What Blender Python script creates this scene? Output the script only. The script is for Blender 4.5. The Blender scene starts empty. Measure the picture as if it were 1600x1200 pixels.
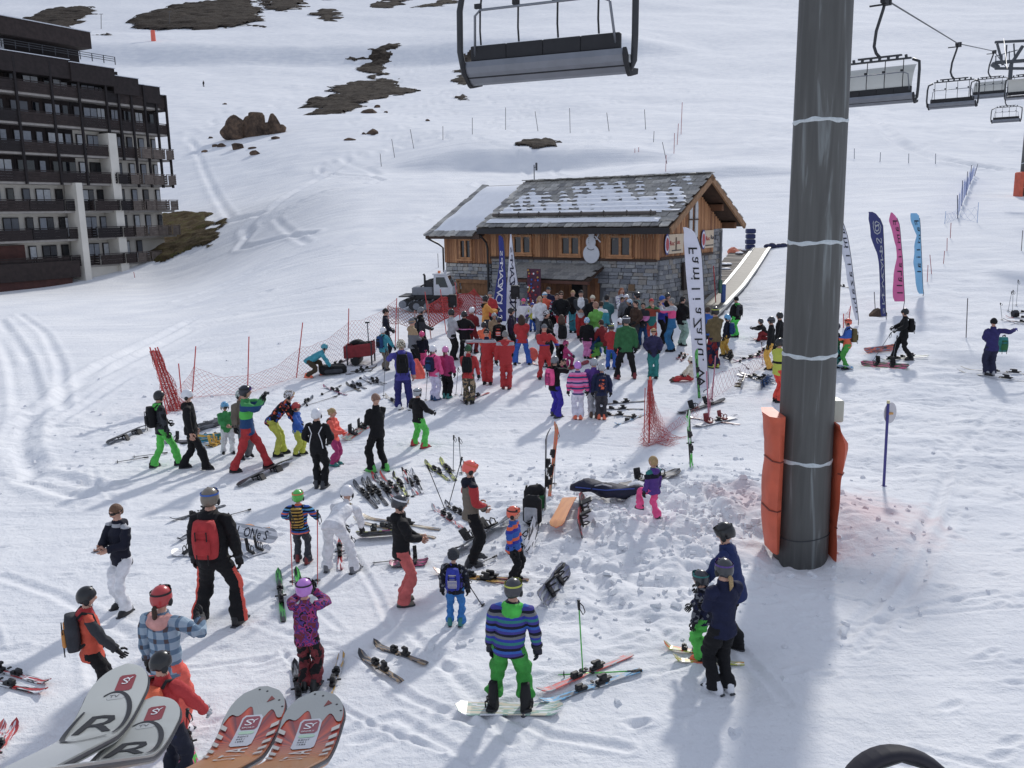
import bpy, bmesh, math, random
import numpy as np
from mathutils import Vector, Matrix
from mathutils.bvhtree import BVHTree
random.seed(7); RNG = np.random.RandomState(11)
rad = math.radians
scene = bpy.context.scene
COLL = scene.collection
# ------------------------------------------------------------------ camera, world, sun, exposure
CAM = np.array((0.0, 0.0, 5.7)); FPX = 1383.0
PITCH, ROLL = rad(11.0), rad(1.03)
_f = np.array((0, math.cos(PITCH), -math.sin(PITCH)))
_u0 = np.array((0, math.sin(PITCH), math.cos(PITCH))); _r0 = np.array((1.0, 0, 0))
_u = _u0*math.cos(ROLL) + _r0*math.sin(ROLL); _r = _r0*math.cos(ROLL) - _u0*math.sin(ROLL)
cd = bpy.data.cameras.new('camera'); cam = bpy.data.objects.new('camera', cd); COLL.objects.link(cam)
cam.matrix_world = Matrix(((_r[0], _u[0], -_f[0], CAM[0]), (_r[1], _u[1], -_f[1], CAM[1]), (_r[2], _u[2], -_f[2], CAM[2]), (0, 0, 0, 1)))
cd.sensor_width = 36; cd.lens = 36*FPX/1600; cd.clip_start = 0.05; cd.clip_end = 6000
scene.camera = cam
SUN_AZ, SUN_EL = rad(21), rad(31)
w = bpy.data.worlds.new('World'); scene.world = w; w.use_nodes = True
nt = w.node_tree; bg = nt.nodes['Background']
sky = nt.nodes.new('ShaderNodeTexSky'); sky.sky_type = 'NISHITA'; sky.sun_disc = False
sky.sun_elevation = SUN_EL; sky.sun_rotation = SUN_AZ; sky.altitude = 2000; sky.dust_density = 2.0
tc = nt.nodes.new('ShaderNodeTexCoord'); nz = nt.nodes.new('ShaderNodeTexNoise'); nz.inputs['Scale'].default_value = 3.0; nz.inputs['Detail'].default_value = 5
nt.links.new(tc.outputs['Generated'], nz.inputs['Vector'])
mr = nt.nodes.new('ShaderNodeMapRange'); mr.inputs[1].default_value = .3; mr.inputs[2].default_value = .7; mr.inputs[3].default_value = .55; mr.inputs[4].default_value = .9
nt.links.new(nz.outputs['Fac'], mr.inputs[0])
mx = nt.nodes.new('ShaderNodeMix'); mx.data_type = 'RGBA'; mx.inputs[7].default_value = (5.4, 5.9, 7.1, 1)
nt.links.new(mr.outputs[0], mx.inputs[0]); nt.links.new(sky.outputs[0], mx.inputs[6]); nt.links.new(mx.outputs[2], bg.inputs['Color'])
bg.inputs['Strength'].default_value = 0.08
sl = bpy.data.lights.new('sun', 'SUN'); sl.energy = 1.95; sl.angle = rad(3.2); sl.color = (1, .965, .91)
so = bpy.data.objects.new('sun', sl); COLL.objects.link(so)
_sd = Vector((math.sin(SUN_AZ)*math.cos(SUN_EL), math.cos(SUN_AZ)*math.cos(SUN_EL), math.sin(SUN_EL)))
so.rotation_euler = _sd.to_track_quat('Z', 'Y').to_euler(); so.location = (20, 40, 60)
vs = scene.view_settings; vs.view_transform = 'Standard'; vs.look = 'None'; vs.gamma = 1; vs.exposure = 0.44; vs.use_curve_mapping = False
scene.cycles.max_bounces = 5; scene.cycles.use_denoising = True
# ------------------------------------------------------------------ noise, terrain height, pixel helpers
_tab = np.random.RandomState(3).rand(256, 256)
def vn(x, y):
    xi = np.floor(x); yi = np.floor(y); fx = x-xi; fy = y-yi
    fx = fx*fx*(3-2*fx); fy = fy*fy*(3-2*fy)
    xi = xi.astype(np.int64) & 255; yi = yi.astype(np.int64) & 255; x1 = (xi+1) & 255; y1 = (yi+1) & 255
    return (_tab[xi, yi]*(1-fx)+_tab[x1, yi]*fx)*(1-fy)+(_tab[xi, y1]*(1-fx)+_tab[x1, y1]*fx)*fy-.5
def fbm(x, y, o=3):
    a = 1.0; s = 0
    for i in range(o):
        s = s+a*vn(x*2**i+17.3*i, y*2**i+9.1*i); a *= .5
    return s
def vn3(p, f):
    x, y, z = p[:, 0]*f, p[:, 1]*f, p[:, 2]*f
    return (vn(x+z*.7, y+3.1)+vn(y-z*.6+11, z+x*.3)+vn(z+40, x+y*.4+5))/1.6
def sm(a, b, x):
    t = np.clip((x-a)/(b-a), 0, 1); return t*t*(3-2*t)
def prof(pts):
    pts = np.array(pts, float); lx = np.log(pts[:, 0]); g = np.linspace(lx[0], lx[-1], 900); v = np.interp(g, lx, pts[:, 1])
    k = np.hanning(41); k /= k.sum(); v = np.convolve(np.pad(v, 20, mode='edge'), k, 'valid')
    return g, v
PC = prof([(1, 0), (22, 0), (28, .35), (34, .9), (42, 1.15), (50, 1.7), (60, 2.7), (80, 5.3), (120, 12), (200, 26.5), (300, 46), (400, 73), (600, 127), (800, 187), (1200, 335), (2500, 800)])
PL = prof([(1, 0), (22, 0), (30, .15), (40, .3), (60, .2), (84, -.6), (92, .3), (102, 3.2), (125, 9.0), (200, 26), (300, 49), (400, 76), (600, 127), (800, 187), (1200, 335), (2500, 800)])
PR = prof([(1, 0), (18, 0), (24, .45), (31, .75), (38, 1.4), (50, 2.8), (65, 5.0), (90, 7.0), (120, 11.5), (200, 25), (300, 46), (400, 73), (600, 127), (800, 187), (1200, 335), (2500, 800)])
def hbase(x, y):
    x = np.asarray(x, float); y = np.asarray(y, float)
    ly = np.log(np.maximum(y, 1.0)); u = x/np.maximum(y, 4)
    c = np.interp(ly, *PC); l = np.interp(ly, *PL); r = np.interp(ly, *PR)
    wl = 1-sm(-.42, -.16, u); wr = sm(.24, .48, u)
    return c*(1-wl-wr)+l*wl+r*wr
BANK = (2.9, 16.2); POLE = None
def hmicro(x, y):
    x = np.asarray(x, float); y = np.asarray(y, float)
    far = sm(45, 140, y); vfar = sm(140, 420, y)
    h = .035*fbm(x/2.3, y/2.3) + far*.6*fbm(x/14, y/14) + far*1.7*fbm(x/47+3, y/60) + vfar*5*fbm(x/190+8, y/150)
    near = (1-sm(24, 40, y))
    h = h + near*.014*fbm(x/.28, y/.34, 2)
    # trodden strips left of the crowd, churned snow right of the tower
    tl = np.exp(-(((x+11.5)/4.5)**2+((y-23)/7)**2)); h = h + tl*.075*fbm(x/.55, y/.6, 2)
    tr = sm(5.5, 9, x)*sm(14, 19, y)*(1-sm(44, 60, y)); h = h + tr*.11*fbm(x/1.1, y/.7, 3)
    # lumpy bank of shovelled snow
    d = ((x-BANK[0])/3.3)**2+((y-BANK[1])/2.7)**2; m = np.exp(-d**1.5)
    m2 = np.exp(-((x-1.6)/2.2)**2-((y-12.6)/2.3)**2)
    wx = x+.25*vn(x/.5, y/.5+3); wy = y+.25*vn(x/.5+9, y/.5); lump = np.abs(fbm(wx/.8+5, wy/.7, 4))*1.35-.25+.35*vn(x/1.6, y/1.3)
    bil = np.abs(vn(wx/.5+3, wy/.46))*2; bil2 = np.abs(vn(wx/.24+8, wy/.22+2))*2; h = h + m*(.20+.12*lump+.19*bil+.09*bil2) + m2*(.05*lump+.09*bil+.05*bil2)
    # hollow round the tower foot and mound behind it
    dp = np.hypot(x-4.55, y-14.0); h = h - .28*np.exp(-(dp/1.0)**2) + .22*np.exp(-((x-6.2)/1.2)**2-((y-15.2)/1.3)**2)
    # terraces and cut banks on the slope behind the hut
    yb = y+3*fbm(x/9, y*0+3, 2); h = h + far*2.3*np.exp(-((x-4)/17)**4)*sm(117, 123, yb)*(1-sm(124, 165, y)) + 1.0*np.exp(-((x-24)/9)**2)*sm(100, 104, yb)*(1-sm(105, 120, y))
    h = h + 6.5*sm(-90, -40, -x)*sm(360, 385, y)*(1-sm(395, 520, y))
    return h
TRACKS = []
def pits(x, y, h):
    """foot prints and scuffs where people have walked"""
    dens = np.maximum.reduce([.7*np.exp(-(((x+10)/4)**2+((y-24)/7)**2)), .22*np.exp(-((x/9)**4+((y-22)/8)**4)), .55*sm(6, 9, x)*sm(15, 19, y)*(1-sm(34, 44, y)), .10*(y < 16), .3*np.exp(-((x-1)/3)**2-((y-13)/2.5)**2)])
    idx = np.where((y > 5) & (y < 46) & (np.abs(x) < y*.8+2) & (dens > .03))[0]; px, py = x[idx], y[idx]
    for cs, dp in ((.42, .03), (.7, .035)):
        cx, cy = np.floor(px/cs), np.floor(py/cs); acc = np.zeros(len(idx))
        for i in (-1, 0, 1):
            for j in (-1, 0, 1):
                a, b = (cx+i).astype(np.int64), (cy+j).astype(np.int64); r1, r2, r3 = _tab[a & 255, b & 255], _tab[(a+57) & 255, (b+91) & 255], _tab[(a+131) & 255, (b+17) & 255]
                dx, dy = px-(a+r1)*cs, py-(b+r2)*cs; an = r3*6.28; u, v = dx*np.cos(an)+dy*np.sin(an), -dx*np.sin(an)+dy*np.cos(an); q = np.sqrt((u/.13)**2+(v/.055)**2)
                acc += (r3 < dens[idx])*(-np.exp(-q**2)+.45*np.exp(-((q-1.7)/.55)**2))
        h[idx] += dp*acc
    return h
def tracks(x, y, h):
    for pts, wd, dp in TRACKS:
        pts = np.array(pts); mn = pts.min(0)-1; mxx = pts.max(0)+1
        idx = np.where((x > mn[0]) & (x < mxx[0]) & (y > mn[1]) & (y < mxx[1]))[0]
        if not len(idx): continue
        px, py = x[idx], y[idx]; best = np.full(len(idx), 9.0)
        for a, b in zip(pts[:-1], pts[1:]):
            ab = b-a; t = np.clip(((px-a[0])*ab[0]+(py-a[1])*ab[1])/max(ab@ab, 1e-6), 0, 1)
            best = np.minimum(best, np.hypot(px-a[0]-t*ab[0], py-a[1]-t*ab[1]))
        q = best/wd
        h[idx] += dp*(-np.exp(-q**2)+.55*np.exp(-((q-1.9)/.7)**2))
    return h
def hz(x, y): return hbase(x, y)+hmicro(x, y)
def H1(x, y): return float(hz(np.array([x]), np.array([y]))[0])
def ray(px, py):
    d = _f*FPX+_r*(px-800)+_u*(600-py); return d/np.linalg.norm(d)
_ss = np.exp(np.linspace(math.log(4), math.log(1600), 2600))
def gp(px, py, off=0):
    d = ray(px, py); t = _ss; X = CAM[0]+d[0]*t; Y = CAM[1]+d[1]*t; Z = CAM[2]+d[2]*t
    g = Z-hz(X, Y)-off; i = np.argmax(g < 0)
    if g[i] >= 0: i = len(t)-1
    if i == 0: i = 1
    a = g[i-1]/(g[i-1]-g[i]+1e-12); tt = t[i-1]+(t[i]-t[i-1])*a
    p = CAM+d*tt; return Vector((p[0], p[1], float(hz(p[0:1], p[1:2])[0])+off))
def yp(px, py, y):
    d = ray(px, py); t = (y-CAM[1])/d[1]; return Vector(CAM+d*t)
def proj(p):
    v = np.array(p)-CAM; z = v@_f; return 800+FPX*(v@_r)/z, 600-FPX*(v@_u)/z
def ground_for_top(px, py, H):
    """the ground point under pixel column px where something H tall has its top at pixel row py"""
    d = ray(px, py); t = np.exp(np.linspace(math.log(5), math.log(300), 3000))
    X = d[0]*t; Y = d[1]*t; Z = CAM[2]+d[2]*t
    g = Z-H-hz(X, Y); i = int(np.argmax(g < 0)) if (g < 0).any() else len(t)-1
    return Vector((X[i], Y[i], H1(X[i], Y[i])))
# ------------------------------------------------------------------ object helpers
def link(o): COLL.objects.link(o); return o
def tag(o, label=None, cat=None, group=None, kind=None):
    if label: o['label'] = label
    if cat: o['category'] = cat
    if group: o['group'] = group
    if kind: o['kind'] = kind
    return o
def empty(name, loc, rz=0, label=None, cat=None, group=None):
    o = bpy.data.objects.new(name, None); o.empty_display_size = .1; o.location = loc; o.rotation_euler = (0, 0, rz)
    return tag(link(o), label, cat, group)
class MB:
    def __init__(s): s.v = []; s.f = []; s.m = []
    def add(s, vs_, fs, mi=0):
        n = len(s.v); s.v += [tuple(v) for v in vs_]; s.f += [tuple(i+n for i in f) for f in fs]; s.m += [mi]*len(fs); return s
    def box(s, c, d, mi=0, M=None, j=0, taper=1.0):
        x, y, z = [k/2 for k in d]; vs_ = []
        for sz in (-1, 1):
            t = taper if sz > 0 else 1
            for sx, sy in ((-1, -1), (1, -1), (1, 1), (-1, 1)):
                p = Vector((sx*x*t, sy*y*t, sz*z))
                if j: p += Vector((random.uniform(-j, j), random.uniform(-j, j), random.uniform(-j, j)))
                if M: p = M @ p
                vs_.append(p+Vector(c))
        return s.add(vs_, [(3, 2, 1, 0), (4, 5, 6, 7), (0, 1, 5, 4), (1, 2, 6, 5), (2, 3, 7, 6), (3, 0, 4, 7)], mi)
    def bbox(s, c, d, b, mi=0, M=None):
        """box with bevelled vertical and horizontal edges"""
        x, y, z = [k/2 for k in d]; vs_ = []; fs = []
        for (zz, ins) in ((-z, b), (-z+b, 0), (z-b, 0), (z, b)):
            xx, yy = x-ins, y-ins; c_ = min(b, xx*.8, yy*.8)
            for (qx, qy) in ((-xx+c_, -yy), (xx-c_, -yy), (xx, -yy+c_), (xx, yy-c_), (xx-c_, yy), (-xx+c_, yy), (-xx, yy-c_), (-xx, -yy+c_)):
                p = Vector((qx, qy, zz)); p = (M @ p) if M else p; vs_.append(p+Vector(c))
        for k in range(3):
            for i in range(8): a = k*8+i; bb = k*8+(i+1) % 8; fs.append((a, bb, bb+8, a+8))
        fs.append(tuple(range(7, -1, -1))); fs.append(tuple(range(24, 32)))
        return s.add(vs_, fs, mi)
    def loft(s, rings, mi=0, cap=True):
        n = len(rings[0]); vs_ = [p for r in rings for p in r]; fs = []
        for k in range(len(rings)-1):
            for i in range(n): a = k*n+i; b = k*n+(i+1) % n; fs.append((a, b, b+n, a+n))
        if cap: fs.append(tuple(range(n-1, -1, -1))); fs.append(tuple(range((len(rings)-1)*n, len(rings)*n)))
        return s.add(vs_, fs, mi)
    def tube(s, pts, r, n=8, mi=0, cap=True, up=(0, 0, 1)):
        pts = [Vector(p) for p in pts]; rings = []; up = Vector(up)
        rs = r if isinstance(r, (list, tuple)) else [r]*len(pts); px = None
        for i, p in enumerate(pts):
            t = (pts[min(i+1, len(pts)-1)]-pts[max(i-1, 0)])
            t = t.normalized() if t.length > 1e-9 else Vector((0, 0, 1))
            if px is None:
                x = t.cross(up); x = x if x.length > 1e-3 else t.cross(Vector((1, 0, 0)))
            else: x = px-t*px.dot(t); x = x if x.length > 1e-4 else t.cross(up)
            x.normalize(); px = x; y = t.cross(x)
            ra, rb = rs[i] if isinstance(rs[i], (list, tuple)) else (rs[i], rs[i])
            rings.append([p+x*(ra*math.cos(2*math.pi*k/n))+y*(rb*math.sin(2*math.pi*k/n)) for k in range(n)])
        return s.loft(rings, mi, cap)
    def ell(s, c, r, n=12, m=8, mi=0, M=None):
        rings = []
        for k in range(m+1):
            a = -math.pi/2+math.pi*k/m; a = max(-1.5, min(1.5, a)); rings.append([])
            for i in range(n):
                b = 2*math.pi*i/n; p = Vector((r[0]*math.cos(a)*math.cos(b), r[1]*math.cos(a)*math.sin(b), r[2]*math.sin(a)))
                p = (M @ p) if M else p; rings[-1].append(p+Vector(c))
        return s.loft(rings, mi)
    def mesh(s, name, mats=(), smooth=False):
        me = bpy.data.meshes.new(name); me.from_pydata(s.v, [], s.f)
        for m in mats: me.materials.append(m)
        if s.m and max(s.m) > 0: me.polygons.foreach_set('material_index', s.m)
        if smooth: me.polygons.foreach_set('use_smooth', [True]*len(s.f))
        me.update(); return me
    def obj(s, name, mats, parent=None, smooth=False):
        mats = mats if isinstance(mats, (list, tuple)) else [mats]
        o = link(bpy.data.objects.new(name, s.mesh(name, mats, smooth)))
        if parent: o.parent = parent
        return o
def inst(name, me, mats=None, parent=None, M=None):
    o = link(bpy.data.objects.new(name, me))
    if parent: o.parent = parent
    if M is not None: o.matrix_local = M
    if mats:
        for i, m in enumerate(mats):
            if i < len(o.material_slots) and m: o.material_slots[i].link = 'OBJECT'; o.material_slots[i].material = m
    return o
def smooth_by_angle(o, deg=35):
    me = o.data; me.polygons.foreach_set('use_smooth', [True]*len(me.polygons))
    bm = bmesh.new(); bm.from_mesh(me)
    for e in bm.edges:
        if len(e.link_faces) == 2 and e.calc_face_angle(0) > rad(deg): e.smooth = False
    bm.to_mesh(me); bm.free(); return o
# ------------------------------------------------------------------ materials
def lin(c):
    return tuple(((v/255)/12.92 if v <= 10 else ((v/255+.055)/1.055)**2.4) for v in c)
COLS = dict(black=(20, 20, 24), navy=(28, 34, 66), dnavy=(24, 27, 45), white=(226, 226, 230), grey=(112, 114, 120), lgrey=(170, 172, 178), dgrey=(56, 58, 64), silver=(165, 170, 176),
    red=(186, 36, 40), dred=(130, 26, 32), coral=(228, 92, 84), orange=(240, 98, 44), neon=(255, 92, 70), yellow=(226, 176, 36), lime=(190, 198, 40), green=(70, 196, 60), dgreen=(36, 110, 60), kgreen=(52, 152, 78),
    teal=(28, 128, 124), sky=(86, 172, 220), blue=(40, 96, 186), rblue=(46, 60, 170), purple=(88, 54, 140), violet=(64, 60, 150), mag=(178, 40, 110), pink=(244, 66, 140), lpink=(226, 128, 190), lilac=(196, 120, 214),
    brown=(92, 68, 50), tan=(168, 140, 104), taupe=(118, 108, 94), olive=(102, 88, 50), camo=(96, 90, 66), cream=(214, 204, 180), hair_b=(64, 44, 30), hair_y=(178, 146, 92), hair_o=(150, 84, 44), hair_k=(30, 26, 26), hair_g=(130, 128, 126),
    skin=(206, 154, 128), gold=(196, 150, 40), wood=(186, 120, 66), mint=(150, 184, 168), aqua=(44, 150, 168), dblue=(26, 70, 120))
MATS = {}
def C(n):
    c = lin(COLS[n]) if isinstance(n, str) else lin(n); l = .3*c[0]+.55*c[1]+.15*c[2]; return tuple(k*.83+l*.17 for k in c)
def mnew(name):
    m = bpy.data.materials.new(name); m.use_nodes = True; return m, m.node_tree.nodes, m.node_tree.links, m.node_tree.nodes['Principled BSDF']
def mat(col, rough=.6, metal=0, var=.12, scale=6.0, bump=0, bscale=40, spec=.5, coat=0, name=None):
    key = ('p', str(col), rough, metal, var, scale, bump, bscale, coat)
    if key in MATS: return MATS[key]
    m, N, L, b = mnew(name or ('paint_%s' % (col if isinstance(col, str) else '_'.join(str(int(c)) for c in col))))
    c = C(col); b.inputs['Roughness'].default_value = rough; b.inputs['Metallic'].default_value = metal; b.inputs['Specular IOR Level'].default_value = spec; b.inputs['Coat Weight'].default_value = coat
    t = N.new('ShaderNodeTexCoord'); n = N.new('ShaderNodeTexNoise'); n.inputs['Scale'].default_value = scale; n.inputs['Detail'].default_value = 6; L.new(t.outputs['Object'], n.inputs['Vector'])
    r = N.new('ShaderNodeValToRGB'); r.color_ramp.elements[0].position = .3; r.color_ramp.elements[1].position = .7
    r.color_ramp.elements[0].color = tuple(max(0, k*(1-var)) for k in c)+(1,); r.color_ramp.elements[1].color = tuple(min(1, k*(1+var)) for k in c)+(1,)
    L.new(n.outputs['Fac'], r.inputs['Fac']); L.new(r.outputs[0], b.inputs['Base Color'])
    if bump:
        n2 = N.new('ShaderNodeTexNoise'); n2.inputs['Scale'].default_value = bscale; n2.inputs['Detail'].default_value = 4; L.new(t.outputs['Object'], n2.inputs['Vector'])
        bp = N.new('ShaderNodeBump'); bp.inputs['Strength'].default_value = bump; bp.inputs['Distance'].default_value = .02; L.new(n2.outputs['Fac'], bp.inputs['Height']); L.new(bp.outputs[0], b.inputs['Normal'])
    MATS[key] = m; return m
def fabric(spec, H=1.75):
    """plain colour name, or ('bands',[(z fraction, colour)...]), ('stripes',period,[colours]), ('plaid',c1,c2,c3), ('blobs',scale,[colours])"""
    if not isinstance(spec, tuple) or isinstance(spec[0], (int, float)): return mat(spec, .8, 0, .2, 9, .7, 16, .3)
    key = ('f', str(spec), round(H, 2))
    if key in MATS: return MATS[key]
    m, N, L, b = mnew('fabric_'+spec[0]); b.inputs['Roughness'].default_value = .8; b.inputs['Specular IOR Level'].default_value = .3
    t = N.new('ShaderNodeTexCoord'); sp = N.new('ShaderNodeSeparateXYZ'); L.new(t.outputs['Object'], sp.inputs[0])
    rp = N.new('ShaderNodeValToRGB'); rp.color_ramp.interpolation = 'CONSTANT'; el = rp.color_ramp.elements
    def setramp(items):
        while len(el) > 1: el.remove(el[-1])
        el[0].position = items[0][0]; el[0].color = C(items[0][1])+(1,)
        for p, c in items[1:]: e = el.new(p); e.color = C(c)+(1,)
    def math_(op, a, bv=None):
        n = N.new('ShaderNodeMath'); n.operation = op
        if isinstance(a, (int, float)): n.inputs[0].default_value = a
        else: L.new(a, n.inputs[0])
        if bv is not None:
            if isinstance(bv, (int, float)): n.inputs[1].default_value = bv
            else: L.new(bv, n.inputs[1])
        return n.outputs[0]
    if spec[0] == 'bands':
        setramp(spec[1]); L.new(math_('MULTIPLY', sp.outputs[2], 1/H), rp.inputs[0]); out = rp.outputs[0]
    elif spec[0] == 'stripes':
        k = len(spec[2]); setramp([(i/k, c) for i, c in enumerate(spec[2])])
        L.new(math_('FRACT', math_('MULTIPLY', sp.outputs[2], 1/spec[1])), rp.inputs[0]); out = rp.outputs[0]
    elif spec[0] == 'plaid':
        setramp([(0, spec[1]), (.3, spec[2]), (.5, spec[2]), (.8, spec[3])])
        a = math_('MULTIPLY', math_('GREATER_THAN', math_('FRACT', math_('MULTIPLY', sp.outputs[2], 7.3)), .62), .55); c_ = math_('MULTIPLY', math_('GREATER_THAN', math_('FRACT', math_('MULTIPLY', sp.outputs[0], 8.1)), .66), .4)
        L.new(math_('ADD', a, c_), rp.inputs[0]); out = rp.outputs[0]
    else:
        v = N.new('ShaderNodeTexVoronoi') if spec[0] == 'dots' else N.new('ShaderNodeTexNoise'); v.inputs['Scale'].default_value = spec[1]; L.new(t.outputs['Object'], v.inputs['Vector'])
        k = len(spec[2])
        if spec[0] == 'dots':
            s2 = N.new('ShaderNodeSeparateColor'); L.new(v.outputs['Color'], s2.inputs[0]); src = s2.outputs[0]; setramp([(i/k, c) for i, c in enumerate(spec[2])])
        else: src = v.outputs['Fac']; setramp([(0, spec[2][0])]+[(.36+.28*i/max(k-1, 1), c) for i, c in enumerate(spec[2][1:])])
        L.new(src, rp.inputs[0]); out = rp.outputs[0]
    L.new(out, b.inputs['Base Color'])
    n2 = N.new('ShaderNodeTexNoise'); n2.inputs['Scale'].default_value = 16; n2.inputs['Detail'].default_value = 5; n2.inputs['Distortion'].default_value = 1.2; L.new(t.outputs['Object'], n2.inputs['Vector'])
    bp = N.new('ShaderNodeBump'); bp.inputs['Strength'].default_value = .7; bp.inputs['Distance'].default_value = .02; L.new(n2.outputs['Fac'], bp.inputs['Height']); L.new(bp.outputs[0], b.inputs['Normal'])
    MATS[key] = m; return m
def glass(name, col=(20, 24, 30), rough=.08):
    key = ('g', name)
    if key not in MATS:
        m, N, L, b = mnew(name); b.inputs['Base Color'].default_value = lin(col)+(1,); b.inputs['Roughness'].default_value = rough; b.inputs['Specular IOR Level'].default_value = .7; MATS[key] = m
    return MATS[key]
def snow_material():
    m, N, L, b = mnew('snow'); b.inputs['Roughness'].default_value = .9; b.inputs['Specular IOR Level'].default_value = .03
    g = N.new('ShaderNodeNewGeometry')
    n1 = N.new('ShaderNodeTexNoise'); n1.inputs['Scale'].default_value = .35; n1.inputs['Detail'].default_value = 6; L.new(g.outputs['Position'], n1.inputs['Vector'])
    r = N.new('ShaderNodeValToRGB'); r.color_ramp.elements[0].position = .32; r.color_ramp.elements[1].position = .68
    r.color_ramp.elements[0].color = (.735, .75, .785, 1); r.color_ramp.elements[1].color = (.83, .835, .85, 1); L.new(n1.outputs['Fac'], r.inputs['Fac'])
    # pink dye stains by the tower foot and beside the fallen net
    col = r.outputs[0]
    for cx, cy, rx, ry, amt in STAINS:
        mp = N.new('ShaderNodeMapping'); mp.inputs['Location'].default_value = (-cx/rx, -cy/ry, 0); mp.inputs['Scale'].default_value = (1/rx, 1/ry, 0); L.new(g.outputs['Position'], mp.inputs['Vector'])
        ln = N.new('ShaderNodeVectorMath'); ln.operation = 'LENGTH'; L.new(mp.outputs[0], ln.inputs[0])
        n3 = N.new('ShaderNodeTexNoise'); n3.inputs['Scale'].default_value = 2.2; n3.inputs['Detail'].default_value = 5; L.new(g.outputs['Position'], n3.inputs['Vector'])
        ad = N.new('ShaderNodeMath'); ad.operation = 'MULTIPLY_ADD'; L.new(n3.outputs['Fac'], ad.inputs[0]); ad.inputs[1].default_value = 1.5; L.new(ln.outputs['Value'], ad.inputs[2])
        m2 = N.new('ShaderNodeMapRange'); m2.inputs[1].default_value = 1.75; m2.inputs[2].default_value = .9; m2.inputs[3].default_value = 0; m2.inputs[4].default_value = amt; L.new(ad.outputs[0], m2.inputs[0])
        mx = N.new('ShaderNodeMix'); mx.data_type = 'RGBA'; L.new(m2.outputs[0], mx.inputs[0]); L.new(col, mx.inputs[6]); mx.inputs[7].default_value = (.62, .40, .40, 1); col = mx.outputs[2]
    L.new(col, b.inputs['Base Color'])
    # relief: crusty grain near, wind and ski brushing farther out
    nA = N.new('ShaderNodeTexNoise'); nA.inputs['Scale'].default_value = 5; nA.inputs['Detail'].default_value = 8; nA.inputs['Roughness'].default_value = .65; L.new(g.outputs['Position'], nA.inputs['Vector'])
    prev = None
    for ang, sx, sy, st, ds in ((.5, .5, 3.2, .22, .035), (-.9, .6, 2.6, .22, .035), (1.25, .07, .5, .38, .3), (-.35, .06, .6, .3, .3), (.75, .10, .9, .3, .2)):
        mp = N.new('ShaderNodeMapping'); mp.inputs['Rotation'].default_value = (0, 0, ang); mp.inputs['Scale'].default_value = (sx, sy, .3); L.new(g.outputs['Position'], mp.inputs['Vector'])
        n = N.new('ShaderNodeTexNoise'); n.inputs['Scale'].default_value = 1; n.inputs['Detail'].default_value = 5; n.inputs['Distortion'].default_value = .6; L.new(mp.outputs[0], n.inputs['Vector'])
        bp = N.new('ShaderNodeBump'); bp.inputs['Strength'].default_value = st; bp.inputs['Distance'].default_value = ds; L.new(n.outputs['Fac'], bp.inputs['Height'])
        if prev: L.new(prev, bp.inputs['Normal'])
        prev = bp.outputs[0]
    nB = N.new('ShaderNodeTexNoise'); nB.inputs['Scale'].default_value = 17; nB.inputs['Detail'].default_value = 4; L.new(g.outputs['Position'], nB.inputs['Vector']); rB = N.new('ShaderNodeMapRange'); rB.inputs[1].default_value = .6; rB.inputs[2].default_value = .72; L.new(nB.outputs['Fac'], rB.inputs[0])
    bB = N.new('ShaderNodeBump'); bB.inputs['Strength'].default_value = .35; bB.inputs['Distance'].default_value = .02; L.new(rB.outputs[0], bB.inputs['Height']); L.new(prev, bB.inputs['Normal']); prev = bB.outputs[0]
    bp = N.new('ShaderNodeBump'); bp.inputs['Strength'].default_value = .75; bp.inputs['Distance'].default_value = .06; L.new(nA.outputs['Fac'], bp.inputs['Height']); L.new(prev, bp.inputs['Normal'])
    L.new(bp.outputs[0], b.inputs['Normal']); return m
def earth_material(name, c1, c2, c3):
    m, N, L, b = mnew(name); b.inputs['Roughness'].default_value = .95; b.inputs['Specular IOR Level'].default_value = .1
    g = N.new('ShaderNodeNewGeometry'); n = N.new('ShaderNodeTexNoise'); n.inputs['Scale'].default_value = .8; n.inputs['Detail'].default_value = 9; n.inputs['Roughness'].default_value = .7; L.new(g.outputs['Position'], n.inputs['Vector'])
    r = N.new('ShaderNodeValToRGB'); e = r.color_ramp.elements; e[0].position = .3; e[0].color = lin(c1)+(1,); e[1].position = .72; e[1].color = lin(c3)+(1,); k = e.new(.5); k.color = lin(c2)+(1,)
    L.new(n.outputs['Fac'], r.inputs[0]); L.new(r.outputs[0], b.inputs['Base Color'])
    bp = N.new('ShaderNodeBump'); bp.inputs['Strength'].default_value = .9; bp.inputs['Distance'].default_value = .3; L.new(n.outputs['Fac'], bp.inputs['Height']); L.new(bp.outputs[0], b.inputs['Normal']); return m
EARTH = earth_material('bare_earth', (34, 30, 28), (58, 51, 45), (84, 75, 66)); TURF = earth_material('bare_turf', (48, 44, 30), (78, 66, 48), (84, 84, 50)); ROCK = earth_material('rock', (50, 44, 42), (92, 78, 68), (132, 108, 90))
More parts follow.
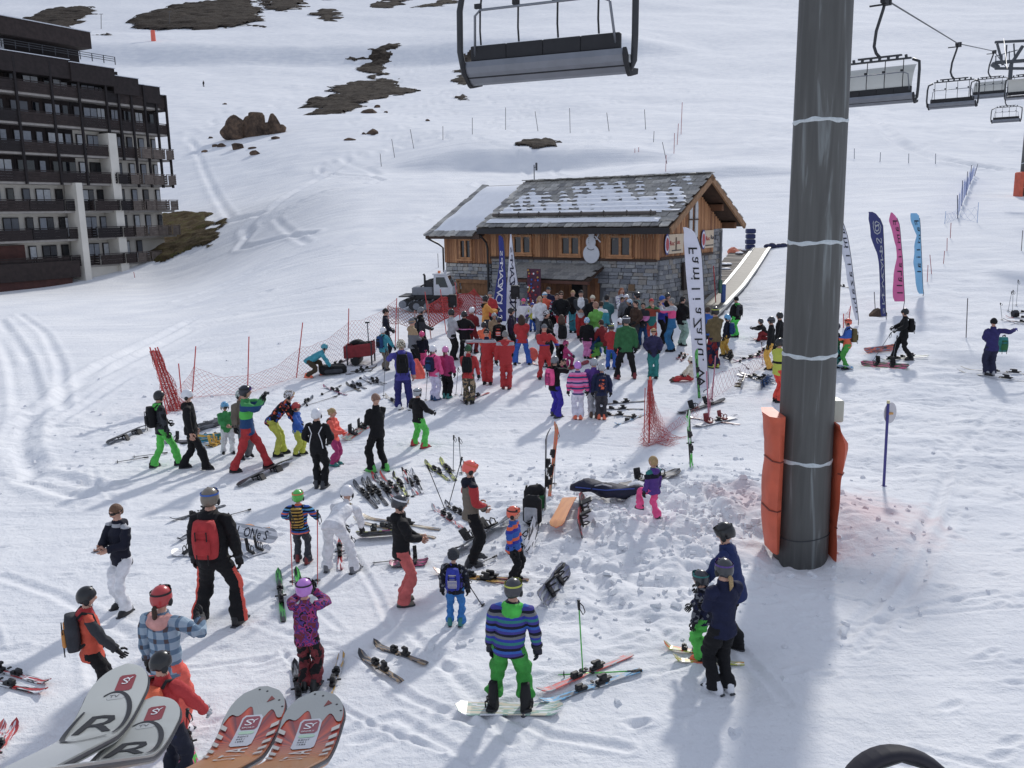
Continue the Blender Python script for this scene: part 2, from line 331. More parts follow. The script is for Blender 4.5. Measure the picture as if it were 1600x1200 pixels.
# ------------------------------------------------------------------ terrain
_p = gp(1350, 790); _q = gp(1165, 780); _n = gp(1030, 660)
STAINS = [(_p.x, _p.y, 1.5, 1.9, .55), (_q.x, _q.y, .9, 1.3, .5), (_n.x, _n.y, .9, 1.4, .4), (gp(690, 560).x, gp(690, 560).y, 1.6, 1.6, .25)]
SNOW = snow_material()
def gpl(l): return [tuple(gp(*q)[:2]) for q in l]
for l, wd, dp in (
    ([(30, 490), (70, 520), (95, 570), (100, 640)], .16, .06), ([(0, 500), (40, 560), (55, 620), (40, 700), (60, 740), (150, 760)], .2, .09), ([(0, 520), (25, 580), (35, 640), (20, 700), (45, 750), (130, 775)], .2, .08),
    ([(60, 640), (160, 570), (300, 500), (420, 455)], .22, .09), ([(40, 660), (150, 590), (300, 515), (430, 468), (560, 440)], .22, .08), ([(90, 660), (200, 590), (330, 530), (380, 520)], .15, .05),
    ([(280, 470), (400, 420), (520, 385), (650, 340)], .3, .12), ([(300, 475), (420, 425), (540, 392), (670, 345)], .3, .10),
    ([(640, 985), (700, 1050), (760, 1120), (800, 1160)], .06, .03), ([(560, 1020), (640, 1090), (740, 1130)], .06, .03), ([(700, 1040), (760, 1100), (860, 1150), (980, 1170)], .06, .03), ([(520, 1150), (620, 1120), (740, 1190)], .06, .025),
    ([(0, 900), (90, 930), (200, 990)], .08, .03), ([(140, 1000), (150, 1060), (160, 1110)], .08, .03), ([(555, 870), (590, 930), (610, 980)], .05, .03), ([(1320, 1000), (1400, 900), (1460, 800), (1480, 740)], .08, .03), ([(1350, 1010), (1440, 900), (1490, 800)], .08, .03),
    ([(1560, 640), (1480, 720), (1440, 850), (1420, 980)], .1, .03), ([(1100, 960), (1150, 1010), (1230, 1100)], .06, .02), ([(620, 700), (700, 650), (830, 640)], .06, .02), ([(500, 700), (620, 690), (760, 700)], .06, .02),
    ([(1330, 170), (1400, 220), (1470, 250), (1560, 265)], .8, .4), ([(660, 345), (780, 330), (840, 300)], .3, .1), ([(480, 380), (430, 340), (500, 310), (640, 280)], .3, .1),
    ([(1240, 480), (1300, 420), (1400, 360), (1490, 330)], .12, .05), ([(1230, 470), (1290, 410), (1400, 345)], .12, .05), ([(330, 350), (420, 330), (500, 280), (560, 240)], .5, .2), ([(300, 220), (330, 290), (360, 340)], .4, .15)):
    TRACKS.append((gpl(l), wd, dp))
_R = random.Random(31)
for k in range(70):      # random ski and boot scrapes over the whole plaza
    x, y, a, c = _R.uniform(-12, 13), _R.uniform(6, 30), _R.uniform(0, 6.28), _R.uniform(-.25, .25); pts = []
    for s in range(7): pts.append((x, y)); x += .55*math.cos(a); y += .55*math.sin(a); a += c*.4
    TRACKS.append((pts, _R.uniform(.035, .07), _R.uniform(.012, .03)))
for k in range(46):      # long turns skied on the slopes behind
    x, y, c = _R.uniform(-60, 90), _R.uniform(150, 420), _R.uniform(2, 6); pts = []; ph = _R.uniform(0, 6); sl_ = _R.uniform(-.25, .1)
    for s in range(22): pts.append((x+c*math.sin(ph+s*.75), y)); y -= 4; x += sl_*4
    TRACKS.append((pts, _R.uniform(.35, .6), _R.uniform(.12, .22)))
def ground_sheet():
    fr = np.linspace(rad(-40), rad(40), 561); bk = np.linspace(rad(40), rad(320), 57)[1:-1]; ang = np.concatenate([fr, bk])
    rr = np.concatenate([np.linspace(0.4, 5.4, 20), np.exp(np.linspace(math.log(5.6), math.log(32), 560)), np.exp(np.linspace(math.log(32.15), math.log(120), 190)), np.exp(np.linspace(math.log(121), math.log(2300), 240))])
    A, R = np.meshgrid(ang, rr); X = (R*np.sin(A)).ravel(); Y = (R*np.cos(A)).ravel()
    Z = pits(X, Y, tracks(X, Y, hz(X, Y).copy())); nA = len(ang); nR = len(rr)
    V = np.column_stack([X, Y, Z]); V = np.vstack([V, [[0, 0, 0]]])
    i = np.arange(nR-1)[:, None]*nA; j = np.arange(nA)[None, :]; j1 = (j+1) % nA
    Q = np.stack([i+j, i+nA+j, i+nA+j1, i+j1], -1).reshape(-1, 4)
    tri = np.stack([np.full(nA, len(V)-1), np.arange(nA), (np.arange(nA)+1) % nA], -1)
    me = bpy.data.meshes.new('snow_ground'); me.vertices.add(len(V)); me.vertices.foreach_set('co', V.ravel())
    nl = Q.size+tri.size; me.loops.add(nl); me.loops.foreach_set('vertex_index', np.concatenate([Q.ravel(), tri.ravel()]).astype(np.int32))
    me.polygons.add(len(Q)+len(tri)); me.polygons.foreach_set('loop_start', np.concatenate([np.arange(len(Q))*4, Q.size+np.arange(len(tri))*3]).astype(np.int32))
    me.update(calc_edges=True); me.validate(); me.polygons.foreach_set('use_smooth', [True]*len(me.polygons)); me.materials.append(SNOW)
    o = link(bpy.data.objects.new('snow_ground', me)); tag(o, kind='structure')
    bm = bmesh.new(); bm.from_mesh(me); bmesh.ops.recalc_face_normals(bm, faces=bm.faces[:]); bm.to_mesh(me); bm.free()
ground_sheet()
def patch(poly, name, material, res, rough, ragged, lift=.12, holes=.0, seed=0):
    """thawed ground: a rough sheet of earth lying over the snow, outline given by points on the slope"""
    P = np.array(gpl(poly)); mn = P.min(0)-2*ragged; mxx = P.max(0)+2*ragged
    nx = max(8, min(260, int((mxx[0]-mn[0])/res))); ny = max(8, min(260, int((mxx[1]-mn[1])/res)))
    X, Y = np.meshgrid(np.linspace(mn[0], mxx[0], nx), np.linspace(mn[1], mxx[1], ny)); x, y = X.ravel(), Y.ravel()
    xd = x+ragged*2.2*fbm(x/ragged/2+seed, y/ragged/2); yd = y+ragged*2.2*fbm(x/ragged/2+50, y/ragged/2+seed)
    ins = np.zeros(len(x), bool); dist = np.full(len(x), 1e9)
    for a, b in zip(P, np.roll(P, -1, 0)):
        c = ((a[1] > yd) != (b[1] > yd)); t = (b[0]-a[0])*(yd-a[1])/(b[1]-a[1]+1e-9)+a[0]; ins ^= c & (xd < t)
        ab = b-a; t = np.clip(((xd-a[0])*ab[0]+(yd-a[1])*ab[1])/(ab@ab+1e-9), 0, 1); dist = np.minimum(dist, np.hypot(xd-a[0]-t*ab[0], yd-a[1]-t*ab[1]))
    sd = np.where(ins, dist, -dist)
    keep = (sd > 0) & (fbm(x/(ragged*.9)+seed+7, y/(ragged*.5), 3)+.62-holes+np.minimum(sd/ragged, 1.2)*.35 > 0)
    z = hz(x, y)+lift*np.clip(sd/ragged, -1, 1)+rough*fbm(x/(rough*4)+3, y/(rough*4), 4)
    K = keep.reshape(ny, nx); f = K[:-1, :-1] & K[1:, :-1] & K[:-1, 1:] & K[1:, 1:]; iy, ix = np.where(f); a = iy*nx+ix
    F = np.stack([a, a+1, a+nx+1, a+nx], -1)
    used, inv = np.unique(F, return_inverse=True); V = np.column_stack([x, y, z])[used]; F = inv.reshape(F.shape)
    me = bpy.data.meshes.new(name); me.from_pydata(V.tolist(), [], F.tolist()); me.materials.append(material)
    o = link(bpy.data.objects.new(name, me)); o.data.polygons.foreach_set('use_smooth', [True]*len(F)); return tag(o, kind='structure')
patch([(475, 180), (480, 160), (515, 150), (515, 142), (550, 128), (590, 126), (610, 122), (655, 142), (640, 150), (600, 150), (575, 160), (560, 170), (530, 180)], 'bare_ground', EARTH, .7, .6, 2.6, .5, -.12, 1)
patch([(560, 108), (572, 98), (528, 94), (545, 88), (570, 88), (590, 74), (620, 68), (627, 74), (605, 84), (600, 108), (605, 122), (585, 126)], 'bare_ground', EARTH, .7, .6, 2.6, .5, -.06, 5)
patch([(20, 40), (40, 28), (70, 18), (105, 12), (145, 12), (150, 20), (130, 32), (115, 48), (60, 50)], 'bare_ground', EARTH, 1.6, 1.2, 5, 1.2, 0, 3)
patch([(205, 46), (208, 32), (240, 18), (300, 6), (360, -6), (395, 0), (412, 30), (402, 44), (360, 42), (300, 48)], 'bare_ground', EARTH, 2.0, 1.6, 6, 1.5, -.1, 9)
patch([(405, -6), (478, -8), (478, 8), (470, 20), (455, 14), (430, 22), (412, 8)], 'bare_ground', EARTH, 2.2, 1.6, 6, 1.5, -.1, 4)
patch([(475, 24), (490, 14), (525, 12), (538, 28), (510, 34), (495, 26)], 'bare_ground', EARTH, 2.0, 1.0, 6, 1.0, .1, 6)
patch([(505, 2), (545, -2), (555, -6), (500, -8)], 'bare_ground', EARTH, 2.0, 1.0, 6, 1.0, .05, 16)
patch([(575, 12), (600, 0), (640, -4), (630, 8), (600, 14)], 'bare_ground', EARTH, 2.0, 1.0, 6, 1.0, .15, 8)
patch([(650, 12), (690, -2), (720, 2), (690, 12)], 'bare_ground', EARTH, 2.0, 1.0, 6, 1.0, .2, 28)
patch([(155, 56), (165, 52), (186, 54), (182, 58)], 'bare_ground', EARTH, 1.2, .6, 3, .6, .1, 12)
patch([(708, 132), (712, 112), (725, 78), (780, 72), (790, 84), (760, 112), (735, 134)], 'bare_ground', EARTH, .9, .5, 3, .5, .1, 11)
patch([(709, 154), (722, 147), (734, 152), (728, 159)], 'bare_ground', EARTH, .4, .3, .8, .3, 0, 13)
patch([(803, 229), (806, 221), (850, 219), (876, 221), (870, 230), (830, 233)], 'bare_ground', EARTH, .3, .25, .7, .35, -.2, 2)
patch([(150, 436), (205, 398), (240, 352), (262, 328), (318, 332), (350, 342), (345, 372), (322, 388), (262, 404), (200, 418)], 'bare_bank', TURF, .3, .25, 1.2, .3, -.3, 21)
def clods():
    R = random.Random(77); m = MB(); n = 0
    while n < 1100:
        k = R.random()
        if k < .62: x, y = R.gauss(BANK[0], 1.9), R.gauss(BANK[1]-.6, 1.7)
        elif k < .75: x, y = R.gauss(1.6, 1.6), R.gauss(12.8, 1.3)
        elif k < .9: x, y = R.gauss(BANK[0]+.3, 1.7), R.gauss(BANK[1], 1.5)
        else: x, y = R.gauss(-10, 3), R.gauss(23, 5)
        if math.hypot(x-4.55, y-14) < .7: continue
        s = R.choice((.02, .03, .03, .045, .06)); z = H1(x, y); n += 1; s *= .8 if .75 <= k < .9 else 1
        m.box((x, y, z+s*.25), (s*R.uniform(1.2, 2.6), s*R.uniform(1.2, 2.4), s*R.uniform(.8, 1.5)), 0, Matrix.Rotation(R.uniform(0, 3), 3, 'Z') @ Matrix.Rotation(R.uniform(-.5, .5), 3, 'X'), s*.22, R.uniform(.5, .9))
    tag(m.obj('snow_clods', SNOW), 'scattered lumps of broken snow', None, None, 'stuff')
clods()
def boulder(name, c, r, label, grp, seed, flat=.6, sub=3, mt=ROCK):
    bm = bmesh.new(); bmesh.ops.create_icosphere(bm, subdivisions=sub, radius=1); R_ = random.Random(seed)
    pl = [(Vector((R_.uniform(-1, 1), R_.uniform(-1, 1), R_.uniform(-.3, 1))).normalized(), R_.uniform(.5, .8)) for _ in range(12)]
    for v in bm.verts:
        for n, d in pl:
            k = v.co.dot(n)-d
            if k > 0: v.co -= n*k*.9
        v.co = Vector((v.co.x*r[0], v.co.y*r[1], v.co.z*r[2]))
    me = bpy.data.meshes.new(name); bm.to_mesh(me); bm.free(); me.materials.append(mt)
    o = link(bpy.data.objects.new(name, me)); o.location = c
    if label: tag(o, label, 'rock', grp)
    return o
# outcrop: blocks of one crag
_c = gp(397, 212); outc = empty('rock_outcrop', _c, 0, 'jagged brown rock outcrop standing out of the snowy slope behind the apartments', 'rock')
_y = _c.y
for i, (x0, x1, yt) in enumerate(((350, 368, 190), (362, 385, 180), (378, 400, 178), (392, 412, 168), (405, 424, 186), (418, 438, 177), (432, 446, 194))):
    a = yp(x0, 213, _y); b = yp(x1, 213, _y); t = yp((x0+x1)/2, yt, _y); wd = (b-a).length*.85; hh = t.z-_c.z
    o = boulder('rock_block', ((a.x+b.x)/2-_c.x, random.uniform(-.6, .6), hh*.36), (wd, wd*.9, hh*.68), None, None, 40+i); o.parent = outc
for i, (x, y, w_, h_, lb) in enumerate(((300+19, 238, 6, 4, 'small dark rock leftmost below the jagged outcrop'), (336, 229, 5, 4, 'dark rock just under the left foot of the outcrop'), (347, 229, 9, 5, 'long dark rock slab below the outcrop'), (373, 232, 12, 9, 'largest dark rock lying below the jagged outcrop'), (400, 241, 10, 5, 'flat dark rock lowest under the outcrop'), (394, 232, 7, 3, 'thin dark rock right below the outcrop'), (430, 217, 8, 4, 'low dark rock at the right foot of the outcrop'), (329, 216, 4, 3, 'tiny dark rock left of the outcrop'),
    (582, 209, 11, 8, 'round dark boulder uphill of the marker posts'), (547, 219, 10, 4, 'flat dark boulder left of the round boulder'), (569, 210, 4, 3, 'small stone touching the round boulder'), (577, 176, 14, 6, 'dark boulder below the big bare patch'), (590, 168, 6, 4, 'small boulder above another under the bare patch'), (668, 189, 5, 3, 'lone brown stone on the snow below the chair'), (351, 163, 4, 2, 'lone dark stone above the outcrop'), (603, 176, 4, 3, 'dark stone right of the bare patch boulder'))):
    g = gp(x, y); s = g.length/FPX; boulder('boulder', (g.x, g.y, g.z+h_*s*.2), (w_*s, w_*s*.8, h_*s), lb, 'rocks on the slope behind', 80+i, sub=2)
# ------------------------------------------------------------------ apartment block
def apartments():
    p0 = yp(0, 400, 80); p1 = yp(284, 400, 98); e = (p1-p0); e.z = 0; L = e.length; e.normalize(); zb = -2.0
    root = empty('apartment_building', (p0.x, p0.y, zb), math.atan2(e.y, e.x), 'tall dark timber and white apartment block with stacked balconies at the foot of the slope', 'apartment block')
    n = Vector((-e.y, e.x, 0))
    def S(px):   # distance along the facade seen at pixel column px
        d = ray(px, 344); a = np.array([[d[0], -e.x], [d[1], -e.y]]); t = np.linalg.solve(a, np.array([p0.x, p0.y])); return float(t[1])
    WD = [mat((42, 33, 33), .85, 0, .3, 3, .5, 20), mat((50, 39, 37), .85, 0, .3, 3, .5, 20), mat((34, 28, 30), .85, 0, .2, 3, .5, 20)]
    WH = mat((216, 210, 198), .85, 0, .07, .7, .2, 8); GR = mat((150, 142, 132), .85, 0, .1, 2); SLAB = mat((156, 150, 144), .8, 0, .15, 2); RST = mat((78, 42, 36), .8, 0, .2, 2)
    GL = glass('dark_window_glass', (26, 30, 36), .06); CUR = [mat((196, 200, 204), .6, 0, .12, 5), mat((150, 156, 166), .6, 0, .15, 5), mat((96, 100, 108), .4, 0, .1, 5)]; FR = mat((38, 30, 30), .7)
    zs = [17.1-2.64*k-zb for k in range(7)]
    cols = [S(-330), S(-250), S(-185), S(-130), S(-70), S(-12), S(48), S(102), S(143), S(184), S(205), S(224), S(244), S(264), L]
    off = lambda s: 0 if s < S(183) else (.25 if s < S(243) else .5)
    end = L; s0 = cols[0]
    # body behind the balconies, stepping back
    for a, b, o, top in ((s0, S(184), 0, 19.0-zb), (S(184), S(244), .25, 18.2-zb), (S(244), L-.4, .5, 17.0-zb)):
        MB().box(((a+b)/2, o+1.5+6, top/2-1), (b-a, 12, top+2)).obj('wall', WH, root)
    hi = 20.5-zb
    bands = ((s0, S(132), 0, .3), (S(132), S(198), -.15, .0), (S(198), S(236), .15, -1.0), (S(236), S(270), .4, -1.8), (S(270), L, .7, -3.0))
    for a, b, o, dz in bands:
        MB().box(((a+b)/2, o-.1+1.2, hi-.75+dz*.6-.3), (b-a-.01, 2.6, 1.7)).obj('parapet', WD[0], root)
        MB().box(((a+b)/2, o+1.1, hi+.12+dz*.6-.3), (b-a+.1, 2.8, .06)).obj('coping', mat((210, 214, 222), .6), root)
    q = MB().box(((s0+S(164))/2, 5.5, hi+1.05+.3), (S(164)-s0, 8.4, 2.5)).obj('penthouse', WD[2], root)
    MB().box(((s0+S(169))/2, 4.3, hi+2.1), (S(169)-s0, 9, 1.5)).obj('penthouse_fascia', WD[1], root)
    MB().box(((s0+S(169))/2, 4.3, hi+2.89), (S(169)-s0+.1, 9.2, .07)).obj('penthouse_coping', mat((210, 214, 222), .6), root)
    r = MB()
    for s in np.arange(s0, S(206), 1.3): r.box((s, .15, hi+.65), (.06, .06, .75))
    for z in (.6, .8, 1.0): r.box(((s0+S(206))/2, .15, hi+z), (S(206)-s0, .05, .05))
    r.obj('roof_railing', mat('dgrey', .5), root)
    MB().box((S(42), 1.25, hi+.75), (1.2, .1, .9)).obj('penthouse_window', CUR[0], root)
    R = random.Random(5)
    for bi in range(len(cols)-1):
        a, b = cols[bi], cols[bi+1]; wd = b-a; o = off((a+b)/2)
        for k, z in enumerate(zs):
            if bi >= 12 and k == 6: continue
            white = k >= 4 or (bi == 8 and k >= 2) or (bi >= 9 and k >= 2+(bi < 11)) ; px_lo = bi in (8,)
            narrow = wd < 2.6
            # slab with pale edge, wall panel, windows
            MB().box(((a+b)/2, o+.75, z-.09), (wd-.02, 1.5, .2)).obj('balcony_slab', SLAB, root)
            if not white:
                MB().box(((a+b)/2, o+1.46, z+1.27), (wd-.04, .1, 2.36)).obj('wall_panel', WD[R.randrange(3)], root)
            spots = [(.3, 1.0, 2.1)] if narrow else ([(.2, .75, 2.0), (.72, 1.5, 2.0)] if R.random() < .6 else [(.3, 1.7, 2.0), (.8, .7, 2.0)])
            for fx, ww, hh in spots:
                ww = min(ww, wd*(.55 if not white else .42)); xx = a+.1+fx*(wd-.2); yy = o+1.36
                f = MB(); f.box((xx, yy, z+hh/2+.1), (ww, .1, hh)).obj('window', FR, root) if False else None
                f = MB().box((xx, yy, z+hh/2+.1), (ww, .1, hh)).obj('window', FR, root)
                cm = CUR[R.choice((0, 0, 1, 1, 2))] if R.random() < .76 else GL
                for sx in ((-1, 1) if ww > .8 else (0,)):
                    pw = (ww/2-.1) if sx else ww-.16
                    MB().box((xx+sx*ww/4, yy-.06, z+hh/2+.1), (pw, .04, hh-.18)).obj('pane', cm if R.random() < .85 else GL, f)
            # railing
            rm = WD[R.randrange(3)]; rl = MB(); gap_ = .06 if not white or bi < 7 else .5; proj_ = -.05 if not (white and narrow) else -.7; rm = rm if not (white and bi >= 10) else mat((104, 92, 84), .85, 0, .25, 3, .5, 20)
            if bi in (8,) and k >= 4 or (bi in (10, 12) and k >= 3): proj_ = -.5
            nb = 4
            for i in range(nb): rl.box(((a+b)/2, o+proj_-.02*(i % 2), z+.12+i*.24), (wd-gap_, .05, .232), j=.006)
            rl.box(((a+b)/2, o+proj_, z+1.05), (wd-.04, .12, .07))
            for sx in (a+.1, b-.1): rl.box((sx, o+proj_+.06, z+.55), (.08, .06, 1.0))
            if proj_ < -.2:
                for sx in (a+.05, b-.05):
                    for i in range(nb): rl.box((sx, o+proj_/2+.2, z+.12+i*.24), (.05, -proj_+.4, .2))
            rl.obj('balcony', rm, root)
            if R.random() < .12: MB().box((a+wd*.4, o+.4, z+.5), (.5, .5, .9), taper=.7).obj('balcony_chair', mat('lgrey'), root)
        # posts
        ztop = hi-.4+{10: -.9, 11: -.9, 12: -1.5, 13: -1.6}.get(bi, 0 if bi < 10 else -2.2); zbot = zs[3]-.2 if bi < 8 else zs[2 if bi < 10 else 3]-.3
        if bi < 14: MB().box((b, off(b-.3)-.12, (ztop+zbot)/2), (.2, .2, ztop-zbot)).obj('post', WD[2], root)
    # white fins, lower plinth
    for px, w_, zt in ((124, .7, zs[3]), (186, .95, zs[1]-.4)):
        s = S(px); MB().box((s, off(s)+.35, zt/2-1.2), (w_, 1.7, zt+2.4)).obj('fin_wall', WH, root)
    MB().box(((s0+S(112))/2, -.3, zs[6]-.2), (S(112)-s0, .4, 1.6)).obj('plinth', WD[1], root)
    MB().box(((s0+S(100))/2, -.1, zs[6]-1.5), (S(100)-s0, .4, 2.2)).obj('plinth_wall', RST, root)
    MB().box((S(12), .9, zs[6]+1.4), (3.6, .3, 1.7)).obj('rust_panel', RST, root)
    MB().box(((S(125)+L)/2, 1.4, zs[6]-1), (L-S(125), 2.2, 3.0)).obj('base_wall', WH, root)
apartments()
# ------------------------------------------------------------------ chalet
CHX = yp(1027, 470, 40.0); PHI = rad(37); ZB = .85
def chalet():
    root = empty('ski_hut', (CHX.x, 40.0, ZB), -PHI, 'stone and larch ski hut with snowy slate roof and a white snowman on its front', 'hut')
    WOOD = [mat(c, .75, 0, .3, 4, .5, 25) for c in ((168, 112, 64), (154, 100, 56), (184, 126, 74), (140, 90, 52))]
    DK = mat((70, 50, 38), .8, 0, .25, 4, .4, 20); BEAM = mat((150, 110, 72), .8, 0, .25, 4, .4, 20)
    STN = [mat(c, .9, 0, .22, 5, .7, 14) for c in ((146, 147, 150), (130, 132, 137), (156, 155, 152), (118, 120, 126), (148, 141, 133))]
    SLT = [mat(c, .7, 0, .2, 5, .5, 12) for c in ((164, 160, 152), (146, 143, 138), (182, 178, 170), (154, 151, 144), (126, 124, 122))]
    MOR = mat((104, 105, 108), .95, 0, .15, 3)
    W, D, EZ, WZ = 9.45, 6.8, 4.05, 2.62; AX = -12.6
    R = random.Random(2)
    MB().box((-W/2, D/2, EZ/2-.5), (W-.1, D-.1, EZ+.9)).obj('wall', MOR, root)
    g = MB(); g.add([(-W+.05, .05, EZ-.06), (-W+.05, D-.05, EZ-.06), (-W+.05, D/2, 5.95), (-.06, .05, EZ-.06), (-.06, D-.05, EZ-.06), (-.06, D/2, 5.95)], [(0, 1, 2)[::-1], (3, 4, 5), (0, 3, 5, 2), (1, 2, 5, 4)[::1], (0, 1, 4, 3)]); g.obj('gable_wall', DK, root)
    MB().box(((AX-W)/2, D*.34, EZ/2-.6), (-W-AX, D*.68-.1, EZ+.6)).obj('annex_wall', MOR, root)
    # stones: uneven courses on the front, the annex and the gable side
    stones = []
    def courses(x0, x1, z0, z1, fn, big, skip=()):
        z = z0
        while z < z1-.05:
            h = min(R.uniform(.15, .27)*big, z1-z); x = x0+R.uniform(0, .1)
            while x < x1-.05:
                wd = min(R.uniform(.26, .62)*big, x1-x); cx = x+wd/2
                if not any(a < cx < b and c < z+h/2 < d for a, b, c, d in skip): stones.append((fn, cx, z+h/2, wd-.03, h-.025))
                x += wd
            z += h
    courses(-W, 0, -.1, WZ, 'f', 1.0, [(-6.9, -2.8, -1, 1.75)])
    courses(AX, -W, -.2, WZ-.35, 'a', .8, [(-11.6, -9.75, -1, 1.3)])
    courses(0, D, -.1, WZ+.1, 's', 1.05); courses(D-1.2, D, WZ+.1, EZ-.2, 's', 1)
    stones.sort(key=lambda t: -(t[4]*t[3])*(1 if t[0] == 'f' else .9)*(1+.3*t[2]))
    rest = MB(); M1 = MB().box((0, 0, 0), (1, 1, 1), j=.06, taper=.97).mesh('stone', [STN[0]])
    for i, (fn, x, z, a, h) in enumerate(stones):
        dp = R.uniform(.05, .1)
        if fn in 'fa': c, d = (x, -.02 - (0 if fn == 'f' else 0), z), (a, dp*2, h)
        else: c, d = (.0, x, z), (dp*2, a, h)
        if i < 285:
            o = inst('stone', M1, [R.choice(STN) if fn != 'a' else R.choice((STN[0], STN[2], STN[2], mat((170, 166, 158), .9, 0, .15, 5, .6, 14)))], root); o.location = c; o.scale = d; o.rotation_euler = (R.choice((0, math.pi)), 0, R.choice((0, math.pi)))
        else: rest.box(c, d, R.randrange(5), j=.015)
    o = rest.obj('stonework', STN, root); o['kind'] = 'stuff'
    # boards
    PL = MB().bbox((0, 0, 0), (1, 1, 1), .06).mesh('board', [WOOD[0]])
    def board(c, d, my=None):
        o = inst('board', PL, [my or R.choice(WOOD)], root); o.location = c; o.scale = d
    x = -W
    while x < -.02:
        wd = R.uniform(.13, .18); board((x+wd/2, -.05-R.uniform(0, .012), (WZ+EZ)/2), (wd-.014, .08, EZ-WZ)); x += wd
    x = AX
    while x < -W-.02:
        wd = R.uniform(.15, .19); board((x+wd/2, -.03-R.uniform(0, .012), (WZ-.35+EZ-.1)/2), (wd-.014, .08, EZ-WZ+.25)); x += wd
    y = .02
    while y < D-1.2:
        wd = R.uniform(.15, .2); yc = y+wd/2; zt = EZ+ (5.95-EZ)*(1-abs(yc-D/2)/(D/2))-.05; board((.05+R.uniform(0, .012), yc, (WZ+.08+zt)/2), (.08, wd-.014, zt-WZ-.08)); y += wd
    while y < D-.3:
        wd = .2; yc = y+wd/2; zt = EZ+(5.95-EZ)*(1-abs(yc-D/2)/(D/2))-.05; board((.05, yc, (EZ-.2+zt)/2), (.08, wd-.014, max(.1, zt-EZ+.2))); y += wd
    board((-W/2, -.1, WZ-.03), (W, .16, .12), DK); board((.1, (D-1.2)/2, WZ+.05), (.14, D-1.2, .1), DK); board((.04, -.06, (WZ+EZ)/2), (.14, .14, EZ-WZ), WOOD[2])
    # windows
    GL = glass('dark_window_glass')
    def win(cx, cz, w_, h, y=-.12):
        f = MB()
        for dx in (-w_/2, 0, w_/2): f.box((cx+dx, y, cz), (.11, .12, h+.1))
        for dz in (-h/2, h/2): f.box((cx, y-.006, cz+dz), (w_+.14, .12, .1))
        f.box((cx, y-.05, cz-h/2-.09), (w_+.3, .2, .07)); fo = f.obj('window', WOOD[2], root)
        for dx in (-w_/4, w_/4): MB().box((cx+dx, y+.03, cz), (w_/2-.1, .03, h-.06)).obj('pane', GL, fo)
    win(-7.42, 3.25, 1.05, .85); win(-4.58, 3.22, 1.05, .85); win(-1.86, 3.22, 1.1, .88); win(-11.1, 3.0, .75, .95, -.1)
    # roof
    NX, NY = 24, 12; OV = .75; x0, x1 = -W-.35, .98; run = D/2+OV; rise = 2.3; sl_ = math.hypot(run, rise); pit = math.atan2(rise, run); zr = EZ+2.38
    def roofpt(x, t, lift=0): return Vector((x, -OV+run*t - math.sin(pit)*lift, zr-rise+rise*t+math.cos(pit)*lift))
    rf = MB()
    for sgn in (0, 1):
        A = [roofpt(x0+.05, 0, -.06), roofpt(x1-.05, 0, -.06), roofpt(x1-.05, 1, -.06), roofpt(x0+.05, 1, -.06)]; B = [p-Vector((0, 0, .16)) for p in A]
        if sgn: A = [Vector((p.x, D-p.y, p.z)) for p in A]; B = [Vector((p.x, D-p.y, p.z)) for p in B]
        f = [(0, 1, 2, 3), (7, 6, 5, 4), (0, 4, 5, 1), (1, 5, 6, 2), (2, 6, 7, 3), (3, 7, 4, 0)]; rf.add(A+B, f if not sgn else [q[::-1] for q in f])
    roof = rf.obj('roof', DK, root)
    SM = MB().box((0, 0, 0), (1, 1, 1), j=.05).mesh('slate', [SLT[0]]); rot = Matrix.Rotation(pit, 3, 'X')
    dx = (x1-x0)/NX; dt = 1.0/NY; far = MB()
    for j in range(NY):
        for i in range(NX):
            x = x0+(i+.5+(.5 if j % 2 else 0)-.25)*dx; x = min(max(x, x0+dx/2), x1-dx/2)
            t = (j+.55)*dt; c = roofpt(x, t, .02+R.uniform(-.005, .02)); wd = dx*R.uniform(.9, 1.02); ln = sl_*dt*R.uniform(1.15, 1.4)
            o = inst('slate', SM, [R.choice(SLT)], roof); o.location = c; o.scale = (wd, ln, .05); o.rotation_euler = (pit-.055, R.uniform(-.02, .02), R.uniform(-.05, .05))
            far.box((x, D-c.y, c.z), (wd, ln, .05), R.randrange(5), Matrix.Rotation(-pit+.055, 3, 'X'))
    o = far.obj('rear_slates', SLT, roof); o['kind'] = 'stuff'
    rc = MB()
    for i in range(30): rc.box((x0+(i+.5)*(x1-x0)/30, D/2, zr+.06), ((x1-x0)/30*.97, .5, .05), R.randrange(5), j=.02)
    o = rc.obj('ridge_slates', SLT, roof)
    # snow lying on the slates: ragged thin sheets
    def roofsnow(fn_mask, name, lift, xa, xb, ta, tb, par, nx=190, nt_=90):
        xs = np.linspace(xa, xb, nx); ts = np.linspace(ta, tb, nt_); X, T = np.meshgrid(xs, ts); m = fn_mask(X, T)
        hh = lift*np.clip(m*3, 0, 1)**.5+.02; step = ((T*NY+.0) % 1.0)
        V = [roofpt(a, b, c) for a, b, c in zip(X.ravel(), T.ravel(), (hh+.05-.05*step+.012*vn(X*9, T*60)).ravel())]; K = m > 0
        fs = []
        for j in range(nt_-1):
            for i in range(nx-1):
                if K[j, i] and K[j, i+1] and K[j+1, i] and K[j+1, i+1]: a = j*nx+i; fs.append((a, a+1, a+nx+1, a+nx))
        mb = MB(); mb.v = [tuple(v) for v in V]; mb.f = fs; mb.m = [0]*len(fs); return mb.obj(name, SNOWP, par, True)
    SNOWP = mat((232, 234, 240), .6, 0, .04, 3, .3, 12)
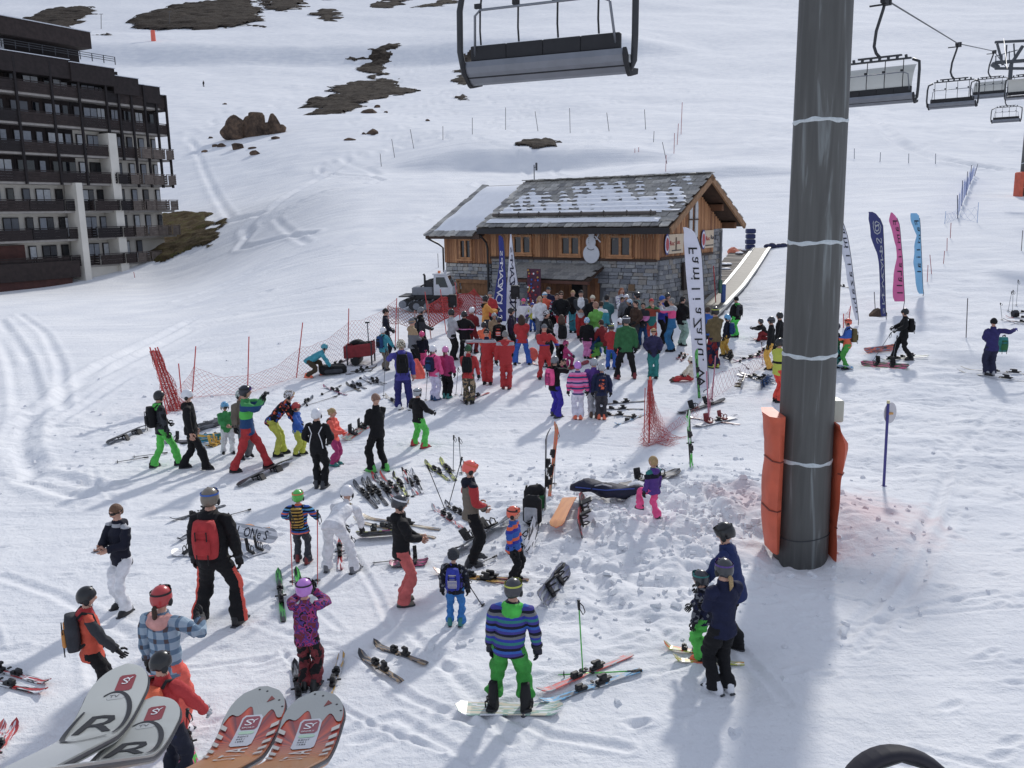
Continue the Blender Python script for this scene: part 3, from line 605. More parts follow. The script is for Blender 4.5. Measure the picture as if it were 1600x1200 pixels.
    def mask(X, T):
        tt = (T*NY) % 1.0; n_ = fbm(X*.75+3, T*5+1, 3)
        saw = .45*np.abs(((X/dx/1.0+np.floor(T*NY)*.5) % 1.0)-.5)
        a = (.86-T*1.0)+n_*.8-(tt > .76)*.26*(T > .2)-.8*np.abs(((X/dx*.5+T*NY*.33) % 1.0)-.5)*(T > .3)+.16
        a = np.where((T > .155) & (T < .225), -1, a); a = np.where(T < .155, .35+n_*.5-(T < .045)*1.0-(X > .3), a)
        a = np.where(X > -.1+.5*n_, a-.6*(X+.1), a); a = np.where(X < x0+.35+T*1.0, a-.8, a); return a
    roofsnow(mask, 'roof_snow', .05, x0+.1, x1-.1, .0, .93, roof)
    sg = MB().tube([roofpt(x0+.5, .19, .16), roofpt(x1-1.1, .19, .16)], .08, 8)
    for i in range(8): x = x0+.9+i*1.22; sg.tube([roofpt(x, .175, .02), roofpt(x, .172, .26), roofpt(x, .2, .28), roofpt(x, .225, .05)], .022, 5)
    sg.obj('snow_guard_log', mat((92, 84, 78), .85, 0, .2, 4), roof)
    MB().box(((x0+x1)/2, -OV-.02, zr-rise-.2), (x1-x0-.1, .12, .28)).obj('gutter_board', mat((44, 42, 44), .8), roof)
    for s in (1, -1):   # barge boards on the gable
        for kk, xx in ((0, x1-.02), (1, x0+.02)):
            b = MB(); pts = [roofpt(xx, 0, -.2), roofpt(xx, 1, -.2)]
            if s < 0: pts = [Vector((p.x, D-p.y, p.z)) for p in pts]
            a_, c_ = pts; m_ = (a_+c_)/2; b.box(m_, (.1, (c_-a_).length+.1, .26), M=Matrix.Rotation(math.atan2(c_.z-a_.z, c_.y-a_.y), 3, 'X')); b.obj('barge_board', BEAM, roof)
    for yy, ln in ((D/2, 1.25), (D*.2, 1.1), (D*.8, 1.1), (D+.25, 1.1), (-.3, 1.1)):
        zz = zr-rise+rise*(1-abs(yy-D/2)/run)-.42; MB().box((.1, yy, zz), (ln, .24, .3)).obj('roof_beam', mat((118, 78, 50), .8, 0, .2, 4), roof)
    # annex roof, snow covered
    ay1 = D*.62; aw0, aw1 = AX-.7, -W-.2
    ap = lambda x, t, l=0: Vector((x, -.75+(ay1+.75)*t-math.sin(pit)*l, EZ-.3+(ay1+.75)*math.tan(pit)*t*.93+math.cos(pit)*l))
    A = [ap(aw0, 0), ap(aw1, 0), ap(aw1, 1), ap(aw0, 1)]; B = [p-Vector((0, 0, .22)) for p in A]
    an = MB().add(A+B, [(0, 1, 2, 3), (7, 6, 5, 4), (0, 4, 5, 1), (1, 5, 6, 2), (2, 6, 7, 3), (3, 7, 4, 0)]).obj('annex_roof', DK, root)
    es = MB()
    for i in range(13): t = (i+.5)/13; es.box(ap(aw0+.15, t, .03), (.42, .55, .05), R.randrange(5), rot, j=.03)
    for i in range(9): es.box(ap(aw0+.2+i*.36, .02, .03), (.36, .5, .05), R.randrange(5), rot, j=.02)
    es.obj('annex_slates', SLT, an)
    sn = MB(); nx, nt_ = 16, 24; vs_ = []
    for j in range(nt_):
        for i in range(nx):
            t = .05+.93*j/(nt_-1); x = aw0+.32+(aw1-aw0-.3)*i/(nx-1); e_ = min(i, nx-1, j*.6, (nt_-1-j)*.6, 3)/3.0
            vs_.append(ap(x+.05*math.sin(j*.9), t, .03+.2*e_**.5))
    sn.add(vs_, [(j*nx+i, j*nx+i+1, (j+1)*nx+i+1, (j+1)*nx+i) for j in range(nt_-1) for i in range(nx-1)]); sn.obj('annex_snow', SNOWP, an, True)
    # stone and timber porch over the entrance
    pa = [(-7.6, 0, 2.35), (-2.75, 0, 2.35), (-2.75, -1.5, 1.72), (-7.6, -1.5, 1.72)]; pm_ = MB()
    pm_.add([Vector(p) for p in pa]+[Vector(p)-Vector((0, 0, .14)) for p in pa], [(3, 2, 1, 0), (4, 5, 6, 7), (0, 1, 5, 4), (1, 2, 6, 5), (2, 3, 7, 6), (3, 0, 4, 7)]); po = pm_.obj('porch_roof', DK, root)
    prot = Matrix.Rotation(math.atan2(.63, 1.5), 3, 'X')
    for j in range(5):
        for i in range(11):
            o = inst('slate', SM, [R.choice((SLT[1], SLT[4], SLT[1]))], po); o.location = (-7.36+i*.43+(.2 if j % 2 else 0)-.1, -1.36+j*.31, 1.84+j*.13); o.scale = (.43, .46, .05); o.rotation_euler = (.40-.05, 0, R.uniform(-.04, .04))
    MB().box((-5.17, -1.5, 1.6), (4.95, .16, .14)).obj('porch_beam', mat((92, 54, 40), .8, 0, .2), po)
    for x in (-7.4, -2.95): MB().box((x, -1.42, .75), (.16, .16, 1.7)).obj('porch_post', DK, po)
    dr = MB()
    for i in range(15): dr.box((-6.6+i*.245, .02, .85), (.23, .1, 1.8), i % 2)
    dr.obj('door', [mat((140, 88, 46), .75, 0, .25, 4), mat((122, 76, 42), .75, 0, .25, 4)], root)
    MB().box((-4.15, -.06, .85), (.8, .06, 1.75)).obj('doorway', mat((22, 20, 22), .9), root)
    gd = MB()
    for i in range(9): gd.box((-11.5+i*.2, .0, .55), (.19, .1, 1.5))
    gd.box((-10.7, -.06, 1.33), (2.2, .14, .2)); gd.box((-11.65, -.06, .5), (.15, .14, 1.7)); gd.box((-9.75, -.06, .5), (.15, .14, 1.7)); gd.obj('garage_door', mat((134, 88, 44), .75, 0, .25, 4), root)
    # fairy-light icicles along the eave
    ic = MB()
    for i in range(120):
        x = -9.4+i*.078; l_ = R.uniform(.15, .55); ic.tube([(x, -.2, EZ-.02), (x+R.uniform(-.02, .02), -.2, EZ-l_)], .008, 4)
    ic.obj('fairy_lights', mat((190, 170, 140), .5), root)['kind'] = 'stuff'
    for x in (-W-.12,): MB().tube([(x, -.75, EZ-.35), (x, -.3, EZ-.7), (x, -.2, EZ-1), (x, -.2, 0)], .05, 8).obj('downpipe', mat((40, 38, 40), .5), root)
    MB().tube([(AX-.5, -.8, EZ-.5), (AX-.2, -.3, EZ-.8), (AX-.06, -.1, EZ-1), (AX-.06, -.1, .3)], .05, 8).obj('downpipe', mat((40, 38, 40), .5), root)
    MB().tube([(.15, D-.3, EZ-.3), (.15, D-.3, 0)], .06, 8).obj('downpipe', mat('grey', .5), root)
    # loudspeaker shutter board and lamp on the gable side
    MB().box((.2, 2.35, 1.75), (.1, .42, 1.3), M=Matrix.Rotation(rad(4), 3, 'X')).obj('shutter', mat((58, 46, 42), .8), root)
    MB().box((-1.25, -.14, 1.35), (.3, .1, .3)).obj('wall_box', mat((120, 92, 60), .7), root)
    # aerial
    an_ = MB().tube([(-W+.3, D/2, zr), (-W+.3, D/2, zr+.85)], .025, 6); an_.box((-W+.45, D/2, zr+.75), (.1, .05, .4)); an_.tube([(-W+.3, D/2, zr+.7), (-W+.45, D/2, zr+.75)], .02, 5); an_.obj('aerial', mat('dgrey', .4), roof)
    Mw = root.matrix_basis if False else Matrix.Translation((CHX.x, 40.0, ZB)) @ Matrix.Rotation(-PHI, 4, 'Z')
    # things hung on the hut
    def hung(name, label, cat): 
        o = empty(name, Mw @ Vector((0, 0, 0)), -PHI, label, cat); return o
    s = hung('snowman_sign', 'flat white snowman cutout hung on the hut front between two windows', 'sign')
    WHT = mat((206, 208, 214), .6, 0, .05)
    out = []
    for k in range(28):
        a = -math.pi/2+2*math.pi*k/28; out.append((.44*math.cos(a), .42+.43*math.sin(a)))
    sm_ = MB()
    def disc(cx, cz, rx, rz, y, d, mi=0, n=26): 
        pts = [(cx+rx*math.cos(2*math.pi*k/n), cz+rz*math.sin(2*math.pi*k/n)) for k in range(n)]
        sm_.loft([[Vector((a, y, b)) for a, b in pts], [Vector((a, y+d, b)) for a, b in pts]], mi)
    X0, Z0 = -3.35, 2.42
    disc(X0, Z0+.44, .44, .44, -.26, .04); disc(X0-.02, Z0+.98, .26, .28, -.262, .04); disc(X0+.02, Z0+1.3, .15, .14, -.264, .04)
    sm_.box((X0-.1, -.245, Z0+1.36), (.5, .036, .06), M=Matrix.Rotation(rad(12), 3, 'Y')); sm_.box((X0+.03, -.243, Z0+1.46), (.26, .036, .2)); sm_.box((X0+.36, -.243, Z0+1.12), (.05, .036, .42), M=Matrix.Rotation(rad(-48), 3, 'Y')); sm_.box((X0+.33, -.241, Z0+1.22), (.05, .036, .3), M=Matrix.Rotation(rad(30), 3, 'Y'))
    sm_.obj('board', WHT, s)
    m_ = MB()
    for k in range(9): a = rad(200+k*15); m_.box((X0-.0+.2*math.cos(a), -.27, Z0+.75+.13*math.sin(a)), (.05, .012, .025))
    for k in range(3): m_.box((X0-.12, -.27, Z0+.95+k*.09), (.03, .012, .03))
    m_.obj('painted_smile', mat('dgrey'), s)
    # two banners and the giant ornamental skis on the gable
    for (ya, yb, za, zb2, lb, words) in ((.4, 2.2, 2.85, 3.72, 'cream and red printed banner nearer the front corner of the hut gable', True), (4.2, 5.55, 2.95, 3.8, 'cream and red banner farther back on the hut gable', False)):
        b = hung('banner', lb, 'banner'); yc = (ya+yb)/2; zc = (za+zb2)/2
        MB().box((.14, yc+.12, zc), (.03, yb-ya-.2, zb2-za)).obj('cloth', mat((212, 190, 160), .8, 0, .06), b)
        d = MB(); n = 24
        for (r1, mi) in ((1.0, 0), (.84, 1), (.62, 2), (.46, 1)):
            x_ = .165+.004*mi+.004*(1-r1)*3; d.loft([[Vector((x_, ya+.16+.24*r1*math.cos(2*math.pi*k/n), zc+.47*r1*math.sin(2*math.pi*k/n))) for k in range(n)], [Vector((x_+.01+.01*(1-r1), ya+.16+.24*r1*math.cos(2*math.pi*k/n), zc+.47*r1*math.sin(2*math.pi*k/n))) for k in range(n)]], mi)
        d.obj('round_badge', [mat((60, 62, 140)), mat((220, 220, 228)), mat((190, 60, 70))], b)
        TXT.append((b, 'Roc', .3, Matrix.Translation((.172, ya+.42, zc-.06)) @ ROT_GABLE, 'red')); TXT.append((b, 'Roc', .3, Matrix.Translation((.172, ya+.98, zc-.02)) @ ROT_GABLE, 'red' if words else 'navy'))
        if words: MB().box((.17, yc+.16, zc-.02), (.014, .1, .62)).obj('painted_post', mat('brown'), b)
        MB().box((.168, yc+.2, zc-.3), (.012, .9, .05)).obj('painted_line', mat('dgrey'), b)
    gs = hung('ornamental_skis', 'pair of giant white wooden skis standing against the hut gable', 'ornament')
    for yc, h in ((2.95, 2.3), (3.55, 2.25)):
        m = MB(); pr = []
        for k in range(12):
            a = math.pi*k/11; pr.append((yc+.15*math.cos(a), 3.1+h-.5+.42*math.sin(a)))
        pr = pr+[(yc-.15, 2.75), (yc+.15, 2.75)]
        m.loft([[Vector((.13, a, b)) for a, b in pr], [Vector((.18, a, b)) for a, b in pr]]); m.obj('ski_board', mat((196, 198, 200), .5), gs)
    MB().box((.2, 3.22, 4.35), (.05, .95, .06)).obj('cross_bar', DK, gs)
    return Mw
TXT = []; ROT_GABLE = Matrix(((0, 0, 1, 0), (1, 0, 0, 0), (0, 1, 0, 0), (0, 0, 0, 1)))
HUTM = chalet()
def lettering(parent, text, size, M, col, name='lettering', ext=.003, mapf=None):
    c = bpy.data.curves.new('lettering', 'FONT'); c.body = text; c.size = size; c.extrude = ext; c.resolution_u = 2
    t = link(bpy.data.objects.new(name, c)); dg = bpy.context.evaluated_depsgraph_get(); me = bpy.data.meshes.new_from_object(t.evaluated_get(dg)); bpy.data.objects.remove(t)
    me.transform(M) if M is not None else None
    if mapf:
        bm = bmesh.new(); bm.from_mesh(me); bmesh.ops.triangulate(bm, faces=bm.faces[:]); bmesh.ops.subdivide_edges(bm, edges=[e for e in bm.edges if e.calc_length() > .12], cuts=2)
        for v in bm.verts: v.co = mapf(v.co)
        bm.to_mesh(me); bm.free()
    me.materials.clear(); me.materials.append(mat(col, .7, 0, .03))
    o = link(bpy.data.objects.new(name, me)); o.parent = parent; return o
for b, t, s, M, c in TXT: lettering(b, t, s, M, c)
# ------------------------------------------------------------------ magic carpet and its deck
def carpet():
    A, B = [gp(1112, 478), gp(1122, 482)], [gp(1178, 391), gp(1206, 391)]
    A0 = gp(1098, 500); far_ = gp(1190, 391)
    ax = (far_-A0); ax.z = 0; L = ax.length; ax.normalize(); sd = Vector((ax.y, -ax.x, 0))
    root = empty('magic_carpet', A0, 0, 'long grey conveyor carpet with pale rails climbing beside the hut', 'conveyor lift')
    n = 40; zz = [H1(*(A0+ax*(L*k/n))[:2])+.22 for k in range(n+1)]
    zz = np.convolve(np.pad(zz, 3, mode='edge'), np.ones(7)/7, 'valid')
    P = lambda k, o, z: ax*(L*k/n)+sd*o+Vector((0, 0, zz[k]+z-A0.z))
    def strip(o0, o1, z, name, m, th=.08):
        mb = MB(); rings = [[P(k, o0, z), P(k, o1, z), P(k, o1, z-th), P(k, o0, z-th)] for k in range(n+1)]; mb.loft(rings); return mb.obj(name, m, root)
    strip(-.42, .42, 0, 'belt', mat((120, 113, 100), .7, 0, .15, 3)); strip(-.6, -.42, .05, 'side_rail', mat((190, 190, 186), .35, .3), .12); strip(.42, .6, .05, 'side_rail', mat((176, 176, 168), .35, .3), .12)
    strip(-.58, .58, -.09, 'base', mat('dgrey'), .4)
    for k in range(0, 46):
        i = k*n/46; i0 = int(i); p = P(min(i0, n), -1.25, -.06)+ax*((i-i0)*L/n); wd = L/46*.9
        o = MB().box((0, 0, 0), (1.2, wd, .06), j=.012).obj('deck_plank', mat(((104, 94, 86), (92, 84, 78), (118, 108, 98))[k % 3], .85, 0, .25, 3), root); o.location = p; o.rotation_euler = (math.atan2(zz[min(i0+1, n)]-zz[i0], L/n), 0, math.atan2(-ax.x, ax.y))
    R = random.Random(3); sb = MB()
    for k in range(9): p = P(R.randrange(14, n), -1.3+R.uniform(-.4, .3), 0); sb.ell(p, (R.uniform(.15, .4), R.uniform(.2, .5), .07), 10, 5)
    sb.obj('snow_on_deck', mat((230, 232, 238), .6, 0, .03), root, True)
    g = gp(1172, 390); t = empty('padded_post', g, 0, 'tall dark blue padded post at the top of the conveyor', 'padded post')
    h = (yp(1172, 357, g.y)-g).z; w_ = (yp(1179, 370, g.y)-yp(1165, 370, g.y)).length
    for i in range(4): MB().bbox((0, 0, h*(i+.5)/4), (w_*(1 if i % 2 else .94), w_*.9, h/4-.02), .06).obj('pad', mat((30, 44, 96), .6, 0, .1), t)
    g = gp(1128, 480); t = empty('padded_post', g, 0, 'slim blue and green padded post beside the foot of the conveyor', 'padded post')
    h = (yp(1126, 437, g.y)-g).z
    MB().bbox((.05, 0, h*.42), (.2, .2, h*.84), .04).obj('pad', mat((34, 74, 140), .6), t); MB().bbox((-.1, 0, h*.75), (.16, .2, h*.5), .04).obj('pad', mat((60, 104, 84), .6), t)
    MB().tube([(-.25, .1, 0), (-.42, .1, h*1.5)], .025, 6).obj('pole', mat('red'), t)
    g = gp(1212, 387); t = empty('blue_tarpaulin', g, 0, 'crumpled dark blue tarpaulin at the upper end of the conveyor', 'tarpaulin')
    m = MB()
    for k in range(7): m.ell((k*.25-.5, random.uniform(-.1, .1), .1), (.3, .25, random.uniform(.1, .25)), 10, 6)
    m.obj('sheet', mat((36, 42, 80), .7, 0, .2, 4, .6, 8), t, True)
    g = gp(1148, 398); o = boulder('orange_cover', (g.x, g.y, g.z+.2), (.5, .5, .35), 'orange plastic cover lying behind the hut by the deck', None, 5, sub=2, mt=mat((216, 110, 70), .5)); o['category'] = 'cover'
carpet()
# ------------------------------------------------------------------ snow groomer
def groomer():
    g = gp(682, 484); t = empty('snow_groomer', g+Vector((0, 0, .02)), rad(-6), 'white snow groomer with black exhaust parked at the left end of the hut', 'snow groomer')
    t.scale = (.72, .72, .72); BLK = mat((34, 34, 38), .6); WT = mat((196, 198, 204), .4, 0, .08, 3); GRY = mat((120, 124, 132), .5, .2, .15, 4); GL = glass('dark_window_glass')
    for sy in (-1.0, 1.0):
        m = MB(); n = 28; pr = []
        for k in range(n):
            a = 2*math.pi*k/n; pr.append((1.55*math.copysign(abs(math.cos(a))**.55, math.cos(a)), .36+.34*math.copysign(abs(math.sin(a))**.7, math.sin(a))))
        m.loft([[Vector((x, sy-.38, z)) for x, z in pr], [Vector((x, sy+.38, z)) for x, z in pr]]); o = m.obj('track', BLK, t)
        c = MB()
        for k in range(n): x, z = pr[k]; c.box((x*1.02, sy, .36+(z-.36)*1.1), (.05, .74, .05))
        c.obj('cleats', GRY, o)['kind'] = 'stuff'
        for k in range(4): MB().tube([(-1.05+k*.7, sy-.4, .34), (-1.05+k*.7, sy+.4, .34)], .22, 14).obj('road_wheel', GRY, o)
    MB().bbox((-.1, 0, .86), (3.0, 1.5, .35), .05).obj('chassis', BLK, t)
    MB().bbox((-.75, 0, 1.25), (1.35, 1.5, .55), .06).obj('engine_deck', GRY, t)
    MB().box((-1.44, 0, 1.25), (.05, 1.2, .42)).obj('rear_grille', BLK, t)
    cab = MB(); a = [(0, -.75, 1.0), (1.25, -.75, 1.0), (1.25, .75, 1.0), (0, .75, 1.0)]; b = [(.02, -.68, 2.3), (.85, -.68, 2.3), (.85, .68, 2.3), (.02, .68, 2.3)]
    cab.loft([[Vector(p) for p in a], [Vector((p[0]*1.0, p[1], 1.5)) for p in a], [Vector(p) for p in b]]); cb = cab.obj('cab', WT, t)
    MB().box((.42, 0, 2.34), (.95, 1.5, .09)).obj('cab_roof', WT, cb)
    MB().add([(.16, -.745, 1.5), (.95, -.76, 1.5), (.72, -.705, 2.15), (.16, -.705, 2.15)], [(0, 1, 2, 3)]).obj('side_window', GL, cb)
    MB().add([(1.23, -.62, 1.55), (1.23, .62, 1.55), (.9, .58, 2.2), (.9, -.58, 2.2)], [(0, 1, 2, 3)]).obj('windscreen', GL, cb)
    MB().add([(-.005, -.55, 1.6), (-.005, .55, 1.6), (.01, .5, 2.1), (.01, -.5, 2.1)], [(3, 2, 1, 0)]).obj('rear_window', GL, cb)
    MB().tube([(-.62, -.45, 1.5), (-.62, -.45, 2.25), (-.7, -.45, 2.36)], .07, 10).obj('exhaust', BLK, t)
    rk = MB()
    for x0, z0, x1, z1 in ((-.5, 1.5, -.1, 2.0), (-.1, 2.0, .0, 2.0), (-.5, 1.5, -.5, 1.9), (-.55, 1.9, -.1, 2.0), (-.9, 1.55, -.5, 1.75)):
        for y in (-.5, .5): rk.tube([(x0, y, z0), (x1, y, z1)], .05, 6)
    rk.box((-.3, 0, 1.7), (.5, 1.1, .4)); rk.obj('crane_frame', BLK, t)
    MB().box((-1.75, 0, .95), (1.0, 2.2, .07)).obj('tiller_deck', BLK, t); MB().tube([(-2.0, -1.2, .45), (-2.0, 1.2, .45)], .26, 12).obj('tiller', GRY, t)
    MB().box((.3, -.2, 2.46), (.16, .16, .16)).obj('beacon', mat((240, 120, 40), .3), cb); MB().tube([(.75, -.5, 2.38), (.75, -.5, 2.6)], .09, 8).obj('work_lamp', WT, cb)
groomer()
# ------------------------------------------------------------------ lift tower, chairs, cable
def tower(bx, by, topz, r0, r1, label, main):
    g = gp(bx, by); g.z -= .5; t = empty('lift_tower', g, 0, label, 'lift tower'); g2 = g.copy()
    m, N, L, b = mnew('tower_paint'); b.inputs['Roughness'].default_value = .45; b.inputs['Metallic'].default_value = .25
    tcn = N.new('ShaderNodeTexCoord'); mp = N.new('ShaderNodeMapping'); mp.inputs['Scale'].default_value = (6, 6, .45); L.new(tcn.outputs['Object'], mp.inputs['Vector']); n = N.new('ShaderNodeTexNoise'); n.inputs['Scale'].default_value = 1.2; n.inputs['Detail'].default_value = 7; n.inputs['Distortion'].default_value = .8; L.new(mp.outputs[0], n.inputs['Vector'])
    r = N.new('ShaderNodeValToRGB'); e = r.color_ramp.elements; e[0].position = .35; e[0].color = lin((84, 84, 82))+(1,); e[1].position = .78; e[1].color = lin((150, 156, 156))+(1,); k = e.new(.58); k.color = lin((96, 96, 94))+(1,); L.new(n.outputs['Fac'], r.inputs[0]); L.new(r.outputs[0], b.inputs['Base Color'])
    r2 = N.new('ShaderNodeMapRange'); r2.inputs[3].default_value = .55; r2.inputs[4].default_value = .7; L.new(n.outputs['Fac'], r2.inputs[0]); L.new(r2.outputs[0], b.inputs['Roughness'])
    H = topz-g.z; n_ = 48; rr = lambda z: r0+(r1-r0)*z/H
    MB().tube([(0, 0, z) for z in np.linspace(0, H, 12)], [rr(z) for z in np.linspace(0, H, 12)], n_).obj('tube', m, t, True)
    weld = mat((196, 204, 206), .5, .1, .1, 20)
    zs = [yp(1252, 728, g.y-r0).z-g.z, yp(1264, 560, g.y-r0).z-g.z, yp(1278, 380, g.y-r0).z-g.z, yp(1284, 186, g.y-r0).z-g.z] if main else [1.2, 3.2]
    for z in zs:
        w_ = MB(); ring = []
        for k in range(n_+1):
            a = 2*math.pi*k/n_; q = rr(z)+.002; zz = z+.012*math.sin(a*3+z)+.006*math.sin(a*11); h = .028+.008*math.sin(a*7+z*3); ring.append([Vector((q*math.cos(a), q*math.sin(a), zz-h)), Vector(((q+.009)*math.cos(a), (q+.009)*math.sin(a), zz)), Vector((q*math.cos(a), q*math.sin(a), zz+h))])
        for k in range(n_): a, c = ring[k], ring[k+1]; w_.add(a+c, [(0, 3, 4, 1), (1, 4, 5, 2)])
        w_.obj('weld_seam', weld, t)
    return t, g, rr, H
def chair_parts(t, width, bubble):
    ALU = mat((124, 128, 136), .35, .55, .12, 3); DKM = mat((52, 54, 58), .5, .2, .15, 5); BLK = mat((38, 38, 42), .75, 0, .15, 6); TUB = mat((96, 98, 102), .4, .4, .1, 5); WT = mat((196, 198, 198), .5)
    h = width/2; s = MB()
    pr = [(-.24, -.04), (-.2, -.12), (-.06, -.24), (.0, -.26), (.3, -.2), (.32, -.13), (.02, -.16), (-.1, -.06), (-.18, .02), (-.22, .04)]
    s.loft([[Vector((x, y, z)) for y, z in pr] for x in (-h, h)]); s.obj('seat_pan', ALU, t)
    rb = MB()
    for y, z in ((-.215, .0), (-.14, -.17)): rb.box((0, y, z), (width+.01, .02, .02))
    rb.obj('trim_strip', BLK, t)
    for i in range(4):
        x = -h+.06+(i+.5)*(width-.12)/4; MB().bbox((x, -.13, .15), ((width-.12)/4-.004, .1, .2), .008).obj('backrest', BLK, t); MB().bbox((x, .1, -.1), ((width-.12)/4-.015, .46, .07), .03, 0, Matrix.Rotation(rad(-8), 3, 'X')).obj('seat_cushion', BLK, t)
    for sx in (-1, 1):
        x = sx*h; e = MB(); e.loft([[Vector((x+sx*d, y*1.12, z*1.12)) for y, z in pr] for d in (0, .05)]); ec = e.obj('end_cap', BLK, t); MB().box((x+sx*.055, -.05, -.08), (.02, .16, .1)).obj('cap_plate', WT, ec)
        MB().tube([(x+sx*.02, .02, -.2), (x+sx*.1, -.06, -.1), (x+sx*.13, -.12, .2), (x+sx*.13, -.1, .75), (x+sx*.1, -.05, 1.0), (x*.9, 0, 1.1)], .045, 10).obj('side_frame', DKM, t, True)
    bm_ = MB(); bm_.box((0, 0, 1.14), (width*.86, .12, .05)); bm_.box((0, 0, 1.26), (width*.6, .12, .05))
    for k in range(7): x = (k-3)*width*.12; bm_.box((x, 0, 1.2), (.07, .1, .12), M=Matrix.Rotation(rad(20*(k % 2)-10), 3, 'Y'))
    bm_.obj('top_beam', DKM, t)
    MB().tube([(0, 0, 1.26), (-.12, 0, 1.4), (-.2, 0, 1.62), (-.16, 0, 2.1), (.02, 0, 2.75), (.06, 0, 2.95)], .05, 10).obj('hanger', DKM, t, True)
    gr = MB(); gr.box((.06, 0, 3.0), (.16, .5, .16)); gr.box((.06, .32, 3.04), (.22, .16, .24)); gr.box((-.14, -.1, 2.88), (.5, .05, .05)); gr.obj('cable_grip', BLK, t)
    sb = MB(); sb.tube([(-h+.12, -.16, .1), (-h+.2, -.3, .62), (-h+.3, -.34, .68), (h-.3, -.34, .68), (h-.16, -.3, .62), (h-.12, -.16, .1)], .018, 8); sb.obj('safety_bar', ALU, t, True)
    for i in range(4):
        x = -h+.3+i*(width-.6)/3; f = MB(); f.tube([(x, -.34, .68), (x, -.36, .4), (x+.01, -.36, .22)], .014, 6); f.tube([(x, -.34, .68), (x-.08, -.05, 1.1)], .014, 6); f.box((x-.05, -.3, .74), (.09, .06, .06)); f.obj('foot_peg', BLK, t)
    if bubble:
        rings = []
        for k in range(9):
            a = rad(8+k*11); rings.append([Vector((x, .28-.55*math.sin(a)*1.0+.12, .12+.95*math.sin(rad(90)-a+rad(8)) if False else .98-.9*(k/8.0)**1.3)) for x in (-h+.06, -h*.5, 0, h*.5, h-.06)])
        m = MB(); v = [p for r_ in rings for p in r_]; m.add(v, [(k*5+i, k*5+i+1, k*5+i+6, k*5+i+5) for k in range(8) for i in range(4)])
        m.obj('bubble_cover', mat((206, 206, 198), .15, 0, .03, 1), t, True)
def copy_tree(o, parent=None):
    c = o.copy(); COLL.objects.link(c); c.parent = parent
    for ch in o.children: copy_tree(ch, c)
    return c
def lift():
    t, g, rr, H = tower(1250, 870, 13.6, .445, .365, 'big dark steel lift tower with orange crash mats round its foot', True)
    OR = mat((216, 84, 36), .55, 0, .14, 3, .3, 6)
    for sx, pts, nm in ((-1, ((1200, 648, .0), (1206, 700, .0), (1199, 800, .0), (1203, 850, .0)), 'left'), (1, ((1300, 660, 0), (1318, 690, 0), (1300, 800, 0), (1298, 880, 0)), 'right')):
        y = g.y-.12; m = MB(); rings = []
        zs = [yp(px, py, y).z-g.z for px, py, _ in pts]; xs = [yp(px, py, y).x-g.x for px, py, _ in pts]
        zz = np.linspace(min(zs)-.1, max(zs), 26)
        for z in zz:
            xo = np.interp(z, zs[::-1], xs[::-1]); xi = sx*(rr(z)+.01); q = (z-zz[0])/(zz[-1]-zz[0]); bul = .025*abs(math.sin(q*math.pi*3.2))
            fl = (.1*sm(.72, 1, q)) if sx > 0 else 0
            o_ = xo+sx*bul; rings.append([Vector((xi, -.30, z)), Vector(((xi+o_)/2, -.36-bul, z)), Vector((o_, -.26-fl, z)), Vector((o_+sx*.02, .12, z)), Vector((o_-sx*.06, .45, z)), Vector((xi, .42, z))])
        m.loft(rings); o = smooth_by_angle(m.obj('crash_mat', OR, t), 50)
        sm_ = MB()
        for z in (zz[8], zz[17]):
            i = int(np.argmin(abs(zz-z))); r_ = rings[i]; sm_.tube([r_[0]+Vector((0, -.01, 0)), r_[1]+Vector((0, -.012, 0)), r_[2]+Vector((sx*.012, -.01, 0)), r_[3]+Vector((sx*.012, 0, 0))], .012, 5)
        sm_.obj('seam', mat((120, 44, 24), .6), o)
    bx = yp(1305, 640, g.y+.1); b = MB().bbox((bx.x-g.x+.0, .1, bx.z-g.z), (.17, .34, .36), .015).obj('junction_box', mat((186, 184, 166), .5, 0, .06), t)
    MB().box((bx.x-g.x-.1, .1, bx.z-g.z), (.05, .28, .5)).obj('box_bracket', mat('dgrey', .5), t)
    st = MB().tube([(rr(.9)*math.sin(a)*1.012, -rr(.9)*math.cos(a)*1.012, .95+.03*math.sin(a*2)) for a in np.linspace(-1.5, 1.5, 20)], .008, 5).obj('strap', mat('dgrey'), t)
    # head of the tower, above the picture
    MB().box((-1.4, 0, H-.1), (7.4, .5, .5)).obj('cross_arm', mat((84, 84, 84), .5, .2), t)
    # the line: chairs hang from one rope
    dirv = Vector((10.0, 13.0, 0)).normalized(); rzc = math.atan2(-dirv.x, dirv.y)+math.pi
    near = Vector((.57, 12.9, 7.75)); labels = ['large grey four-seat chair hanging nearest at the top of the picture, seen from below', 'pale covered chairlift chair half hidden behind the lift tower', 'open chairlift chair with a bare frame, middle one on the rope right of the tower', 'covered chairlift chair hanging in front of the far pylon head', 'smallest open chair hanging below the far pylon head', 'covered chair cut off by the right picture edge beside the far pylon']
    spec = [(near, False), ((1371, 152, 27), True), ((1488, 161, 44), False), ((1546, 148, 60), True), ((1572, 187, 76), False), ((1604, 148, 52), True)]
    protos = {}; pts = []
    for i, (p, bub) in enumerate(spec):
        if not isinstance(p, Vector): p = yp(*p)
        W = 2.3
        if bub not in protos: t2 = empty('lift_chair', (0, 0, 0)); chair_parts(t2, W, bub); protos[bub] = t2; o = t2
        else: o = copy_tree(protos[bub])
        o.location = p; o.rotation_euler = (0, 0, rzc+math.pi+(.25 if i == 0 else 0)); tag(o, labels[i], 'chairlift chair', 'chairs on the chairlift')
        o.scale = (.88,)*3 if i else (1, 1, 1)
        if i == 5: o.rotation_euler = (0, 0, rzc)
        pts.append(Vector(p)+Vector((.06, 0, 3.06*(.88 if i else 1))))
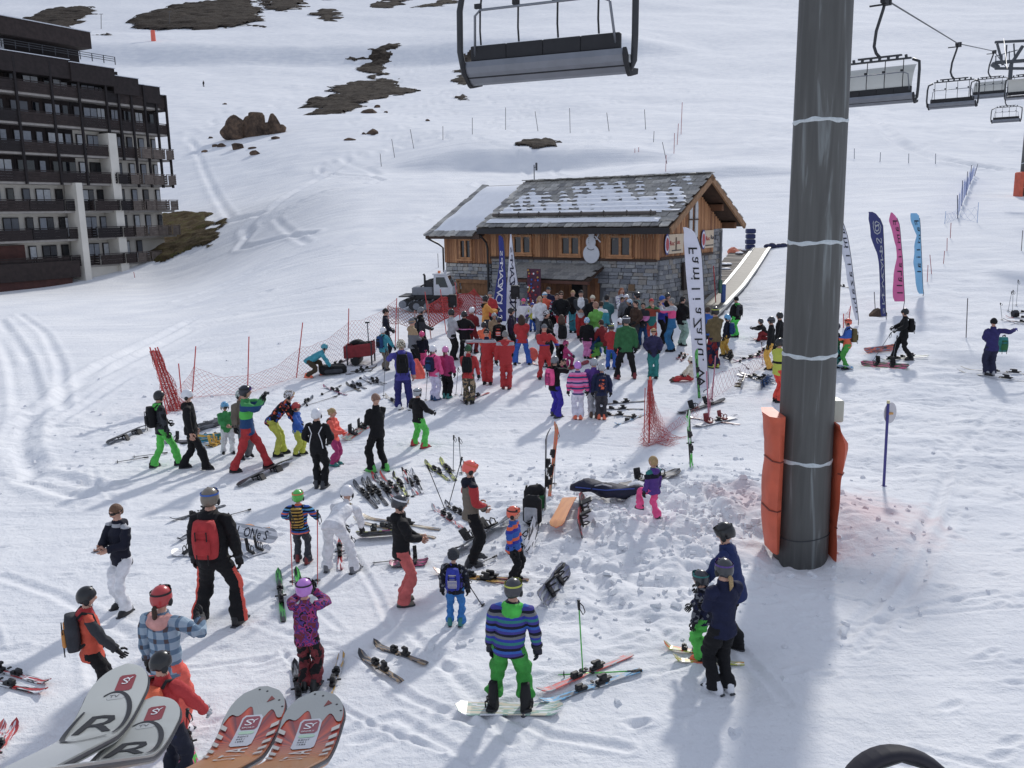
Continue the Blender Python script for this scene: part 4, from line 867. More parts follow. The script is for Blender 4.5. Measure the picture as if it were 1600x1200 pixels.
    P = [pts[0]-dirv*16+Vector((0, 0, -1.2)), pts[0], pts[1], pts[2], pts[3]]; far_ = yp(1574, 108, 62); P.append(far_); P.append(far_+Vector((6, 12, 4)))
    tag(MB().tube(P, .024, 8).obj('lift_cable', mat((70, 72, 76), .5, .4)), 'thin dark haul rope carrying the chairs past the lift tower', 'cable')
    # far tower
    t, g, rr, H = tower(1602, 306, 21, .55, .45, 'distant dark lift tower with a sheave platform at the right picture edge', False)
    MB().bbox((-.75, -.2, 1.2), (.3, 1.1, 2.6), .08).obj('crash_mat', OR, t)
    D_ = mat((74, 78, 84), .5, .2, .1); y = g.y; f = MB()
    def bar(a, b, r=.07): f.tube([yp(*a, y)-g, yp(*b, y)-g], r, 6)
    for a, b, r in (((1555, 66), (1640, 62), .12), ((1558, 68), (1567, 102), .1), ((1555, 98), (1640, 92), .16), ((1555, 107), (1640, 107), .12), ((1573, 70), (1571, 98), .06), ((1584, 68), (1586, 98), .06), ((1555, 88), (1590, 78), .04), ((1556, 88), (1556, 99), .04), ((1566, 86), (1566, 99), .04), ((1577, 80), (1577, 98), .04), ((1550, 100), (1560, 106), .2), ((1598, 72), (1580, 100), .14), ((1580, 100), (1576, 150), .16)): bar(a, b, r)
    f.obj('sheave_frame', D_, t)
lift()
# ------------------------------------------------------------------ feather flags
def flag(base, d, rows, col, label, txt, up, reverse, tsize, tc, vr, off=.5, slant=1.0):
    g = gp(*base); d = d or g.y; g = Vector((yp(*base, d).x, d, H1(yp(*base, d).x, d)))
    t = empty('feather_flag', g, 0, label, 'flag', 'feather flags')
    ys = [r[0] for r in rows]; f = lambda py, u: np.interp(py, ys, [r[1] for r in rows])*(1-u)+np.interp(py, ys, [r[2] for r in rows])*u
    Hh = (yp(base[0], ys[0], d)-yp(base[0], ys[-1], d)).z
    def surf(u, v, lift=0):
        py = ys[0]+(ys[-1]-ys[0])*v; p = yp(f(py, u), py, d); p.y += .06*math.sin(v*9+u*2)*(1-u)*Hh/4.5+.05*math.sin(v*23+u*5)*(1-u)*.5; p.y -= lift; return p-g
    nu, nv = 7, 60; m = MB(); n = (nu+1)*(nv+1)
    for L_ in (.006, -.006): m.v += [tuple(surf(i/nu, j/nv, L_)) for j in range(nv+1) for i in range(nu+1)]
    for j in range(nv):
        for i in range(nu): a = j*(nu+1)+i; m.f += [(a, a+nu+1, a+nu+2, a+1), (a+n, a+n+1, a+n+nu+2, a+n+nu+1)]
    m.m = [0]*len(m.f)
    m.obj('cloth', mat(col, .75, 0, .06, 2), t, True)
    pl = MB(); side = 1.0
    pts = [surf(side, v, 0)+Vector((.012, .0, 0)) for v in np.linspace(.06, 1, 14)]; bot = Vector((pts[-1].x*.2+.0, 0, -.1)) ; pl.tube(pts+[pts[-1]*.35+Vector((0, 0, -.0)), Vector((0, 0, -.15))], .014, 6); pl.obj('pole', mat((70, 72, 80), .4, .3), t)
    if txt:
        v0, v1 = vr; dv = (v1-v0)/len(txt)
        for i, ch in enumerate(txt):
            if ch == ' ': continue
            vc = v0+dv*(i+.5) if not reverse else v1-dv*(i+.5)
            py = ys[0]+(ys[-1]-ys[0])*vc; wpx = max(2.0, abs(f(py, 1)-f(py, 0))); uw = tsize*min(1, 1)
            def mp(co, vc=vc): 
                tx, ty = co.x-.3, co.y-.35      # glyph about 0.6 wide, 0.7 high
                v = vc+(tx*dv*1.75)*(1 if not reverse else -1); u = off+up*ty*uw
                return surf(min(1, max(0, u)), min(1, max(0, v)), .02)
            lettering(t, ch, 1.0, None, tc, 'letter', 0, mp)
flag((1096, 613), None, [(355, 1067, 1072), (358, 1068, 1080), (364, 1069, 1086), (375, 1069, 1091), (390, 1070, 1095), (410, 1071, 1097), (450, 1074, 1099), (520, 1079, 1102), (590, 1085, 1106), (606, 1087, 1107)], (214, 214, 228), 'tall white feather flag with handwritten style black lettering in front of the hut', 'FamiliaZahu.W', -1, False, .8, 'black', (.12, .94))
flag((788, 503), 36.5, [(368, 779, 782), (372, 779, 786), (380, 779, 787), (395, 780, 788), (415, 780, 789), (440, 776, 791), (470, 771, 792), (502, 768, 793)], (44, 56, 136), 'navy blue feather flag with white lettering standing beside a white one before the hut', 'SNOWCAMPS', 1, True, .75, 'white', (.15, .99), .42)
flag((805, 503), 36.2, [(366, 797, 799), (385, 796, 801), (410, 795, 804), (450, 792, 810), (490, 791, 814), (502, 791, 815)], (216, 218, 230), 'narrow white flag with dark blue letters next to the navy flag by the hut', 'SNOWCAMPS', 1, True, .8, 'navy', (.12, .99))
flag((1341, 508), None, [(335, 1305, 1312), (350, 1306, 1318), (370, 1309, 1324), (400, 1317, 1329), (440, 1324, 1334), (480, 1333, 1339), (500, 1337, 1341)], (208, 210, 222), 'leaning white feather flag partly behind the lift tower', 'Familiazahu', -1, False, .8, 'dnavy', (.05, .95), .6)
flag((1385, 499), None, [(331, 1357, 1363), (334, 1358, 1369), (342, 1358, 1375), (352, 1360, 1379), (370, 1361, 1380), (395, 1370, 1381), (430, 1374, 1382), (470, 1376, 1383), (494, 1377, 1384)], (52, 58, 118), 'navy feather flag with pale lettering, tallest of the flags right of the tower', 'SNOWCAMPS@', 1, True, .7, 'lgrey', (.14, .98), .6)
flag((1411, 484), None, [(332, 1392, 1394), (337, 1391, 1399), (345, 1390, 1404), (360, 1394, 1406), (385, 1400, 1408), (405, 1400, 1410), (430, 1396, 1411), (465, 1396, 1413), (471, 1398, 1413)], (222, 92, 156), 'pink feather flag with dark lettering between the navy and the sky blue flags', 'FamiliaLall', -1, False, .75, 'dnavy', (.08, .97), .6)
flag((1442, 462), None, [(333, 1423, 1432), (337, 1423, 1436), (345, 1424, 1437), (360, 1429, 1438), (368, 1433, 1438), (385, 1428, 1439), (410, 1427, 1440), (455, 1434, 1442), (459, 1436, 1443)], (118, 186, 228), 'sky blue feather flag farthest up the slope right of the tower', 'Familial', -1, False, .75, 'dnavy', (.08, .8), .6)
g = gp(1372, 494); boulder('flag_weight_bag', (g.x, g.y, g.z+.12), (.42, .3, .3), 'grey brown bag weighing down the foot of the navy flag', None, 9, sub=2)['category'] = 'bag'
# ------------------------------------------------------------------ nets and posts
NETM = mat((206, 62, 60), .6, 0, .1)
def post3(b, t): g = gp(*b); return g, yp(*t, g.y)
def ribbon_net(mb, S, nu, nv, wd=.008):
    """diamond lattice over surface S(u, v)"""
    def seg(a, b):
        d = b-a
        if d.length < 1e-4: return
        n = d.cross(Vector((0, 1, .3))).normalized()*wd/2; q = d.cross(n).normalized()*wd/2; mb.add([a-n, a+n, b+n, b-n], [(0, 1, 2, 3)]); mb.add([a-q, a+q, b+q, b-q], [(0, 1, 2, 3)])
    P = [[Vector(S(i/nu, j/nv)) for j in range(nv+1)] for i in range(nu+1)]
    for i in range(nu):
        for j in range(nv): seg(P[i][j], P[i+1][j+1]) if (i+j) % 2 == 0 else seg(P[i][j+1], P[i+1][j])
    for i in range(nu): seg(P[i][nv], P[i+1][nv]); seg(P[i][0], P[i+1][0])
def netfence(posts, label, col=None, cell=.085, sag=.2, wd=.007, bars=True):
    """posts: (base px, top px, net bottom fraction, net top fraction)"""
    m = col or NETM; g0 = gp(*posts[0][0]); t = empty('net_fence', g0, 0, label, 'safety net'); pp = []
    for b, tp, f0, f1 in posts:
        a, c = post3(b, tp); pp.append((a, c, f0, f1)); 
        if bars: MB().tube([a-g0-Vector((0, 0, .15)), c-g0], .018, 6).obj('post', m, t)
    nb = MB(); R = random.Random(len(posts))
    for (a, c, f0, f1), (a2, c2, h0, h1) in zip(pp[:-1], pp[1:]):
        ln = (a2-a).length; nu = max(4, int(ln/cell)); hgt = max((c-a).length*(f1-f0), (c2-a2).length*(h1-h0)); nv = max(3, int(hgt/cell)); ph = R.uniform(0, 6)
        def S(u, v):
            lo = (a+(c-a)*f0).lerp(a2+(c2-a2)*h0, u); hi = (a+(c-a)*f1).lerp(a2+(c2-a2)*h1, u); s_ = sag*4*u*(1-u); hi = hi-Vector((0, 0, s_)); lo = lo-Vector((0, 0, min(s_*.5, .15)))
            p = lo.lerp(hi, v); p += Vector((0, .06*math.sin(u*ln*4+v*5+ph)*(1-abs(2*v-1)), .02*math.sin(u*ln*7+ph))); zt = H1(p.x, p.y)+.03; p.z = max(p.z, zt); return p-g0
        ribbon_net(nb, S, nu, nv, wd)
    o = nb.obj('net', m, t); o['kind'] = 'stuff'; return t, g0
netfence([((262, 648), (240, 548), 0, .3), ((299, 622), (306, 541), .0, .62), ((386, 616), (389, 526), 0, .35), ((462, 590), (473, 504), .0, .55), ((543, 563), (545, 482), 0, .75), ((617, 541), (620, 466), .3, 1.0)], 'sagging red safety net on thin red posts behind the left group')
netfence([((674, 529), (664, 456), .25, .75), ((698, 522), (688, 452), .35, .85), ((721, 512), (711, 441), .3, .75), ((744, 505), (741, 452), .3, 1.0), ((770, 505), (768, 470), .3, .7)], 'red safety net in front of the snow groomer and garage door', None, .075, .1, .034)
netfence([((608, 532), (606, 478), .5, 1.0), ((622, 531), (622, 480), .5, .98), ((648, 531), (648, 485), .4, .95), ((674, 530), (668, 470), .3, .8)], 'faded beige and red net strung left of the groomer', mat((176, 120, 108), .7), .07, .05, .02)
netfence([((1108, 655), (1104, 580), 0, .5), ((1112, 625), (1118, 556), 0, .6), ((1215, 560), (1214, 520), .0, .5)], 'thin pinkish net lying low between the white flag and the tower', mat((190, 110, 130), .6), .14, .15)
netfence([((1318, 512), (1318, 490), 0, .8), ((1326, 505), (1329, 478), .1, .95)], 'small red net on two posts just right of the tower', None, .12, .02)
def bundle(base, top, label, k=5, spread=.14):
    a, c = post3(base, top); t = empty('rolled_net', a, 0, label, 'safety net'); R = random.Random(k)
    for i in range(k): o = Vector((R.uniform(-spread, spread), R.uniform(-.1, .1), 0)); MB().tube([o*1.3-Vector((0, 0, .2)), c-a+o*.8+Vector((0, 0, R.uniform(-.12, .06)))], .02, 6).obj('post', NETM, t)
    nb = MB()
    for q in range(4):
        ph = q*1.3
        def S(u, v): p = (c-a)*v*.96; r = spread*(1.5-.7*v)*(1+.35*math.sin(v*14+q)); aa = 2*math.pi*u+ph; return p+Vector((r*math.cos(aa)+.1*(1-v)*math.sin(ph), r*.8*math.sin(aa), 0))
        ribbon_net(nb, S, 12, 26, .009)
    nb.obj('net', NETM, t)['kind'] = 'stuff'
bundle((276, 640), (240, 545), 'rolled bundle of red net and posts leaning behind the left group')
for b, tp, lb in (((284, 622), (279, 568), 'short red pole leaning beside the rolled net bundle'),):
    a, c = post3(b, tp); tag(MB().tube([(0, 0, -.2), c-a], .018, 6).obj('red_pole', NETM), lb, 'pole').location = a
# collapsed net right of centre
def heap():
    a, c = post3((1014, 692), (1016, 590)); t = empty('collapsed_net', a, 0, 'collapsed heap of red net hanging from a post with an orange tip', 'safety net')
    MB().tube([(0, 0, -.2), c-a], .02, 8).obj('post', mat((200, 50, 46)), t); MB().tube([c-a-Vector((0, 0, .06)), c-a+Vector((0, 0, .02))], .026, 8).obj('post_tip', mat('orange'), t); a2, c2 = post3((1006, 690), (1008, 606)); MB().tube([a2-a-Vector((0, 0, .15)), c2-a], .012, 6).obj('post', mat((200, 60, 50)), t)
    nb = MB(); R = random.Random(4); Hh = c.z-a.z
    for q in range(6):
        sx = R.uniform(.1, .75) if q > 2 else .12; ph = R.uniform(0, 6)
        def S(u, v):
            z = Hh*(1-v)**1.5*.97; w_ = .05+.42*v**1.6; x = (u-.42)*2*w_*(1+.2*math.sin(v*9+ph))+sx*v*v*.9; y = .16*math.sin(u*7+ph+v*3)*v-.3*v*v*math.sin(ph); p = Vector((x, y, z+.05*math.sin(u*13+ph)*v)); p.z = max(p.z, H1(a.x+p.x, a.y+p.y)-a.z+.02); return p
        ribbon_net(nb, S, 14, 22, .005)
    nb.obj('net', NETM, t)['kind'] = 'stuff'
    netfence([((1028, 690), (1028, 660), 0, .6), ((1060, 668), (1062, 640), 0, .6), ((1092, 650), (1096, 618), 0, .7)], 'strip of red net trailing from the collapsed heap to the white flag', None, .1, .08, .006, False)
heap()
BLUE = mat((92, 124, 196), .7)
def bluefence():
    g0 = gp(1497, 342); t = empty('blue_fence', g0, 0, 'ragged blue net fence running up the slope at the right', 'fence'); pr = [((1497, 342), (1496, 305)), ((1503, 322), (1504, 282)), ((1510, 305), (1512, 268)), ((1516, 288), (1518, 258)), ((1522, 275), (1528, 256))]
    pp = [post3(*p) for p in pr]
    for a, c in pp: MB().tube([a-g0-Vector((0, 0, .2)), c-g0], .03, 5).obj('post', mat((60, 64, 90)), t)
    for (a, c), (b, d) in zip(pp[:-1], pp[1:]):
        m = MB(); n = 12
        for k in range(n):
            if random.random() < .25: continue
            u0, u1 = k/n, (k+.8)/n; m.add([a.lerp(b, u0).lerp(c.lerp(d, u0), .08)-g0, a.lerp(b, u1).lerp(c.lerp(d, u1), .08)-g0, a.lerp(b, u1).lerp(c.lerp(d, u1), random.uniform(.6, .95))-g0, a.lerp(b, u0).lerp(c.lerp(d, u0), random.uniform(.6, .95))-g0], [(0, 1, 2, 3)])
        m.obj('net_strip', BLUE, t)
    g = gp(1522, 262); 
    netfence([((1476, 350), (1478, 330), 0, .8), ((1497, 342), (1497, 322), 0, .8), ((1527, 348), (1529, 316), 0, .8)], 'low pale blue net crossing below the ragged blue fence', mat((150, 176, 214), .7), .3, .1, .012)
bluefence()
PM = {'d': mat((82, 74, 80), .6), 'r': mat((170, 70, 80), .6), 'g': mat((120, 122, 134), .6)}
for (bx, by, tx, ty, c, lb) in ((596, 260, 594, 240, 'd', 'short marker post, lowest of the row left of the hut roof'), (617, 246, 612, 217, 'd', 'leaning marker post, second lowest of the row left of the hut roof'), (647, 232, 641, 202, 'd', 'marker post in the row, straight above the lean-to roof of the hut'), (692, 219, 692, 197, 'd', 'marker post in the row between the lean-to and the hut ridge'), (738, 210, 738, 184, 'd', 'marker post left of the brown thawed strip above the hut'), (790, 203, 790, 168, 'd', 'tall marker post above the left end of the thawed strip'), (841, 205, 836, 174, 'd', 'marker post leaning left above the thawed strip'), (891, 208, 890, 169, 'd', 'tall marker post right of the thawed strip'), (952, 205, 948, 176, 'd', 'marker post above the middle of the hut ridge'), (1009, 202, 1007, 171, 'd', 'marker post above the right half of the hut ridge'),
    (1064, 210, 1066, 160, 'r', 'tallest reddish marker pole above the hut gable'), (1058, 226, 1060, 193, 'r', 'reddish pole just below the tallest one above the gable'), (1053, 240, 1054, 208, 'r', 'lowest of three reddish poles in line above the gable'), (1043, 256, 1035, 222, 'd', 'leaning dark post above the hut gable'), (1040, 268, 1041, 242, 'r', 'short upright post closest to the hut ridge'), (1021, 222, 1022, 205, 'd', 'short stake on the snow hump behind the ridge'), (992, 238, 992, 232, 'r', 'tiny stake left of its twin behind the ridge'), (998, 237, 998, 230, 'r', 'tiny stake right of its twin behind the ridge'),
    (1510, 528, 1512, 466, 'd', 'thin dark slope marker pole uphill of the man in the purple jacket'), (1596, 392, 1598, 360, 'd', 'thin pole by the right picture edge above the ski pile'), (1474, 412, 1476, 392, 'r', 'thin reddish stake on the net line above the sky blue flag'), (1480, 392, 1480, 372, 'r', 'second reddish stake on the net line right of the flags'), (1485, 372, 1486, 348, 'r', 'reddish stake just below the ragged blue fence'), (1457, 428, 1453, 398, 'r', 'leaning stake close right of the sky blue flag'), (1449, 440, 1450, 414, 'r', 'straight stake touching the sky blue flag'), (1369, 487, 1366, 456, 'd', 'thin stake between the leaning white flag and the navy flag'), (1335, 248, 1335, 232, 'g', 'far grey stake right behind the tower'), (1375, 253, 1376, 238, 'g', 'far grey stake in the low fence line above the navy flag'), (1420, 255, 1420, 240, 'g', 'far grey stake in the low fence line above the pink flag'), (1462, 256, 1462, 240, 'g', 'far grey stake in the low fence line left of the blue fence'), (211, 434, 209, 425, 'r', 'tiny crossed red stake on the snow below the apartments'), (685, 418, 684, 396, 'd', 'stake left of the hut wall corner')):
    a, c_ = post3((bx, by), (tx, ty)); r_ = max(.016, a.length*.00032); o = MB().tube([(0, 0, -.3), c_-a], r_, 6).obj('marker_post', PM[c]); o.location = a; tag(o, lb, 'marker post', 'marker posts on the slope')
def roundsign():
    a, c = post3((1381, 760), (1388, 628)); t = empty('piste_sign', a, 0, 'round grey backed piste sign on a blue post right of the lift tower', 'sign')
    MB().tube([(0, 0, -.3), c-a], .028, 10).obj('post', mat((52, 50, 130), .5), t); MB().tube([c-a-Vector((0, 0, .03)), c-a+Vector((0, 0, .03))], .031, 10).obj('post_cap', mat((200, 190, 140)), t)
    ce = yp(1391, 645, a.y+.06)-a; n = 32; m = MB(); r_ = .175
    m.loft([[ce+Vector((r_*.86*math.cos(2*math.pi*k/n), d+.3*r_*math.cos(2*math.pi*k/n), r_*1.25*math.sin(2*math.pi*k/n))) for k in range(n)] for d in (0, .012)]); m.obj('disc', mat((200, 198, 202), .5, 0, .05), t)
    MB().box(ce+Vector((-.03, -.05, 0)), (.12, .06, .04)).obj('clamp', mat((206, 150, 60), .5), t)
    MB().tube([(0, 0, -.02), (0, 0, .02)], .06, 12).obj('base_collar', mat((52, 50, 130)), t)
roundsign()
g = gp(240, 64); tag(MB().tube([(0, 0, -.5), (0, 0, 4.2)], [1.0, .9], 12).obj('piste_marker', mat((240, 96, 66), .6)), 'orange padded piste marker standing far up on the ridge', 'piste marker').location = g
for px, py, ty in ((158, 45, 22), (265, 42, 18)):
    a, c_ = post3((px, py), (px, ty)); o = MB().tube([(0, 0, -.5), c_-a], .18, 5); o.box(c_-a, (2.2, .2, .25)); o = o.obj('lift_mast', mat((96, 92, 90), .6)); o.location = a; tag(o, 'thin mast with a cross piece against the dark ground behind the %s' % ('penthouse roof' if px == 158 else 'largest dark patch'), 'mast')
# ------------------------------------------------------------------ loudspeakers, sled
def speaker(top, bot, d, label, stand):
    a = yp(*top, d); b = yp(*bot, d); h = a.z-b.z; gx = (a.x+b.x)/2; gz = H1(gx, d); t = empty('loudspeaker', (gx, d, gz), 0, label, 'loudspeaker')
    B = mat((24, 24, 27), .7); o = MB().bbox((0, 0, b.z-gz+h/2), (h*.66, h*.6, h), .03).obj('cabinet', B, t); MB().tube([(0, -h*.3, b.z-gz+h*.62), (0, -h*.32, b.z-gz+h*.62)], h*.24, 16).obj('grille', mat((40, 40, 44), .8), t); MB().box((h*.15, -h*.305, b.z-gz+h*.1), (h*.1, .01, h*.1)).obj('badge', mat('lgrey'), t)
    if stand:
        MB().tube([(0, 0, .3), (0, 0, b.z-gz)], .022, 8).obj('pole', B, t)
        for k in range(3): a_ = 2*math.pi*k/3; MB().tube([(0, 0, .55), (.45*math.cos(a_), .45*math.sin(a_), .01)], .014, 6).obj('leg', B, t)
speaker((805, 446), (805, 467), 35.2, 'black loudspeaker on a tripod stand in front of the white feather flag', True); speaker((707, 460), (707, 480), 36, 'black loudspeaker beside the red net below the groomer cab', True)
def sled():
    g = gp(563, 568); t = empty('equipment_cart', g, 0, 'red fabric sided equipment cart with a shovel standing in it', 'cart')
    RC = mat((140, 26, 36), .75, 0, .2, 6, .4, 12); w_ = (yp(586, 555, g.y)-yp(543, 555, g.y)).length; tilt = Matrix.Rotation(rad(-6), 3, 'Y')
    for y, nm in ((-.35, 1), (.35, 1)): MB().box((0, y, .5), (w_, .04, .42), M=tilt).obj('side_panel', RC, t)
    for x in (-w_/2, w_/2): MB().box((x, 0, .5-x*-.1), (.04, .7, .4)).obj('end_panel', RC, t)
    MB().box((0, 0, .3), (w_, .7, .05), M=tilt).obj('floor', RC, t)
    for x in (-w_/2+.1, w_/2-.02):
        for y in (-.35, .35): MB().tube([(x, y, .75+x*.1), (x, y, 0)], .03, 6).obj('leg', mat('dgrey'), t)
    MB().tube([(-.1, -.4, .14), (-.1, .4, .14)], .15, 16).obj('wheel', mat('black'), t)
    s = empty('shovel', g+Vector((w_*.33, .1, .4)), 0, 'grey shovel with a T grip sticking up out of the red cart', 'shovel'); MB().tube([(0, 0, 0), (-.02, 0, 1.0)], .02, 8).obj('handle', mat('grey', .4), s); MB().box((-.02, 0, 1.02), (.16, .04, .05)).obj('grip', mat('black'), s)
    b = empty('heap_of_clothes', g+Vector((.12, 0, .62)), 0, 'dark heap of clothing lying on the red cart', 'clothes'); m = MB()
    for k in range(6): m.ell((random.uniform(-.25, .25), random.uniform(-.15, .15), random.uniform(0, .14)), (.2, .16, .1), 10, 6)
    m.obj('fabric', mat('black', .9, 0, .3, 6, .6, 10), b, True)
sled()
# ------------------------------------------------------------------ skis, poles, snowboards
def stripmat(cols, n=6, seed=0, axis=1):
    key = ('s', str(cols), n, seed, axis)
    if key in MATS: return MATS[key]
    m, N, L, b = mnew('topsheet'); b.inputs['Roughness'].default_value = .35
    t = N.new('ShaderNodeTexCoord'); mp = N.new('ShaderNodeMapping'); mp.inputs['Scale'].default_value = (9, 1.0, 1); mp.inputs['Location'].default_value = (seed, seed*.7, 0); L.new(t.outputs['Object'], mp.inputs['Vector'])
    v = N.new('ShaderNodeTexNoise'); v.inputs['Scale'].default_value = n*.55; v.inputs['Detail'].default_value = 2; L.new(mp.outputs[0], v.inputs['Vector']); r = N.new('ShaderNodeValToRGB'); r.color_ramp.interpolation = 'CONSTANT'; e = r.color_ramp.elements; k = len(cols)
    e[0].position = 0; e[0].color = C(cols[0])+(1,); e[1].position = .36+.28/k; e[1].color = C(cols[-1 if k == 2 else 1])+(1,)
    for i in range(2, k): q = e.new(.36+.28*i/k); q.color = C(cols[i])+(1,)
    L.new(v.outputs['Fac'], r.inputs[0]); L.new(r.outputs[0], b.inputs['Base Color']); MATS[key] = m; return m
def ski_mesh():
    m = MB(); rings = []
    for k in range(25):
        y = -.8+1.6*k/24; q = (y+.8)/1.6; wd = .043-.010*math.sin(q*math.pi)+.012*q; z = 0
        if q > .86: e = (q-.86)/.14; wd *= math.sqrt(max(0, 1-e**2.6))+.02; z = .085*e**1.7
        if q < .03: wd *= .8
        rings.append([Vector((-wd, y, z)), Vector((wd, y, z)), Vector((wd, y, z+.014)), Vector((-wd, y, z+.014))])
    return m.loft(rings).mesh('ski', [mat('grey')])
def binding_mesh(k):
    m = MB()
    if k == 'toe': m.bbox((0, .16, .035), (.075, .17, .04), .012); m.bbox((0, .2, .07), (.07, .09, .05), .012); m.box((-.035, .15, .06), (.03, .06, .03)); m.box((.035, .15, .06), (.03, .06, .03))
    else: m.bbox((0, -.17, .035), (.075, .2, .04), .012); m.bbox((0, -.18, .085), (.065, .1, .09), .015); m.box((0, -.12, .115), (.05, .05, .03)); m.box((0, -.26, .06), (.05, .08, .02)); m.box((-.06, -.05, .03), (.05, .03, .015)); m.box((.06, -.05, .03), (.05, .03, .015))
    return m.mesh(k+'_binding', [mat('black')])
SKI, TOE, HEEL = ski_mesh(), binding_mesh('toe'), binding_mesh('heel'); BK = mat('black', .5); sc = [0]
def frame(o, A, B, up, L0, roll=0):
    """place o (made L0 long on local y) with its front end at A and rear at B"""
    d = A-B; L_ = d.length; y = d.normalized(); z = (up-y*up.dot(y)).normalized(); x = y.cross(z); M = Matrix((x, y, z)).transposed() @ Matrix.Rotation(roll, 3, 'Y')
    o.matrix_world = Matrix.Translation((A+B)/2) @ M.to_4x4() @ Matrix.Diagonal((1, L_/L0, 1, 1)); return o
def ski3(A, B, cols, label, up=Vector((0, 0, 1)), roll=0, bind='black', grp='skis on the snow', name='ski'):
    sc[0] += 1; o = inst(name, SKI, [stripmat(cols, 5, sc[0] % 7)]); tag(o, label, 'ski', grp); frame(o, A, B, up, 1.6, roll)
    if bind:
        for me, nm in ((TOE, 'toe_binding'), (HEEL, 'heel_binding')): inst(nm, me, [mat(bind, .5)], o)
    return o
def ski(tip, tail, cols, label, L=None, bind='black', lift=.012, roll=0):
    A, B = gp(*tip), gp(*tail)
    if L: d = (A-B).normalized(); c = (A+B)/2; A, B = c+d*L/2, c-d*L/2; A.z = H1(A.x, A.y); B.z = H1(B.x, B.y)
    v = Vector((0, 0, lift)); mid = (A+B)/2; hmid = H1(mid.x, mid.y); dz = max(0, hmid-mid.z); v = v+Vector((0, 0, dz)); return ski3(A+v, B+v, cols, label, roll=roll, bind=bind)
def pole_mesh():
    m = MB(); m.tube([(0, -.58, 0), (0, -.5, 0), (0, .5, 0)], [.005, .008, .009], 8, 0); m.tube([(0, .44, 0), (0, .5, 0), (0, .56, 0), (0, .58, 0)], [.015, .019, .017, .022], 10, 1); m.tube([(0, -.51, 0), (0, -.5, 0)], [.012, .05], 12, 1); m.tube([(0, -.5, 0), (0, -.495, 0)], [.05, .05], 12, 1)
    m.tube([(.0, .56, .0), (.05, .5, .02), (.07, .42, .03), (.045, .37, .03), (.01, .45, .01), (0, .54, 0)], .007, 5, 1); return m.mesh('ski_pole', [mat('silver', .35, .5), BK], True)
POLE_ME = pole_mesh()
def pole3(A, B, col, label, up=Vector((0, 0, 1))):
    o = inst('ski_pole', POLE_ME, [mat(col, .35, .3), BK]); tag(o, label, 'ski pole', 'ski poles'); return frame(o, A, B, up, 1.16)
def spole(base, top, col, label): g = gp(*base); a = yp(*top, g.y); return pole3(a, g-Vector((0, 0, .03)), col, label, Vector((0, -1, 0)))
def lpole(grip, tip, col, label, L=1.15):
    A, B = gp(*grip), gp(*tip); d = (A-B).normalized(); c = (A+B)/2; v = Vector((0, 0, .03))
    if (A-B).length > 1.35: A, B = c+d*L/2, c-d*L/2
    return pole3(A+v, B+v, col, label)
def board_mesh(grow=1.0, th=.014):
    m = MB(); rings = []
    for k in range(29):
        q = k/28; y = -.76+1.52*q; e = max(0, abs(q-.5)-.36)/.14; wd = (.142-.018*math.sin(q*math.pi))*grow; z = 0
        if e > 0: wd *= math.sqrt(max(0, 1-e**2.3))+.03; z = .055*e**1.6
        rings.append([Vector((-wd, y, z)), Vector((wd, y, z)), Vector((wd, y, z+th)), Vector((-wd, y, z+th))])
    return m.loft(rings)
BOARD = board_mesh()
BOARD.m = [(1 if i % 4 == 0 and i < 28*4 else 0) for i in range(len(BOARD.f))]; BOARD = BOARD.mesh('snowboard', [mat('grey'), mat('dgrey')])
def sb_binding():
    m = MB(); m.bbox((0, 0, .03), (.24, .12, .035), .01); m.bbox((.12, 0, .13), (.03, .15, .22), .012, 0, Matrix.Rotation(rad(12), 3, 'Y'))
    for x in (-.06, .05): m.tube([(x, -.07, .04), (x, -.075, .11), (x, 0, .16), (x, .075, .11), (x, .07, .04)], (.012), 5)
    return m.mesh('binding', [BK])
SBB = sb_binding()
def board3(A, B, top, base, label, up=Vector((0, 0, 1)), roll=0, bind='black', name='snowboard', L0=1.52):
    sc[0] += 1; o = inst(name, BOARD, [stripmat(top, 4, sc[0] % 9), stripmat(base, 3, sc[0] % 5)]); tag(o, label, 'snowboard', 'snowboards on the snow'); frame(o, A, B, up, L0, roll)
    if bind:
        for y, a in ((-.25, 8), (.25, -8)): inst('binding', SBB, [mat(bind, .6)], o, Matrix.Translation((0, y, .014)) @ Matrix.Rotation(rad(a), 4, 'Z'))
    return o
def board(a, b, top, base, label, roll=0, bind='black', lift=.02, L=None):
    A, B = gp(*a), gp(*b)
    if L: d = (A-B).normalized(); c = (A+B)/2; A, B = c+d*L/2, c-d*L/2; A.z = H1(A.x, A.y); B.z = H1(B.x, B.y)
    lift = max(lift, abs(math.sin(roll))*.14); v = Vector((0, 0, lift)); return board3(A+v, B+v, top, base, label, roll=roll, bind=bind)
RW = ['white', 'red', 'dgrey']; BW = ['black', 'grey', 'dgrey']; GW = ['white', 'lgrey', 'gold']
